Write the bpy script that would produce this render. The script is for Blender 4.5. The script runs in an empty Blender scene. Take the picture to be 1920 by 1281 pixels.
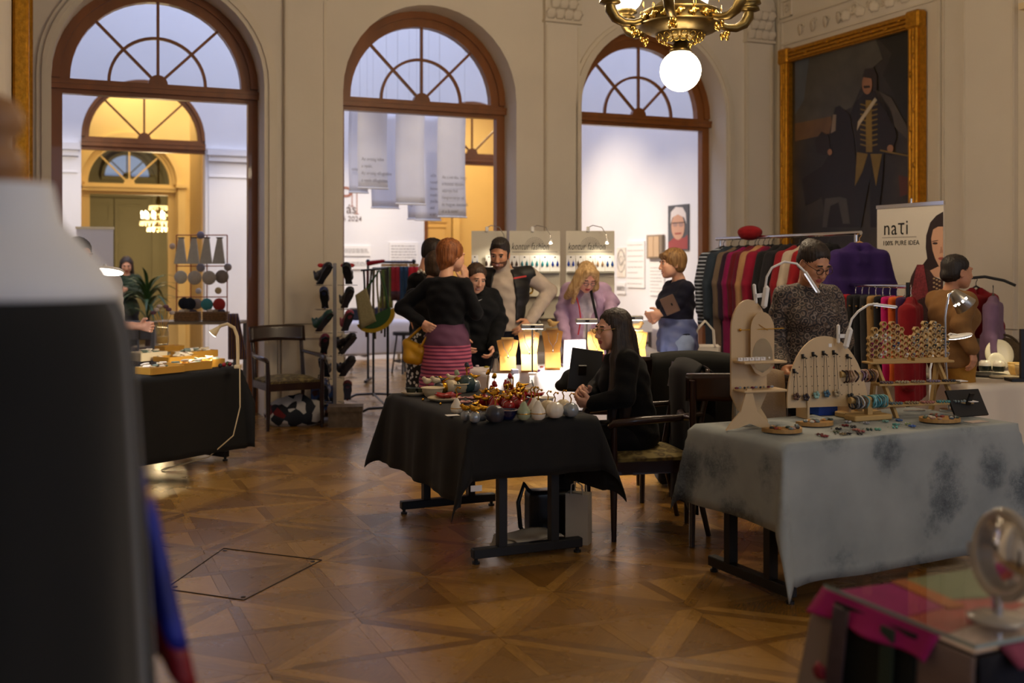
import bpy, bmesh, math, random
import numpy as np
from mathutils import Vector, Matrix

random.seed(7)
SC = bpy.context.scene
COL = SC.collection

# ------------------------------------------------------------------ camera, world, lights, exposure
FPX = 2000.0; EYE = 1.54; HY = 500.0
cam_d = bpy.data.cameras.new('camera'); cam = bpy.data.objects.new('camera', cam_d); COL.objects.link(cam)
cam.location = (0, 0, EYE); cam.rotation_euler = (math.pi/2, 0, 0)
cam_d.sensor_width = 36; cam_d.lens = FPX/1920*36; cam_d.shift_y = -(640.5-HY)/1920
cam_d.clip_start = 0.05; cam_d.clip_end = 100
cam_d.dof.use_dof = True; cam_d.dof.focus_distance = 6.3; cam_d.dof.aperture_fstop = 1.8
SC.camera = cam
SC.view_settings.view_transform = 'Standard'; SC.view_settings.look = 'None'
SC.view_settings.gamma = 1; SC.view_settings.use_curve_mapping = False
SC.view_settings.exposure = 0.0

W = bpy.data.worlds.new('world'); SC.world = W; W.use_nodes = True
W.node_tree.nodes['Background'].inputs[0].default_value = (0.30, 0.42, 0.75, 1)
W.node_tree.nodes['Background'].inputs[1].default_value = 0.5

AW = math.radians(23.46)                       # the hall is turned by this angle to the camera
EU = Vector((math.cos(AW), math.sin(AW), 0)); EV = Vector((-math.sin(AW), math.cos(AW), 0))
def uv(u, v, z=0): return EU*u + EV*v + Vector((0, 0, z))
def at(px, py, Y): return Vector(((px-960)*Y/FPX, Y, EYE-(py-HY)*Y/FPX))
def onz(px, py, z): return at(px, py, (EYE-z)*FPX/(py-HY))

def area(name, loc, direction, sx, sy, power, col):
    l = bpy.data.lights.new(name, 'AREA'); l.shape = 'RECTANGLE'; l.size = sx; l.size_y = sy
    l.energy = power; l.color = col
    o = bpy.data.objects.new(name, l); COL.objects.link(o); o.location = loc
    o.rotation_euler = Vector(direction).to_track_quat('-Z', 'Y').to_euler(); return o
def spot(name, loc, target, power, col, ang=60, blend=.6, r=.03):
    l = bpy.data.lights.new(name, 'SPOT'); l.energy = power; l.color = col; l.spot_size = math.radians(ang)
    l.spot_blend = blend; l.shadow_soft_size = r
    o = bpy.data.objects.new(name, l); COL.objects.link(o); o.location = loc
    o.rotation_euler = (Vector(target)-Vector(loc)).to_track_quat('-Z', 'Y').to_euler(); return o
def point(name, loc, power, col, r=.05):
    l = bpy.data.lights.new(name, 'POINT'); l.energy = power; l.color = col; l.shadow_soft_size = r
    o = bpy.data.objects.new(name, l); COL.objects.link(o); o.location = loc; return o

COOL = (0.62, 0.72, 1.0); WARM = (1.0, 0.77, 0.50)
# daylight through the three tall windows of the wall behind the camera
for i, u in enumerate((0.6, 4.0, 7.2)):
    area('window_daylight', uv(u, -3.9, 2.7), EV, 1.5, 3.2, 36, (0.66, 0.78, 1.0))
# skylight and spots of the white gallery behind the arches
area('gallery_skylight', uv(3.6, 14.4, 8.3), (0, 0, -1), 9.0, 4.4, 440, (0.58, 0.66, 1.0))
for u, v in ((0.2, 13.2), (2.9, 15.3), (4.3, 15.3), (5.5, 15.3)):
    spot('gallery_spot', uv(u, v, 4.6), uv(u, 17.2, 1.3), 520 if v < 14 else 260, (1, .82, .58), 56, .9, .06)
spot('gallery_spot', uv(5.0, 15.2, 4.6), uv(8.4, 15.2, 1.2), 700, (1, .82, .58), 66, .9, .06)
spot('gallery_spot', uv(5.0, 13.4, 4.6), uv(8.4, 13.2, 0.9), 380, (1, .82, .58), 56, .9, .06)
for u in (3.1, 4.6): spot('gallery_spot', uv(u, 11.9, 4.9), uv(u+.3, 14.0, 2.7), 110, (1, .84, .64), 38, .9, .05)
# warm rooms further back
area('yellow_room_lamp', uv(2.8, 19.0, 4.9), (0, 0, -1), 5.0, 1.6, 150, (1, .76, .42))
area('yellow_room_lamp', uv(7.2, 19.0, 4.9), (0, 0, -1), 2.0, 1.6, 95, (1, .76, .42))

# ------------------------------------------------------------------ helpers: materials
def lin(c):
    if isinstance(c, str):
        c = tuple(int(c[i:i+2], 16)/255 for i in (0, 2, 4))
    return tuple((x/12.92 if x <= .04045 else ((x+.055)/1.055)**2.4) for x in c[:3]) + (1,)
MATS = {}
def mat(name, col='808080', rough=.6, metal=0, var=0.0, vs=6, bump=0, bs=60, emit=0, ecol=None, trans=0, coat=0, sheen=0, ior=1.45, stretch=None, rnd=0, spec=.5, alpha=1, sss=0):
    if name in MATS: return MATS[name]
    m = bpy.data.materials.new(name); m.use_nodes = True; MATS[name] = m
    nt = m.node_tree; N = nt.nodes; L = nt.links; b = N['Principled BSDF']
    c = lin(col)
    b.inputs['Base Color'].default_value = c; b.inputs['Roughness'].default_value = rough
    b.inputs['Metallic'].default_value = metal; b.inputs['IOR'].default_value = ior
    b.inputs['Transmission Weight'].default_value = trans; b.inputs['Coat Weight'].default_value = coat
    b.inputs['Sheen Weight'].default_value = sheen; b.inputs['Specular IOR Level'].default_value = spec
    b.inputs['Alpha'].default_value = alpha
    if sss:
        b.inputs['Subsurface Weight'].default_value = sss; b.inputs['Subsurface Radius'].default_value = (.012, .005, .003); b.inputs['Subsurface Scale'].default_value = 1
    if emit:
        b.inputs['Emission Color'].default_value = lin(ecol or col); b.inputs['Emission Strength'].default_value = emit
    if var or bump:
        tc = N.new('ShaderNodeTexCoord'); mp = N.new('ShaderNodeMapping')
        L.new(tc.outputs['Object'], mp.inputs[0])
        if stretch: mp.inputs['Scale'].default_value = stretch
    if var:
        n = N.new('ShaderNodeTexNoise'); n.inputs['Scale'].default_value = vs; n.inputs['Detail'].default_value = 4
        L.new(mp.outputs[0], n.inputs[0])
        r = N.new('ShaderNodeMapRange'); r.inputs[1].default_value = .25; r.inputs[2].default_value = .75
        r.inputs[3].default_value = 1-var; r.inputs[4].default_value = 1+var
        L.new(n.outputs[0], r.inputs[0])
        last = r.outputs[0]
        if rnd:
            oi = N.new('ShaderNodeObjectInfo'); r2 = N.new('ShaderNodeMapRange'); r2.inputs[3].default_value = 1-rnd; r2.inputs[4].default_value = 1+rnd
            L.new(oi.outputs['Random'], r2.inputs[0]); mm = N.new('ShaderNodeMath'); mm.operation = 'MULTIPLY'
            L.new(last, mm.inputs[0]); L.new(r2.outputs[0], mm.inputs[1]); last = mm.outputs[0]
        v = N.new('ShaderNodeVectorMath'); v.operation = 'SCALE'; v.inputs[0].default_value = c[:3]
        L.new(last, v.inputs['Scale']); L.new(v.outputs[0], b.inputs['Base Color'])
    if bump:
        n2 = N.new('ShaderNodeTexNoise'); n2.inputs['Scale'].default_value = bs; n2.inputs['Detail'].default_value = 3
        L.new(mp.outputs[0], n2.inputs[0])
        bp = N.new('ShaderNodeBump'); bp.inputs['Strength'].default_value = bump; bp.inputs['Distance'].default_value = .01
        L.new(n2.outputs[0], bp.inputs['Height']); L.new(bp.outputs[0], b.inputs['Normal'])
    return m
def ramp_mat(name, texfn, stops, rough=.7, bump=0, const=False, sheen=0, metal=0):
    """texfn(N, L, coord socket) -> value socket; stops [(pos, hex)]"""
    if name in MATS: return MATS[name]
    m = bpy.data.materials.new(name); m.use_nodes = True; MATS[name] = m
    nt = m.node_tree; N = nt.nodes; L = nt.links; b = N['Principled BSDF']
    b.inputs['Roughness'].default_value = rough; b.inputs['Sheen Weight'].default_value = sheen; b.inputs['Metallic'].default_value = metal
    tc = N.new('ShaderNodeTexCoord'); val = texfn(N, L, tc)
    cr = N.new('ShaderNodeValToRGB'); cr.color_ramp.interpolation = 'CONSTANT' if const else 'LINEAR'
    e = cr.color_ramp.elements
    while len(e) < len(stops): e.new(.5)
    for q, (p, h) in zip(e, stops): q.position = p; q.color = lin(h)
    L.new(val, cr.inputs[0]); L.new(cr.outputs[0], b.inputs['Base Color'])
    if bump:
        bp = N.new('ShaderNodeBump'); bp.inputs['Strength'].default_value = bump; bp.inputs['Distance'].default_value = .01
        L.new(val, bp.inputs['Height']); L.new(bp.outputs[0], b.inputs['Normal'])
    return m
def noise(N, L, src, scale, detail=4, stretch=None, dist=0):
    if stretch:
        mp = N.new('ShaderNodeMapping'); mp.inputs['Scale'].default_value = stretch; L.new(src, mp.inputs[0]); src = mp.outputs[0]
    n = N.new('ShaderNodeTexNoise'); n.inputs['Scale'].default_value = scale; n.inputs['Detail'].default_value = detail
    n.inputs['Distortion'].default_value = dist
    L.new(src, n.inputs[0]); return n.outputs[0]
def wave(N, L, src, scale, axis='Z', dist=0, detail=2):
    n = N.new('ShaderNodeTexWave'); n.bands_direction = axis; n.inputs['Scale'].default_value = scale
    n.inputs['Distortion'].default_value = dist; n.inputs['Detail'].default_value = detail
    L.new(src, n.inputs[0]); return n.outputs['Fac']
def voro(N, L, src, scale, out='Distance', feature='F1'):
    n = N.new('ShaderNodeTexVoronoi'); n.inputs['Scale'].default_value = scale; n.feature = feature
    L.new(src, n.inputs[0]); return n.outputs[out]
def math2(N, L, op, a, b):
    n = N.new('ShaderNodeMath'); n.operation = op
    for i, x in enumerate((a, b)):
        if hasattr(x, 'links'): L.new(x, n.inputs[i])
        else: n.inputs[i].default_value = x
    return n.outputs[0]

# ------------------------------------------------------------------ helpers: meshes
RX = lambda a: Matrix.Rotation(math.radians(a), 4, 'X')
RY = lambda a: Matrix.Rotation(math.radians(a), 4, 'Y')
RZ = lambda a: Matrix.Rotation(math.radians(a), 4, 'Z')
T = lambda x, y, z: Matrix.Translation((x, y, z))
class MB:
    def __init__(s): s.v = []; s.f = []; s.m = []; s.uvs = None; s.smooth = []
    def add(s, vs, fs, mi=0, M=None, sm=False):
        o = len(s.v)
        for p in vs:
            p = Vector(p); s.v.append(tuple(M @ p) if M is not None else tuple(p))
        for f in fs: s.f.append(tuple(o+i for i in f)); s.m.append(mi); s.smooth.append(sm)
        return s
    def box(s, c, d, mi=0, M=None, bev=0):
        x, y, z = d[0]/2, d[1]/2, d[2]/2
        if bev:
            b = min(bev, x*.9, y*.9, z*.9); vs = []; 
            # chamfered box by convex hull of 24 points
            bm = bmesh.new()
            for sx in (-1, 1):
                for sy in (-1, 1):
                    for sz in (-1, 1):
                        bm.verts.new((sx*(x-b), sy*(y-b), sz*z)); bm.verts.new((sx*(x-b), sy*y, sz*(z-b))); bm.verts.new((sx*x, sy*(y-b), sz*(z-b)))
            bmesh.ops.convex_hull(bm, input=bm.verts); bmesh.ops.dissolve_limit(bm, angle_limit=.05, verts=bm.verts, edges=bm.edges)
            bm.verts.index_update()
            vs = [(v.co.x+c[0], v.co.y+c[1], v.co.z+c[2]) for v in bm.verts]; fs = [tuple(v.index for v in f.verts) for f in bm.faces]; bm.free()
            return s.add(vs, fs, mi, M)
        vs = [(c[0]+a*x, c[1]+b_*y, c[2]+e*z) for a in (-1, 1) for b_ in (-1, 1) for e in (-1, 1)]
        return s.add(vs, [(0, 1, 3, 2), (4, 6, 7, 5), (0, 4, 5, 1), (2, 3, 7, 6), (0, 2, 6, 4), (1, 5, 7, 3)], mi, M)
    def cyl(s, p0, p1, r0, r1=None, n=12, mi=0, M=None, caps=True, sm=True):
        r1 = r0 if r1 is None else r1
        p0 = Vector(p0); p1 = Vector(p1); d = (p1-p0)
        q = d.to_track_quat('Z', 'Y') if d.length > 1e-9 else Vector((0, 0, 1)).to_track_quat('Z', 'Y')
        a = q @ Vector((1, 0, 0)); b = q @ Vector((0, 1, 0))
        vs = []; 
        for p, r in ((p0, r0), (p1, r1)):
            for i in range(n):
                t = 2*math.pi*i/n; vs.append(p + a*math.cos(t)*r + b*math.sin(t)*r)
        s.add(vs, [(i, (i+1) % n, n+(i+1) % n, n+i) for i in range(n)], mi, M, sm)
        if caps: s.add(vs[:n], [tuple(range(n))[::-1]], mi, M); s.add(vs[n:], [tuple(range(n))], mi, M)
        return s
    def tube(s, pts, r, n=8, mi=0, M=None, closed=False, caps=True, rs=None):
        pts = [Vector(p) for p in pts]; k = len(pts); vs = []
        up = None
        for i, p in enumerate(pts):
            if closed: d = pts[(i+1) % k]-pts[i-1]
            else: d = pts[min(i+1, k-1)]-pts[max(i-1, 0)]
            d.normalize()
            if up is None: up = d.orthogonal().normalized()
            up = (up - d*up.dot(d)); 
            if up.length < 1e-6: up = d.orthogonal()
            up.normalize(); w = d.cross(up); rr = rs[i] if rs else r
            for j in range(n):
                t = 2*math.pi*j/n; vs.append(p + up*math.cos(t)*rr + w*math.sin(t)*rr)
        fs = []
        for i in range(k if closed else k-1):
            for j in range(n):
                i2 = (i+1) % k; fs.append((i*n+j, i*n+(j+1) % n, i2*n+(j+1) % n, i2*n+j))
        s.add(vs, fs, mi, M, True)
        if caps and not closed: s.add(vs[:n], [tuple(range(n))[::-1]], mi, M); s.add(vs[-n:], [tuple(range(n))], mi, M)
        return s
    def lathe(s, prof, n=16, mi=0, M=None, sm=True, rib=None):
        vs = []; k = len(prof)
        for r, z in prof:
            for i in range(n):
                t = 2*math.pi*i/n; q = r*(rib(t) if rib else 1); vs.append((q*math.cos(t), q*math.sin(t), z))
        fs = [(a*n+i, a*n+(i+1) % n, (a+1)*n+(i+1) % n, (a+1)*n+i) for a in range(k-1) for i in range(n)]
        s.add(vs, fs, mi, M, sm)
        if prof[0][0] > 1e-4: s.add(vs[:n], [tuple(range(n))[::-1]], mi, M)
        if prof[-1][0] > 1e-4: s.add(vs[-n:], [tuple(range(n))], mi, M)
        return s
    def ball(s, c, r, n=12, mi=0, M=None):
        r = (r, r, r) if not hasattr(r, '__len__') else r
        k = max(4, n//2); vs = []; c = Vector(c)
        for a in range(k+1):
            ph = math.pi*a/k
            for i in range(n):
                t = 2*math.pi*i/n; vs.append(c+Vector((r[0]*math.sin(ph)*math.cos(t), r[1]*math.sin(ph)*math.sin(t), -r[2]*math.cos(ph))))
        fs = [(a*n+i, a*n+(i+1) % n, (a+1)*n+(i+1) % n, (a+1)*n+i) for a in range(k) for i in range(n)]
        return s.add(vs, fs, mi, M, True)
    def prism(s, poly, y0, y1, mi=0, M=None, axis='y'):
        """poly in (x,z), extruded along y (axis y) or in (x,y) along z"""
        n = len(poly)
        mk = (lambda p, q: (p[0], q, p[1])) if axis == 'y' else (lambda p, q: (p[0], p[1], q))
        vs = [mk(p, y0) for p in poly]+[mk(p, y1) for p in poly]
        fs = [tuple(range(n)), tuple(range(2*n-1, n-1, -1))]+[(i+n, (i+1) % n+n, (i+1) % n, i) for i in range(n)]
        return s.add(vs, fs, mi, M)
    def grid(s, fn, nu, nv, mi=0, M=None, sm=True, wrap=False):
        vs = [fn(i/nu, j/nv) for j in range(nv+1) for i in range(nu+1)]; w = nu+1
        return s.add(vs, [(j*w+i, j*w+i+1, (j+1)*w+i+1, (j+1)*w+i) for j in range(nv) for i in range(nu)], mi, M, sm)
    def sheet(s, fn, nu, nv, th, mi=0, M=None):
        """a thin cloth: grid and its copy shifted by th along the normal, edges closed"""
        P = [[Vector(fn(i/nu, j/nv)) for i in range(nu+1)] for j in range(nv+1)]; w = nu+1
        top = []; bot = []
        for j in range(nv+1):
            for i in range(nu+1):
                a = P[j][min(i+1, nu)]-P[j][max(i-1, 0)]; b = P[min(j+1, nv)][i]-P[max(j-1, 0)][i]
                n = a.cross(b); n = n.normalized() if n.length > 1e-12 else Vector((0, 0, 1))
                top.append(P[j][i]+n*th/2); bot.append(P[j][i]-n*th/2)
        K = len(top); fs = []
        for j in range(nv):
            for i in range(nu):
                q = (j*w+i, j*w+i+1, (j+1)*w+i+1, (j+1)*w+i); fs.append(q); fs.append(tuple(K+x for x in q[::-1]))
        ring = [i for i in range(nu)]+[j*w+nu for j in range(nv)]+[nv*w+i for i in range(nu, 0, -1)]+[j*w for j in range(nv, 0, -1)]
        for a, b in zip(ring, ring[1:]+ring[:1]): fs.append((b, a, K+a, K+b))
        return s.add(top+bot, fs, mi, M, True)
    def mesh(s, name, mats):
        me = bpy.data.meshes.new(name); me.from_pydata(s.v, [], s.f)
        for m in (mats if isinstance(mats, (list, tuple)) else [mats]): me.materials.append(m)
        me.polygons.foreach_set('material_index', s.m); me.polygons.foreach_set('use_smooth', s.smooth)
        me.update(); return me
    def build(s, name, mats, parent=None, M=None):
        o = bpy.data.objects.new(name, s.mesh(name, mats)); COL.objects.link(o)
        if parent: o.parent = parent
        if M is not None: o.matrix_local = M
        return o
def link(name, me, parent=None, M=None):
    o = bpy.data.objects.new(name, me); COL.objects.link(o)
    if parent: o.parent = parent
    if M is not None: o.matrix_local = M
    return o
def thing(name, label, cat, loc=(0, 0, 0), rotz=0, group=None):
    o = bpy.data.objects.new(name, None); COL.objects.link(o); o.empty_display_size = .05
    o.location = loc; o.rotation_euler = (0, 0, math.radians(rotz)); o['label'] = label; o['category'] = cat
    if group: o['group'] = group
    return o
def tag(o, label, cat, group=None):
    o['label'] = label; o['category'] = cat
    if group: o['group'] = group
    return o
def struct(name, loc=(0, 0, 0), rotz=0):
    o = bpy.data.objects.new(name, None); COL.objects.link(o); o.empty_display_size = .1
    o.location = loc; o.rotation_euler = (0, 0, math.radians(rotz)); o['kind'] = 'structure'; return o
def place(o, loc, rotz=0): o.location = loc; o.rotation_euler = (0, 0, math.radians(rotz)); return o
def dup(root, loc, rotz=0, label=None, scale=None):
    r = root.copy(); COL.objects.link(r); r.location = loc; r.rotation_euler = (0, 0, math.radians(rotz))
    if scale: r.scale = scale if hasattr(scale, '__len__') else (scale,)*3
    if label: r['label'] = label
    for ch in list(root.children):
        c = ch.copy(); COL.objects.link(c); c.parent = r
        for g in list(ch.children):
            d = g.copy(); COL.objects.link(d); d.parent = c
    return r
def text(body, size, mt, parent, M, name='lettering', shear=0, ext=.0006, align='LEFT', sx=1, space=1):
    cu = bpy.data.curves.new(name, 'FONT'); cu.body = body; cu.size = size; cu.extrude = ext; cu.shear = shear; cu.align_x = align
    cu.resolution_u = 3; cu.space_character = space
    t = bpy.data.objects.new(name, cu); COL.objects.link(t)
    dg = bpy.context.evaluated_depsgraph_get(); dg.update()
    me = bpy.data.meshes.new_from_object(t.evaluated_get(dg)); bpy.data.objects.remove(t); bpy.data.curves.remove(cu)
    me.materials.clear(); me.materials.append(mt); me.name = name
    if sx != 1: me.transform(Matrix.Diagonal((sx, 1, 1, 1)))
    return link(name, me, parent, M)
UPR = RX(90)                    # text / flat things stood upright, facing -y
GLASS = mat('clear_glass', 'ffffff', .02, trans=1, ior=1.45)
def pane_mat():
    m = bpy.data.materials.new('thin_pane'); m.use_nodes = True; N = m.node_tree.nodes; L = m.node_tree.links
    N.remove(N['Principled BSDF']); t = N.new('ShaderNodeBsdfTransparent'); t.inputs[0].default_value = (.93, .95, .97, 1)
    g = N.new('ShaderNodeBsdfGlossy'); g.inputs['Roughness'].default_value = .03
    fr = N.new('ShaderNodeFresnel'); fr.inputs[0].default_value = 1.45; mx = N.new('ShaderNodeMixShader')
    gm = N.new('ShaderNodeNewGeometry'); iv = math2(N, L, 'SUBTRACT', 1.0, gm.outputs['Backfacing']); L.new(math2(N, L, 'MULTIPLY', fr.outputs[0], iv), mx.inputs[0]); L.new(t.outputs[0], mx.inputs[1]); L.new(g.outputs[0], mx.inputs[2])
    L.new(mx.outputs[0], N['Material Output'].inputs[0]); return m
PANE = pane_mat()

# ------------------------------------------------------------------ helpers: smooth solids from distance fields
def surfnet(f, org, res):
    s = f < 0
    c = np.zeros(tuple(x-1 for x in f.shape), np.int8)
    for a in (0, 1):
        for b in (0, 1):
            for d in (0, 1): c += s[a:f.shape[0]-1+a, b:f.shape[1]-1+b, d:f.shape[2]-1+d]
    act = (c > 0) & (c < 8); ai = np.argwhere(act); n = len(ai)
    idx = np.full(c.shape, -1, np.int32); idx[act] = np.arange(n)
    acc = np.zeros((n, 3)); cnt = np.zeros(n); CR = [(a, b, d) for a in (0, 1) for b in (0, 1) for d in (0, 1)]
    vals = {o: f[ai[:, 0]+o[0], ai[:, 1]+o[1], ai[:, 2]+o[2]] for o in CR}
    for o in CR:
        for ax in range(3):
            if o[ax] == 0:
                o2 = list(o); o2[ax] = 1; o2 = tuple(o2); f0 = vals[o]; f1 = vals[o2]; m = (f0 < 0) != (f1 < 0)
                t = f0[m]/(f0[m]-f1[m]); p = np.repeat(np.array([o], float), m.sum(), 0); p[:, ax] += t
                acc[m] += p; cnt[m] += 1
    V = np.array(org)+(ai+acc/cnt[:, None])*res
    F = []
    S = s
    for ax in range(3):
        sl0 = [slice(1, -1)]*3; sl1 = [slice(1, -1)]*3; sl0[ax] = slice(0, -1); sl1[ax] = slice(1, None)
        a = S[tuple(sl0)]; b = S[tuple(sl1)]; w = np.argwhere(a != b)
        if not len(w): continue
        ins = a[w[:, 0], w[:, 1], w[:, 2]]
        i = w.copy(); o1 = np.zeros(3, int); o2 = np.zeros(3, int); o1[(ax+1) % 3] = 1; o2[(ax+2) % 3] = 1
        g = lambda q: idx[q[:, 0], q[:, 1], q[:, 2]]
        q = np.stack([g(i), g(i+o1), g(i+o1+o2), g(i+o2)], 1)
        q[~ins] = q[~ins][:, ::-1]; F.append(q)
    return V, np.concatenate(F)
class SDF:
    def __init__(s, k=.02): s.p = []; s.k = k
    def rc(s, a, b, ra, rb=None, k=None, sub=False):
        s.p.append(('c', np.array(a, float), np.array(b, float), ra, ra if rb is None else rb, s.k if k is None else k, sub)); return s
    def el(s, c, r, R=None, k=None, sub=False):
        r = (r, r, r) if not hasattr(r, '__len__') else r
        s.p.append(('e', np.array(c, float), np.array(r, float), None if R is None else np.array(R)[:3, :3], 0, s.k if k is None else k, sub)); return s
    def bx(s, c, r, R=None, rd=.01, k=None, sub=False):
        s.p.append(('b', np.array(c, float), np.array(r, float), None if R is None else np.array(R)[:3, :3], rd, s.k if k is None else k, sub)); return s
    def mesh(s, res):
        lo = np.full(3, 1e9); hi = -lo; bbs = []
        for t in s.p:
            if t[0] == 'c':
                r = max(t[3], t[4]); l = np.minimum(t[1], t[2])-r; h = np.maximum(t[1], t[2])+r
            else:
                e = t[2]+(t[4] if t[0] == 'b' else 0)
                e = np.abs(t[3]) @ e if t[3] is not None else e
                l = t[1]-e; h = t[1]+e
            bbs.append((l, h))
            if not t[6]: lo = np.minimum(lo, l); hi = np.maximum(hi, h)
        lo -= 3*res; hi += 3*res; n = np.ceil((hi-lo)/res).astype(int)+1
        f = np.full(tuple(n), 1.0, np.float32)
        for t, (l, h) in zip(s.p, bbs):
            k = t[5]; m = k+2*res
            i0 = np.clip(np.floor((l-m-lo)/res).astype(int), 0, n-1); i1 = np.clip(np.ceil((h+m-lo)/res).astype(int)+1, 1, n)
            if (i1 <= i0).any(): continue
            g = [lo[q]+np.arange(i0[q], i1[q])*res for q in range(3)]
            P = np.stack(np.meshgrid(*g, indexing='ij'), -1)
            if t[0] == 'c':
                ba = t[2]-t[1]; pa = P-t[1]; L2 = max(ba @ ba, 1e-12); tt = np.clip((pa @ ba)/L2, 0, 1)
                d = np.linalg.norm(pa-tt[..., None]*ba, axis=-1)-(t[3]+(t[4]-t[3])*tt)
            else:
                q = P-t[1]
                if t[3] is not None: q = q @ t[3]
                if t[0] == 'e':
                    k0 = np.linalg.norm(q/t[2], axis=-1); k1 = np.linalg.norm(q/(t[2]**2), axis=-1)+1e-9; d = k0*(k0-1)/k1
                else:
                    w = np.abs(q)-(t[2]); d = np.linalg.norm(np.maximum(w, 0), axis=-1)+np.minimum(w.max(-1), 0)-t[4]
            sl = tuple(slice(a, b) for a, b in zip(i0, i1)); F = f[sl]
            if t[6]:
                d = -d
                hh = np.clip(.5-.5*(F-d)/k, 0, 1) if k > 0 else (d > F)*1.
                f[sl] = F*(1-hh)+d*hh+k*hh*(1-hh)
            else:
                hh = np.clip(.5+.5*(F-d)/k, 0, 1) if k > 0 else (d < F)*1.
                f[sl] = F*(1-hh)+d*hh-k*hh*(1-hh)
        return surfnet(f, lo, res)
def np_mesh(name, V, F, mats, mi=None):
    me = bpy.data.meshes.new(name); me.vertices.add(len(V)); me.vertices.foreach_set('co', np.asarray(V, np.float32).ravel())
    me.loops.add(len(F)*4); me.loops.foreach_set('vertex_index', np.asarray(F, np.int32).ravel())
    me.polygons.add(len(F)); me.polygons.foreach_set('loop_start', np.arange(len(F), dtype=np.int32)*4)
    for m in (mats if isinstance(mats, (list, tuple)) else [mats]): me.materials.append(m)
    if mi is not None: me.polygons.foreach_set('material_index', np.asarray(mi, np.int32))
    me.polygons.foreach_set('use_smooth', np.ones(len(F), bool)); me.update(calc_edges=True); me.validate(); return me
def sdf_obj(name, sdf, res, mats, parent=None, M=None, mifn=None, warp=None):
    V, F = sdf.mesh(res)
    if warp is not None: V = warp(V)
    mi = mifn(V[F].mean(1)) if mifn else None
    return link(name, np_mesh(name, V, F, mats, mi), parent, M)
# ================================================================== THE HALL (structure)
PLASTER = mat('cream_plaster', 'd6ccbc', .75, var=.05, vs=1.2, bump=.05, bs=30)
PLASTER2 = mat('cream_moulding', 'd4c9b6', .6, var=.04, vs=3)
WHITEW = mat('gallery_white', 'e6e4e2', .8, var=.02, vs=2)
YELW = mat('ochre_paint', 'd9bb80', .6, var=.05, vs=2)
CREAMY = mat('cream_yellow_paint', 'e3c98e', .55, var=.04, vs=2)
OLIVE = mat('olive_grey_paint', '8d8568', .6, var=.04, vs=2)
WOODF = mat('brown_oak_frame', '7f4a1a', .38, var=.25, vs=5, stretch=(1, 1, .15), coat=.2)
DARKW = mat('dark_stained_wood', '2a1712', .3, var=.2, vs=8, coat=.3)
BLACKM = mat('black_powdercoat', '15161a', .45)
CHROME = mat('chrome', 'd5d5d8', .12, metal=1)
BRASS = mat('antique_brass', '6b5a36', .38, metal=1, var=.25, vs=12)
GILT = mat('gilded_wood', 'b8801f', .38, metal=.75, var=.3, vs=25, bump=.3, bs=60)

HALL_R, HALL_L, V0 = 8.40, -.25, 11.05
ARCH = [1.02, 3.85, 6.66]; AH = 1.0; SPR = 3.40; DEP = .48; TOPZ = 6.0

def arch_wall(name, u0, u1, v, th, centres, half, spr, top, m, lower=None):
    """straight wall along u with round-headed openings, real thickness; local frame x=u y=v"""
    b = MB(); ns = 20
    xs = [u0]
    for c in centres: xs += [c-half, c+half]
    xs.append(u1)
    for k in range(0, len(xs), 2):
        a, e = xs[k], xs[k+1]; b.box(((a+e)/2, th/2, spr/2), (e-a, th, spr))
        b.box(((a+e)/2, th/2, (spr+top)/2), (e-a, th, top-spr))
    for c in centres:
        for y, fl in ((0, 1), (th, -1)):
            vs = []
            for i in range(ns+1):
                t = math.pi*i/ns; x = c-half*math.cos(t); z = spr+half*math.sin(t); vs += [(x, y, z), (x, y, top)]
            b.add(vs, [((2*i, 2*i+2, 2*i+3, 2*i+1)[::fl]) for i in range(ns)])
        vs = []
        for i in range(ns+1):
            t = math.pi*i/ns; vs += [(c-half*math.cos(t), 0, spr+half*math.sin(t)), (c-half*math.cos(t), th, spr+half*math.sin(t))]
        b.add(vs, [(2*i, 2*i+1, 2*i+3, 2*i+2) for i in range(ns)], 0, None, True)
    o = b.build(name, m, None, Matrix.Translation(uv(0, v)) @ Matrix.Rotation(AW, 4, 'Z')); o['kind'] = 'structure'; return o
wall_back = arch_wall('wall_back', HALL_L, HALL_R, V0, DEP, ARCH, AH, SPR, TOPZ, PLASTER)
MW = Matrix.Translation(uv(0, V0)) @ Matrix.Rotation(AW, 4, 'Z')      # frame of the arch wall: x = u, y = v - V0

def arc_strip(b, c, r0, r1, y0, y1, z0, ns=24, mi=0, a0=0, a1=math.pi, M=None):
    vs = []
    for i in range(ns+1):
        t = a0+(a1-a0)*i/ns; cs, sn = -math.cos(t), math.sin(t)
        vs += [(c+r0*cs, y0, z0+r0*sn), (c+r1*cs, y0, z0+r1*sn), (c+r1*cs, y1, z0+r1*sn), (c+r0*cs, y1, z0+r0*sn)]
    fs = [(4*i+a, 4*i+(a+1) % 4, 4*i+4+(a+1) % 4, 4*i+4+a)[::-1] for i in range(ns) for a in range(4)]
    fs += [(0, 1, 2, 3), (4*ns+3, 4*ns+2, 4*ns+1, 4*ns)]
    b.add(vs, fs, mi, M)
# mouldings round the first and third arch, three stepped bands
tn = 1
for c in (ARCH[0], ARCH[2]):
    tr = MB()
    for r0, r1, y in ((AH, AH+.045, -.035), (AH+.045, AH+.085, -.055), (AH+.085, AH+.13, -.03)):
        arc_strip(tr, c, r0, r1, y, 0, SPR)
        for s in (-1, 1): tr.box((c+s*(r0+r1)/2, y/2, SPR/2), (r1-r0, -y, SPR))
    o = tr.build('trim_%d' % tn, PLASTER2, None, MW); o['kind'] = 'structure'; tn += 1
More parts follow.
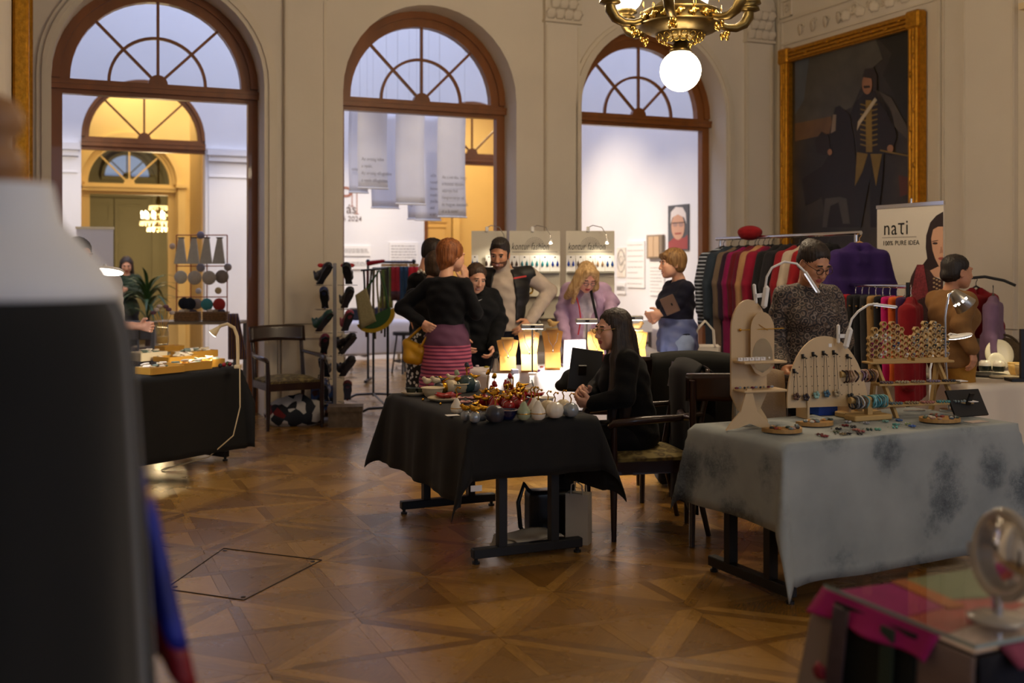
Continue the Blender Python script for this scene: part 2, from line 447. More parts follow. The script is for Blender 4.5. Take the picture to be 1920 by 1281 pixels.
# fanlight frames in the three arches
def fanlight(name, M, half, spr, zb, wood, fw=.17, postw=.10, glassm=PANE, dep=.10, panes=True, posts=True, inner=True, hub=True):
    w = struct(name); w.matrix_world = M
    f = MB(); arc_strip(f, 0, half-fw, half, 0, dep, spr); arc_strip(f, 0, half-fw*.45, half, -.03, 0, spr)
    f.build('arched_frame', wood, w)
    t = MB(); t.box((0, dep/2, (zb+spr)/2), (2*half, dep, spr-zb)); t.box((0, -.03, (zb+spr)/2+.0), (2*half, .06, (spr-zb)*.45)); t.box((0, -.05, (zb+spr)/2+.03), (2*half, .04, .03))
    t.build('transom', wood, w)
    if posts:
        for s in (-1, 1): MB().box((s*(half-postw/2), dep/2, zb/2), (postw, dep, zb)).build('post', wood, w)
    ri = half-fw
    for a in (45, 90, 135):
        q = MB(); ca, sa = math.cos(math.radians(a)), math.sin(math.radians(a))
        q.box((ri/2, dep*.5, 0), (ri, .035, .028), 0, T(0, 0, spr) @ RY(-a)); q.build('glazing_bar', wood, w)
    if inner:
        q = MB(); arc_strip(q, 0, .455, .485, dep*.35, dep*.7, spr); q.build('glazing_arc', wood, w)
    if hub:
        q = MB(); arc_strip(q, 0, .0, .095, .02, dep*.85, spr, 12); q.build('hub', wood, w)
    if panes:
        for k in range(4):
            q = MB(); arc_strip(q, 0, .02, ri, dep*.5-.002, dep*.5+.002, spr, 6, 0, math.pi/4*k+.02, math.pi/4*(k+1)-.02); q.build('pane', glassm, w)
    return w
for i, c in enumerate(ARCH):
    fanlight('window_%d' % (i+1), MW @ T(c, DEP-.14, 0), AH, SPR, 3.25, WOODF)

# pilasters with leafy capitals
LEAF = MB()
def leaf_fn(a, b):
    x = (a-.5)*.125*math.sin(math.pi*(.18+.78*b))*(1+.15*math.sin(b*18)); z = b*.15-max(0, b-.75)*.18; y = -.035*math.sin(b*2.6)-.02*b*b+.6*(x*x)*8*.2
    return (x, y, z)
LEAF.sheet(leaf_fn, 4, 7, .006); LEAFME = LEAF.mesh('acanthus_leaf', PLASTER2)
SCROLL = MB().tube([(.03*(1-t/18)*math.cos(t*.55), 0, .03*(1-t/18)*math.sin(t*.55)) for t in range(17)], .008, 5).mesh('scroll', PLASTER2)
def pilaster(name, M, w, dep=.055, capz=4.33):
    p = struct(name); p.matrix_world = M
    MB().box((0, -dep/2, (.95+capz)/2), (w, dep, capz-.95)).build('shaft', PLASTER, p)
    MB().box((-(w/2-.02), -dep-.004, (.95+capz)/2), (.025, .012, capz-1.0)).box((w/2-.02, -dep-.004, (.95+capz)/2), (.025, .012, capz-1.0)).build('edge_bead', PLASTER2, p)
    MB().box((0, -dep*.9, .40), (w+.06, dep*1.8, .80)).box((0, -dep*1.1, .83), (w+.10, dep*2.2, .06)).box((0, -dep, .90), (w+.06, dep*2, .08)).box((0, -dep*1.1, .09), (w+.10, dep*2.2, .18)).build('plinth', PLASTER2, p)
    MB().box((0, -dep*.8, capz+.02), (w+.04, dep*1.6, .03)).box((0, -dep*.7, capz+.28), (w+.02, dep*1.4, .5)).build('capital', PLASTER2, p)
    n = 4
    for r in range(3):
        for k in range(n - (r % 2)):
            x = -w/2+w*(k+.5+.5*(r % 2))/n
            link('acanthus_leaf', LEAFME, p, T(x, -dep*1.4, capz+.04+r*.12))
    for s in (-1, 1): link('scroll', SCROLL, p, T(s*(w/2-.02), -dep*1.7, capz+.42))
    return p
tr_i = 3
for uc, w in ((2.44, .44), (5.41, .44), (8.15, .40)):
    pilaster('trim_%d' % tr_i, MW @ T(uc, 0, 0), w); tr_i += 1
bb = MB()
for a, e in ((ARCH[0]+AH+.14, 2.18), (2.70, ARCH[1]-AH), (ARCH[1]+AH, 5.16), (5.66, ARCH[2]-AH-.14)):
    bb.box(((a+e)/2, -.015, .4), (e-a, .03, .8)); bb.box(((a+e)/2, -.025, .83), (e-a, .05, .05)); bb.box(((a+e)/2, -.02, .08), (e-a, .04, .16))
o = bb.build('baseboard_back', PLASTER2, None, MW); o['kind'] = 'structure'
# cornice band above
o = MB().box((4.03, -.06, 5.0), (8.7, .12, .12)).box((4.03, -.1, 5.12), (8.7, .2, .1)).build('trim_%d' % tr_i, PLASTER2, None, MW); o['kind'] = 'structure'; tr_i += 1

# right wall (runs along v), left wall, wall behind the camera with three windows, ceiling
VB = -4.0
def vwall(name, u, va, vb, th, top, m, side):
    M = Matrix.Translation(uv(u, 0)) @ Matrix.Rotation(AW, 4, 'Z')
    o = MB().box((side*th/2, (va+vb)/2, top/2), (th, vb-va, top)).build(name, m, None, M); o['kind'] = 'structure'; return o
vwall('wall_right', HALL_R, VB, V0, .3, TOPZ, PLASTER, 1)
vwall('wall_left', HALL_L, 4.2, V0, .3, TOPZ, PLASTER, -1)
vwall('wall_left_recess', -3.2, VB, 4.5, .3, TOPZ, PLASTER, -1)
o = MB().box((-1.7, 4.35, 3), (3.0, .3, 6)).build('wall_recess_end', PLASTER, None, Matrix.Rotation(AW, 4, 'Z')); o['kind'] = 'structure'
arch_wall('wall_front', -3.2, HALL_R, VB-.4, .4, [0.6, 4.0, 7.2], .8, 3.6, TOPZ, PLASTER)
for i, u in enumerate((0.6, 4.0, 7.2)):
    fanlight('window_%d' % (i+4), Matrix.Translation(uv(u, VB-.35)) @ Matrix.Rotation(AW, 4, 'Z'), .8, 3.6, 3.45, WOODF, panes=False)
o = MB().box((2.6, 3.6, TOPZ+.1), (12.4, 15.8, .2)).build('ceiling', mat('ceiling_plaster', 'dcd2bf', .8), None, Matrix.Rotation(AW, 4, 'Z')); o['kind'] = 'structure'

# right wall panelling: frame boards, ornament above the painting, second pilaster, door case
MR = Matrix.Translation(uv(HALL_R, 0)) @ Matrix.Rotation(AW, 4, 'Z') @ Matrix.Rotation(-math.pi/2, 4, 'Z')   # local x runs towards the camera (-v), -y into the hall
def vx(v): return -v
tr = MB()
for v in (10.92, 8.30): tr.box((vx(v), -.015, 2.9), (.04, .03, 4.2)); tr.box((vx(v)+.05, -.01, 2.9), (.02, .02, 4.2))
tr.box((vx(9.6), -.015, 4.60), (2.7, .03, .04)); tr.box((vx(9.6), -.015, 5.0), (2.7, .03, .04)); tr.box((vx(9.6), -.01, 4.30), (2.6, .02, .025))
for v in (10.78, 8.45):
    for z in (4.74,):
        tr.box((vx(v), -.015, z-.1), (.22, .03, .02)); tr.box((vx(v), -.015, z+.1), (.22, .03, .02)); tr.box((vx(v)-.1, -.015, z), (.02, .03, .22)); tr.box((vx(v)+.1, -.015, z), (.02, .03, .22))
o = tr.build('trim_%d' % tr_i, PLASTER2, None, MR); o['kind'] = 'structure'; tr_i += 1
orn = struct('trim_%d' % tr_i); orn.matrix_world = MR; tr_i += 1
for k in range(9):
    v = 10.5-k*.23
    link('scroll', SCROLL, orn, T(vx(v), -.006, 4.45+.03*math.sin(k*1.7)) @ Matrix.Scale((1.5 if k != 4 else 2.6), 4) @ RZ(0))
    link('acanthus_leaf', LEAFME, orn, T(vx(v)-.06, -.004, 4.40) @ RY(70 if k < 4 else -70))
for v in (10.78, 8.45): link('scroll', SCROLL, orn, T(vx(v), -.006, 4.74) @ Matrix.Scale(2, 4))
pilaster('trim_%d' % tr_i, MR @ T(vx(7.65), 0, 0), .62, capz=4.9); tr_i += 1
tr = MB()
for k, (dx, d) in enumerate(((0, .05), (.07, .08), (.14, .05), (.20, .10), (.27, .06))):
    tr.box((vx(6.95)+dx, -d/2, 1.9), (.06, d, 3.8))
tr.box((vx(6.2), -.05, 3.83), (1.9, .10, .10)); tr.box((vx(6.2), -.08, 3.95), (2.0, .16, .06))
o = tr.build('trim_%d' % tr_i, mat('warm_cream_moulding', 'd9c49a', .55, var=.04), None, MR); o['kind'] = 'structure'; tr_i += 1
o = MB().box((vx(8.0), -.02, .4), (6, .04, .8)).box((vx(8.0), -.03, .83), (6, .06, .06)).build('baseboard_right', PLASTER2, None, MR); o['kind'] = 'structure'

# ---------------------------------------------------------------- gallery and the rooms beyond
GV = 17.2
GTOP = 8.5
arch_wall('wall_gallery_far', -2.2, HALL_R+.3, GV, .3, [1.34, 6.74], .9, 3.5, GTOP, WHITEW)
MG = Matrix.Translation(uv(0, GV)) @ Matrix.Rotation(AW, 4, 'Z')
fanlight('window_7', MG @ T(1.34, .03, 0), .9, 3.5, 3.30, WOODF, fw=.11, postw=.02, inner=False, posts=False)
fanlight('window_8', MG @ T(6.74, .03, 0), .9, 3.5, 3.30, WOODF, fw=.11, postw=.08, inner=False)
vwall('wall_gallery_right', HALL_R, V0+DEP, GV, .3, GTOP, WHITEW, 1)
vwall('wall_gallery_left', -2.2, V0+DEP, GV, .3, GTOP, WHITEW, -1)
o = MB().box((3.1, 14.3, GTOP+.1), (11.2, 6.0, .2)).build('ceiling_gallery', WHITEW, None, Matrix.Rotation(AW, 4, 'Z')); o['kind'] = 'structure'
tr = MB()
for a, e in ((-.4, .42), (2.26, 3.1), (7.66, 8.4)):
    tr.box(((a+e)/2, -.05, 3.33), (e-a, .10, .10)); tr.box(((a+e)/2, -.035, 3.24), (e-a-.04, .07, .1)); tr.box(((a+e)/2, -.02, 2.95), (e-a-.06, .04, .02)); tr.box(((a+e)/2, -.012, 1.6), (e-a-.06, .024, 3.2))
tr.box((3.62, -.04, 2.9), (.6, .08, 5.8))
o = tr.build('trim_%d' % tr_i, WHITEW, None, MG); o['kind'] = 'structure'; tr_i += 1
MGR = Matrix.Translation(uv(HALL_R, 0)) @ Matrix.Rotation(AW, 4, 'Z') @ Matrix.Rotation(-math.pi/2, 4, 'Z')
o = MB().box((vx(12.15), -.06, 2.9), (.55, .12, 5.8)).box((vx(12.15), -.08, 3.35), (.62, .16, .10)).build('trim_%d' % tr_i, WHITEW, None, MGR); o['kind'] = 'structure'; tr_i += 1
o = MB().box((3.1, V0+DEP-.06, (TOPZ+GTOP)/2), (11.2, .12, GTOP-TOPZ+.1)).build('wall_gallery_near', WHITEW, None, Matrix.Rotation(AW, 4, 'Z')); o['kind'] = 'structure'
o = MB().box((-1.25, V0+DEP-.06, TOPZ/2), (1.9, .12, TOPZ)).build('wall_gallery_near_end', WHITEW, None, Matrix.Rotation(AW, 4, 'Z')); o['kind'] = 'structure'
# ochre room
arch_wall('wall_ochre_far', -2.2, 9.5, 20.5, .3, [1.34], .8, 3.05, 5.2, CREAMY)
MO = Matrix.Translation(uv(0, 20.5)) @ Matrix.Rotation(AW, 4, 'Z')
fanlight('window_9', MO @ T(1.34, .05, 0), .8, 3.05, 2.85, CREAMY, fw=.10, postw=.13, inner=False)
tr = MB(); arc_strip(tr, 1.34, .82, .92, -.06, 0, 3.05); 
for s in (-1, 1): tr.box((1.34+s*.9, -.05, 1.5), (.14, .1, 3.0)); tr.box((1.34+s*.9, -.07, 3.02), (.2, .14, .07))
tr.box((2.75, -.05, 2.6), (.5, .1, 5.2)); tr.box((2.75, -.07, 2.9), (.56, .14, .06))
o = tr.build('trim_%d' % tr_i, CREAMY, None, MO); o['kind'] = 'structure'; tr_i += 1
o = MB().box((2.36, -1.5, 2.6), (.1, 1.6, 5.2)).build('wall_ochre_side', YELW, None, MO); o['kind'] = 'structure'
vwall('wall_ochre_left', -2.2, GV+.3, 20.5, .3, 5.2, YELW, -1)
vwall('wall_ochre_right', 9.2, GV+.3, 20.5, .3, 5.2, YELW, 1)
o = MB().box((3.6, 18.99, 5.3), (12.2, 2.98, .2)).build('ceiling_ochre', CREAMY, None, Matrix.Rotation(AW, 4, 'Z')); o['kind'] = 'structure'
def panel_door(name, M, w, h, m, rows, th=.05):
    d = struct(name); d.matrix_world = M
    MB().box((0, 0, h/2), (w, th, h)).build('leaf', m, d)
    for z0, z1 in rows:
        q = MB()
        for a, b_, c_, e in ((0, z0, w-.2, .03), (0, z1, w-.2, .03)): q.box((a, -th/2-.01, b_), (c_, .02, e))
        for s in (-1, 1): q.box((s*(w/2-.1), -th/2-.01, (z0+z1)/2), (.03, .02, z1-z0))
        q.box((0, -th/2-.004, (z0+z1)/2), (w-.3, .012, z1-z0-.1)); q.build('panel', m, d)
    return d
panel_door('door_1', MO @ T(6.55, -.05, 0), .62, 2.95, YELW, ((.25, .9), (1.05, 1.75), (1.9, 2.35), (2.45, 2.8)))
panel_door('door_2', MO @ T(7.2, -.05, 0), .62, 2.95, YELW, ((.25, .9), (1.05, 1.75), (1.9, 2.35), (2.45, 2.8)))
tr = MB(); tr.box((6.87, -.06, 3.02), (1.6, .12, .12)); tr.box((6.87, -.08, 3.5), (1.7, .1, .08))
for s in (-1, 1): tr.box((6.87+s*.75, -.05, 1.5), (.14, .1, 3.0))
o = tr.build('trim_%d' % tr_i, CREAMY, None, MO); o['kind'] = 'structure'; tr_i += 1
# last room: olive panelled wall, double door
o = MB().box((1.0, 26.1, 2.8), (7, .2, 5.6)).build('wall_last_far', OLIVE, None, Matrix.Rotation(AW, 4, 'Z')); o['kind'] = 'structure'
vwall('wall_last_left', -2.2, 20.8, 26, .2, 5.6, OLIVE, -1); vwall('wall_last_right', 4.5, 20.8, 26, .2, 5.6, OLIVE, 1)
o = MB().box((1.15, 23.4, 5.7), (7.2, 5.2, .2)).build('ceiling_last', OLIVE, None, Matrix.Rotation(AW, 4, 'Z')); o['kind'] = 'structure'
ML = Matrix.Translation(uv(0, 26)) @ Matrix.Rotation(AW, 4, 'Z')
for k in range(2): panel_door('door_%d' % (k+3), ML @ T(1.0+k*.72, -.05, 0), .70, 3.1, OLIVE, ((.25, 1.0), (1.15, 2.1), (2.25, 2.5), (2.6, 2.95)))
tr = MB(); arc_strip(tr, 1.36, .95, 1.1, -.08, 0, 3.3)
for s in (-1, 1): tr.box((1.36+s*.9, -.05, 1.6), (.16, .1, 3.3)); tr.box((1.36+s*1.5, -.03, 1.6), (.05, .06, 3.2))
o = tr.build('trim_%d' % tr_i, OLIVE, None, ML); o['kind'] = 'structure'; tr_i += 1
o = MB().box((vx(21.2), 0, 1.5), (.35, .1, 3.0)).build('trim_%d' % tr_i, mat('dark_curtain', '14161a', .9), None, Matrix.Translation(uv(.62, 0)) @ Matrix.Rotation(AW-math.pi/2, 4, 'Z')); o['kind'] = 'structure'; tr_i += 1

wq = Matrix.Rotation(AW, 4, 'Z')
pw = EV*0; _k = (238-960)/FPX; _Y = 25.95/(EV.x*_k+EV.y); _u = EU.x*_k*_Y+EU.y*_Y
fanlight('window_10', ML @ T(_u, -.12, 0), .55, EYE+(HY-331)*_Y/FPX, EYE+(HY-331)*_Y/FPX-.1, OLIVE, fw=.07, posts=False, inner=False, glassm=mat('dusk_pane', '9fb0cc', .3, emit=.5, ecol='9fb4dc'))
# ---------------------------------------------------------------- floor: oak parquet panels set at 45 degrees to the walls
def parquet_mat():
    m = bpy.data.materials.new('oak_parquet'); m.use_nodes = True; MATS['parq'] = m
    N = m.node_tree.nodes; L = m.node_tree.links; b = N['Principled BSDF']
    b.inputs['Roughness'].default_value = .27; b.inputs['Coat Weight'].default_value = .25; b.inputs['Coat Roughness'].default_value = .16
    uvn = N.new('ShaderNodeUVMap'); uvn.uv_map = 'grain'
    geo = N.new('ShaderNodeNewGeometry'); oi = N.new('ShaderNodeObjectInfo')
    rnd = math2(N, L, 'FRACT', math2(N, L, 'ADD', geo.outputs['Random Per Island'], oi.outputs['Random']), 0)
    g = noise(N, L, uvn.outputs[0], 14, 6, (1, 9, 1), .6)
    g2 = noise(N, L, uvn.outputs[0], 60, 3, (1, 12, 1))
    v = math2(N, L, 'ADD', math2(N, L, 'MULTIPLY', g, .50), math2(N, L, 'MULTIPLY', rnd, .42))
    v = math2(N, L, 'ADD', v, math2(N, L, 'MULTIPLY', g2, .14))
    cr = N.new('ShaderNodeValToRGB'); e = cr.color_ramp.elements
    e[0].position = .15; e[0].color = lin('583810'); e[1].position = .95; e[1].color = lin('b58a44')
    x = e.new(.55); x.color = lin('876128')
    L.new(v, cr.inputs[0]); L.new(cr.outputs[0], b.inputs['Base Color'])
    tc = N.new('ShaderNodeTexCoord'); rr = N.new('ShaderNodeMapRange'); rr.inputs[3].default_value = .2; rr.inputs[4].default_value = .36
    L.new(noise(N, L, tc.outputs['Object'], 3), rr.inputs[0]); L.new(rr.outputs[0], b.inputs['Roughness'])
    bp = N.new('ShaderNodeBump'); bp.inputs['Strength'].default_value = .10; bp.inputs['Distance'].default_value = .004
    L.new(g2, bp.inputs['Height']); L.new(bp.outputs[0], b.inputs['Normal'])
    return m
PARQ = parquet_mat()
o = MB().box((3.4, 11, -.08), (16, 31.5, .12)).build('floor', mat('floor_joint', '2b1a0a', .6), None, Matrix.Rotation(AW, 4, 'Z')); o['kind'] = 'structure'
FLOOR = o
G1 = Vector((math.sin(math.radians(21.54)), math.cos(math.radians(21.54)), 0)); G2 = Vector((G1.y, -G1.x, 0)); GO = Vector((.192, 5.05, 0)); GS = .67
def parquet_pieces():
    """one panel, pieces as (polygon in 0..1 panel coords, grain direction)"""
    bw = .085; g = .0022; P = []
    i0, i1 = bw, 1-bw
    P.append(([(0, 0), (1, 0), (i1, bw), (i0, bw)], 0)); P.append(([(0, 1), (i0, i1), (i1, i1), (1, 1)], 0))
    P.append(([(0, 0), (i0, bw), (i0, i1), (0, 1)], 90)); P.append(([(1, 0), (1, 1), (i1, i1), (i1, bw)], 90))
    d = .055   # diagonal half width (in axis units)
    a, e = bw, 1-bw
    P.append(([(a, a), (a+d, a), (e, e-d), (e, e), (e-d, e), (a, a+d)], 45))
    m = .5
    P.append(([(e, a), (e, a+d), (m+d, m), (m, m-d), (e-d, a)], -45)); P.append(([(a, e), (a, e-d), (m-d, m), (m, m+d), (a+d, e)], -45))
    P.append(([(a+d, a), (e-d, a), (m, m-d)], 0)); P.append(([(a+d, e), (m, m+d), (e-d, e)], 0))
    w = .07
    P.append(([(a, a+d), (m-d, m), (a, e-d)], 90)); P.append(([(e, a+d), (e, e-d), (m+d, m)], 90))
    return P
PP = parquet_pieces()
def piece_mesh(polys, name):
    me = bpy.data.meshes.new(name); vs = []; fs = []; us = []
    for poly, ang, off, jit in polys:
        c = (sum(p[0] for p in poly)/len(poly), sum(p[1] for p in poly)/len(poly)); n = len(poly); o = len(vs); sh = .0016
        pp = []
        for p in poly:
            dx, dy = c[0]-p[0], c[1]-p[1]; L = math.hypot(dx, dy); pp.append((p[0]+dx/L*sh*1.5, p[1]+dy/L*sh*1.5))
        top = [off+G2*(p[0]*GS)+G1*(p[1]*GS) for p in pp]
        vs += [(q.x, q.y, 0) for q in top]+[(q.x, q.y, -.02) for q in top]
        ca, sa = math.cos(math.radians(ang)), math.sin(math.radians(ang))
        uvp = [((p[0]*ca+p[1]*sa)*GS+jit*7.3, (-p[0]*sa+p[1]*ca)*GS+jit*3.1) for p in pp]
        F = [tuple(range(o, o+n))]+[(o+i, o+n+i, o+n+(i+1) % n, o+(i+1) % n) for i in range(n)]
        area2 = sum(pp[i][0]*pp[(i+1) % n][1]-pp[(i+1) % n][0]*pp[i][1] for i in range(n))
        # panel axes (G2,G1) are right-handed, so counter-clockwise polygons face up
        if area2 < 0: F = [f[::-1] for f in F]
        for f in F:
            fs.append(f); us += [uvp[(x-o) % n] for x in f]
    me.from_pydata(vs, [], fs); l = me.uv_layers.new(name='grain'); l.data.foreach_set('uv', np.array(us, np.float32).ravel()); me.materials.append(PARQ)
    return me
cells = []
for i in range(-14, 22):
    for j in range(-12, 32):
        off = GO+G2*(i*GS)+G1*(j*GS); c = off+(G1+G2)*(GS/2)
        u_, v_ = c.dot(EU), c.dot(EV)
        if not (-3.6 < u_ < 9.2 and -4.5 < v_ < 27): continue
        inview = c.y > 3.5 and abs(c.x) < c.y*.52+.5 and c.y < 14
        vis = inview and c.y < 8.6 and -1.9 < c.x < 1.7 and not (c.x > 1.2 and c.y > 4.9)
        cells.append((c.y if vis else 100+c.y, i, j, off))
cells.sort(key=lambda q: q[0]); near = cells[:27]; rest = []
variants = {}
for _, i, j, off in near:
    for k, (poly, ang) in enumerate(PP):
        if (i+j) % 2: ang = ang+90 if k >= 7 else ang
        key = (k, ang, (i*3+j) % 3)
        if key not in variants: variants[key] = piece_mesh([(poly, ang, Vector((0, 0, 0)), key[2]+k*.37)], 'parquet_block')
        link('parquet_block', variants[key], FLOOR, Matrix.Rotation(-AW, 4, 'Z') @ Matrix.Translation(off))
for _, i, j, off in cells[27:]:
    for k, (poly, ang) in enumerate(PP):
        if (i+j) % 2: ang = ang+90 if k >= 7 else ang
        rest.append((poly, ang, off, (i*5+j*3+k*2) % 11))
o = link('parquet_blocks_beyond', piece_mesh(rest, 'parquet_blocks_beyond'), FLOOR, Matrix.Rotation(-AW, 4, 'Z')); o['kind'] = 'stuff'
# hatch in the floor
h = MB(); hc = [onz(419, 1029, 0), onz(603, 1051, 0), onz(457, 1126, 0), onz(310, 1105, 0)]
for a, b_ in zip(hc, hc[1:]+hc[:1]): h.cyl((a.x, a.y, .0005), (b_.x, b_.y, .0005), .004, n=4)
for a in hc:
    c = sum(hc, Vector())/4; p = a+(c-a).normalized()*.05; h.cyl((p.x, p.y, 0), (p.x, p.y, .002), .012, n=8)
tag(h.build('floor_hatch', mat('hatch_joint', '20130a', .6)), 'square floor hatch outlined by a dark joint in the parquet', 'floor hatch')
# ================================================================== FURNITURE AND LARGE THINGS
def onu(px, py, u):
    k = (px-960)/FPX; Y = u/(EU.x*k+EU.y); return at(px, py, Y)
def onv(px, py, v):
    k = (px-960)/FPX; Y = v/(EV.x*k+EV.y); return at(px, py, Y)
WHITE = mat('white_satin', 'e8e6e2', .5)
WPLAST = mat('white_plastic', 'eceae6', .3)
PAPER = mat('white_paper', 'e9e6e4', .8)
INK = mat('black_ink', '1b1a1a', .7); INKG = mat('grey_ink', '8a8480', .8)
BLACKC = mat('black_cotton', '09090b', .85, var=.25, vs=14, sheen=.03, bump=.1, bs=200)
SKINP = mat('printed_skin', 'c79a80', .7)

# ---------------------------------------------------------------- painting
pt = thing('painting', 'large dark oil painting of an officer beside a horse in a gilded frame', 'painting')
pt.matrix_world = MR @ T(vx(9.62), -.02, 0)
PW, PZ0, PZ1, FWD = 2.30, 1.15, 4.20, .16
def paint_tex(N, L, tc):
    return math2(N, L, 'ADD', noise(N, L, tc.outputs['Object'], 1.4, 5), math2(N, L, 'MULTIPLY', noise(N, L, tc.outputs['Object'], 9, 3), .12))
CANV = ramp_mat('dark_oil_paint', paint_tex, [(.35, '16110d'), (.55, '2a231b'), (.75, '423828')], .5)
MB().box((0, -.02, (PZ0+PZ1)/2), (PW-.2, .03, PZ1-PZ0-.2)).build('canvas', CANV, pt)
def ptl(px, py):
    p = onu(px, py, HALL_R-.06); return (-(p.dot(EV))+9.62, p.z)
def paint(name, pts, m, y, z4=True):
    poly = [ptl(1440+a/2.979, b/2.979) for a, b in pts]
    ar = sum(poly[i][0]*poly[(i+1) % len(poly)][1]-poly[(i+1) % len(poly)][0]*poly[i][1] for i in range(len(poly)))
    if ar < 0: poly = poly[::-1]
    MB().prism(poly, y-.0015, y, 0).build(name, m, pt)
P_ = lambda n, h: mat('paint_'+n, h, .5, var=.25, vs=4)
ell = lambda cx, cy, rx, ry, n=16: [(cx+rx*math.cos(2*math.pi*i/n), cy+ry*math.sin(2*math.pi*i/n)) for i in range(n)]
paint('painted_sky', [(150, 335), (400, 270), (600, 215), (640, 330), (560, 400), (470, 600), (360, 640), (300, 760), (150, 780)], P_('sky', '4a463d'), -.036)
paint('painted_sky', [(150, 335), (230, 315), (200, 560), (150, 640)], P_('bluesky', '4b5158'), -.037)
paint('painted_glow', [(150, 690), (350, 650), (370, 740), (150, 790)], P_('glow', '6b4d2c'), -.037)
paint('painted_foliage', [(600, 200), (828, 145), (828, 900), (760, 700), (700, 520), (640, 420), (690, 300)], P_('trees', '1f1c12'), -.037)
paint('painted_trunk', [(780, 200), (800, 195), (815, 500), (790, 800), (760, 800), (790, 500)], P_('trunk', '3a2d1c'), -.039)
paint('painted_horse', [(375, 600), (400, 590), (455, 640), (480, 760), (500, 1000), (490, 1270), (330, 1270), (300, 1100), (210, 1150), (190, 1000), (300, 930), (350, 850), (345, 740)], P_('horse', '1c120d'), -.040)
paint('painted_blaze', [(365, 640), (382, 640), (378, 730), (352, 745)], P_('blaze', '8a7763'), -.042)
paint('painted_dog', [(262, 790), (300, 735), (340, 760), (350, 850), (320, 870), (275, 850)], P_('dog', '241912'), -.042)
paint('painted_shanks', [(320, 1110), (400, 1100), (440, 1110), (460, 1250), (420, 1250), (395, 1130), (350, 1150), (330, 1270), (305, 1270)], P_('shank', '46413a'), -.042)
paint('painted_cloak', [(600, 500), (690, 545), (770, 690), (820, 820), (700, 700), (620, 560)], P_('cloak', '4c443a'), -.043)
paint('painted_coat', [(540, 520), (610, 495), (690, 620), (720, 760), (690, 870), (640, 860), (500, 850), (480, 700), (460, 640), (490, 570)], P_('coat', '201712'), -.043)
paint('painted_breeches', [(500, 850), (650, 850), (640, 1010), (610, 1270), (575, 1270), (570, 1000), (520, 1270), (485, 1270), (490, 1000)], P_('breeches', '191312'), -.044)
paint('painted_braid', [(548, 560), (580, 560), (585, 850), (550, 850)], P_('braid', '7c6324'), -.045)
for s in (-1, 1):
    for k in range(9): paint('painted_braid', [(566, 590+k*28), (566+s*48, 578+k*28), (566+s*48, 586+k*28), (566, 599+k*28)], P_('braid', '7c6324'), -.046)
paint('painted_sash', [(600, 545), (612, 560), (520, 690), (500, 730), (505, 680)], P_('sash', 'b7a78a'), -.047)
paint('painted_hip_braid', [(500, 850), (560, 860), (530, 960), (488, 1040)], P_('braid', '7c6324'), -.0465)
paint('painted_hip_braid', [(575, 860), (640, 860), (620, 960), (606, 1040)], P_('braid', '7c6324'), -.0465)
paint('painted_face', ell(556, 470, 28, 58), P_('face', '94684c'), -.046)
paint('painted_hair', [(530, 430), (545, 385), (590, 378), (612, 420), (610, 500), (592, 510), (588, 440)], P_('hair', '2b1f16'), -.047)
paint('painted_moustache', [(535, 480), (570, 478), (574, 490), (540, 494)], P_('hair', '2b1f16'), -.047)
paint('painted_hand', ell(686, 830, 18, 22, 10), P_('face', '94684c'), -.047)
paint('painted_hand', ell(348, 850, 13, 18, 10), P_('face', '94684c'), -.047)
paint('painted_sabre', [(630, 835), (800, 870), (800, 878), (630, 845)], P_('braid', '7c6324'), -.048)
paint('painted_cloth', [(730, 980), (790, 990), (800, 1080), (740, 1100)], P_('redcloth', '5a2d18'), -.044)
h = (PZ0+PZ1)/2
for nm, c, d in (('top_rail', (0, 0, PZ1-FWD/2), (PW, .09, FWD)), ('bottom_rail', (0, 0, PZ0+FWD/2), (PW, .09, FWD)), ('side_rail', (-PW/2+FWD/2, 0, h), (FWD, .09, PZ1-PZ0)), ('side_rail', (PW/2-FWD/2, 0, h), (FWD, .09, PZ1-PZ0))):
    q = MB(); q.box((c[0], -.045, c[2]), d)
    L_ = max(d[0], d[2]); horiz = d[0] > d[2]
    for off in (-.045, 0, .045):
        a = (c[0]-L_/2+.05, -.10, c[2]+off) if horiz else (c[0]+off, -.10, c[2]-L_/2+.05); b_ = (c[0]+L_/2-.05, -.10, c[2]+off) if horiz else (c[0]+off, -.10, c[2]+L_/2-.05)
        q.cyl(a, b_, .022, n=8)
    rail = q.build(nm, GILT, pt)
    n = int(L_/.19)
    lf = MB()
    for k in range(n):
        s = -L_/2+.12+k*.19
        p = (c[0]+s, -.118, c[2]+.03*math.sin(k*2)) if horiz else (c[0]+.03*math.sin(k*2), -.118, c[2]+s)
        lf.ball(p, (.035, .014, .018) if horiz else (.018, .014, .035), 8)
    lf.build('carved_leaf_band', GILT, rail)
for sx in (-1, 1):
    for z in (PZ0+FWD/2, PZ1-FWD/2): MB().box((sx*(PW/2-FWD/2), -.07, z), (FWD+.03, .13, FWD+.03), bev=.02).build('corner_block', GILT, pt)
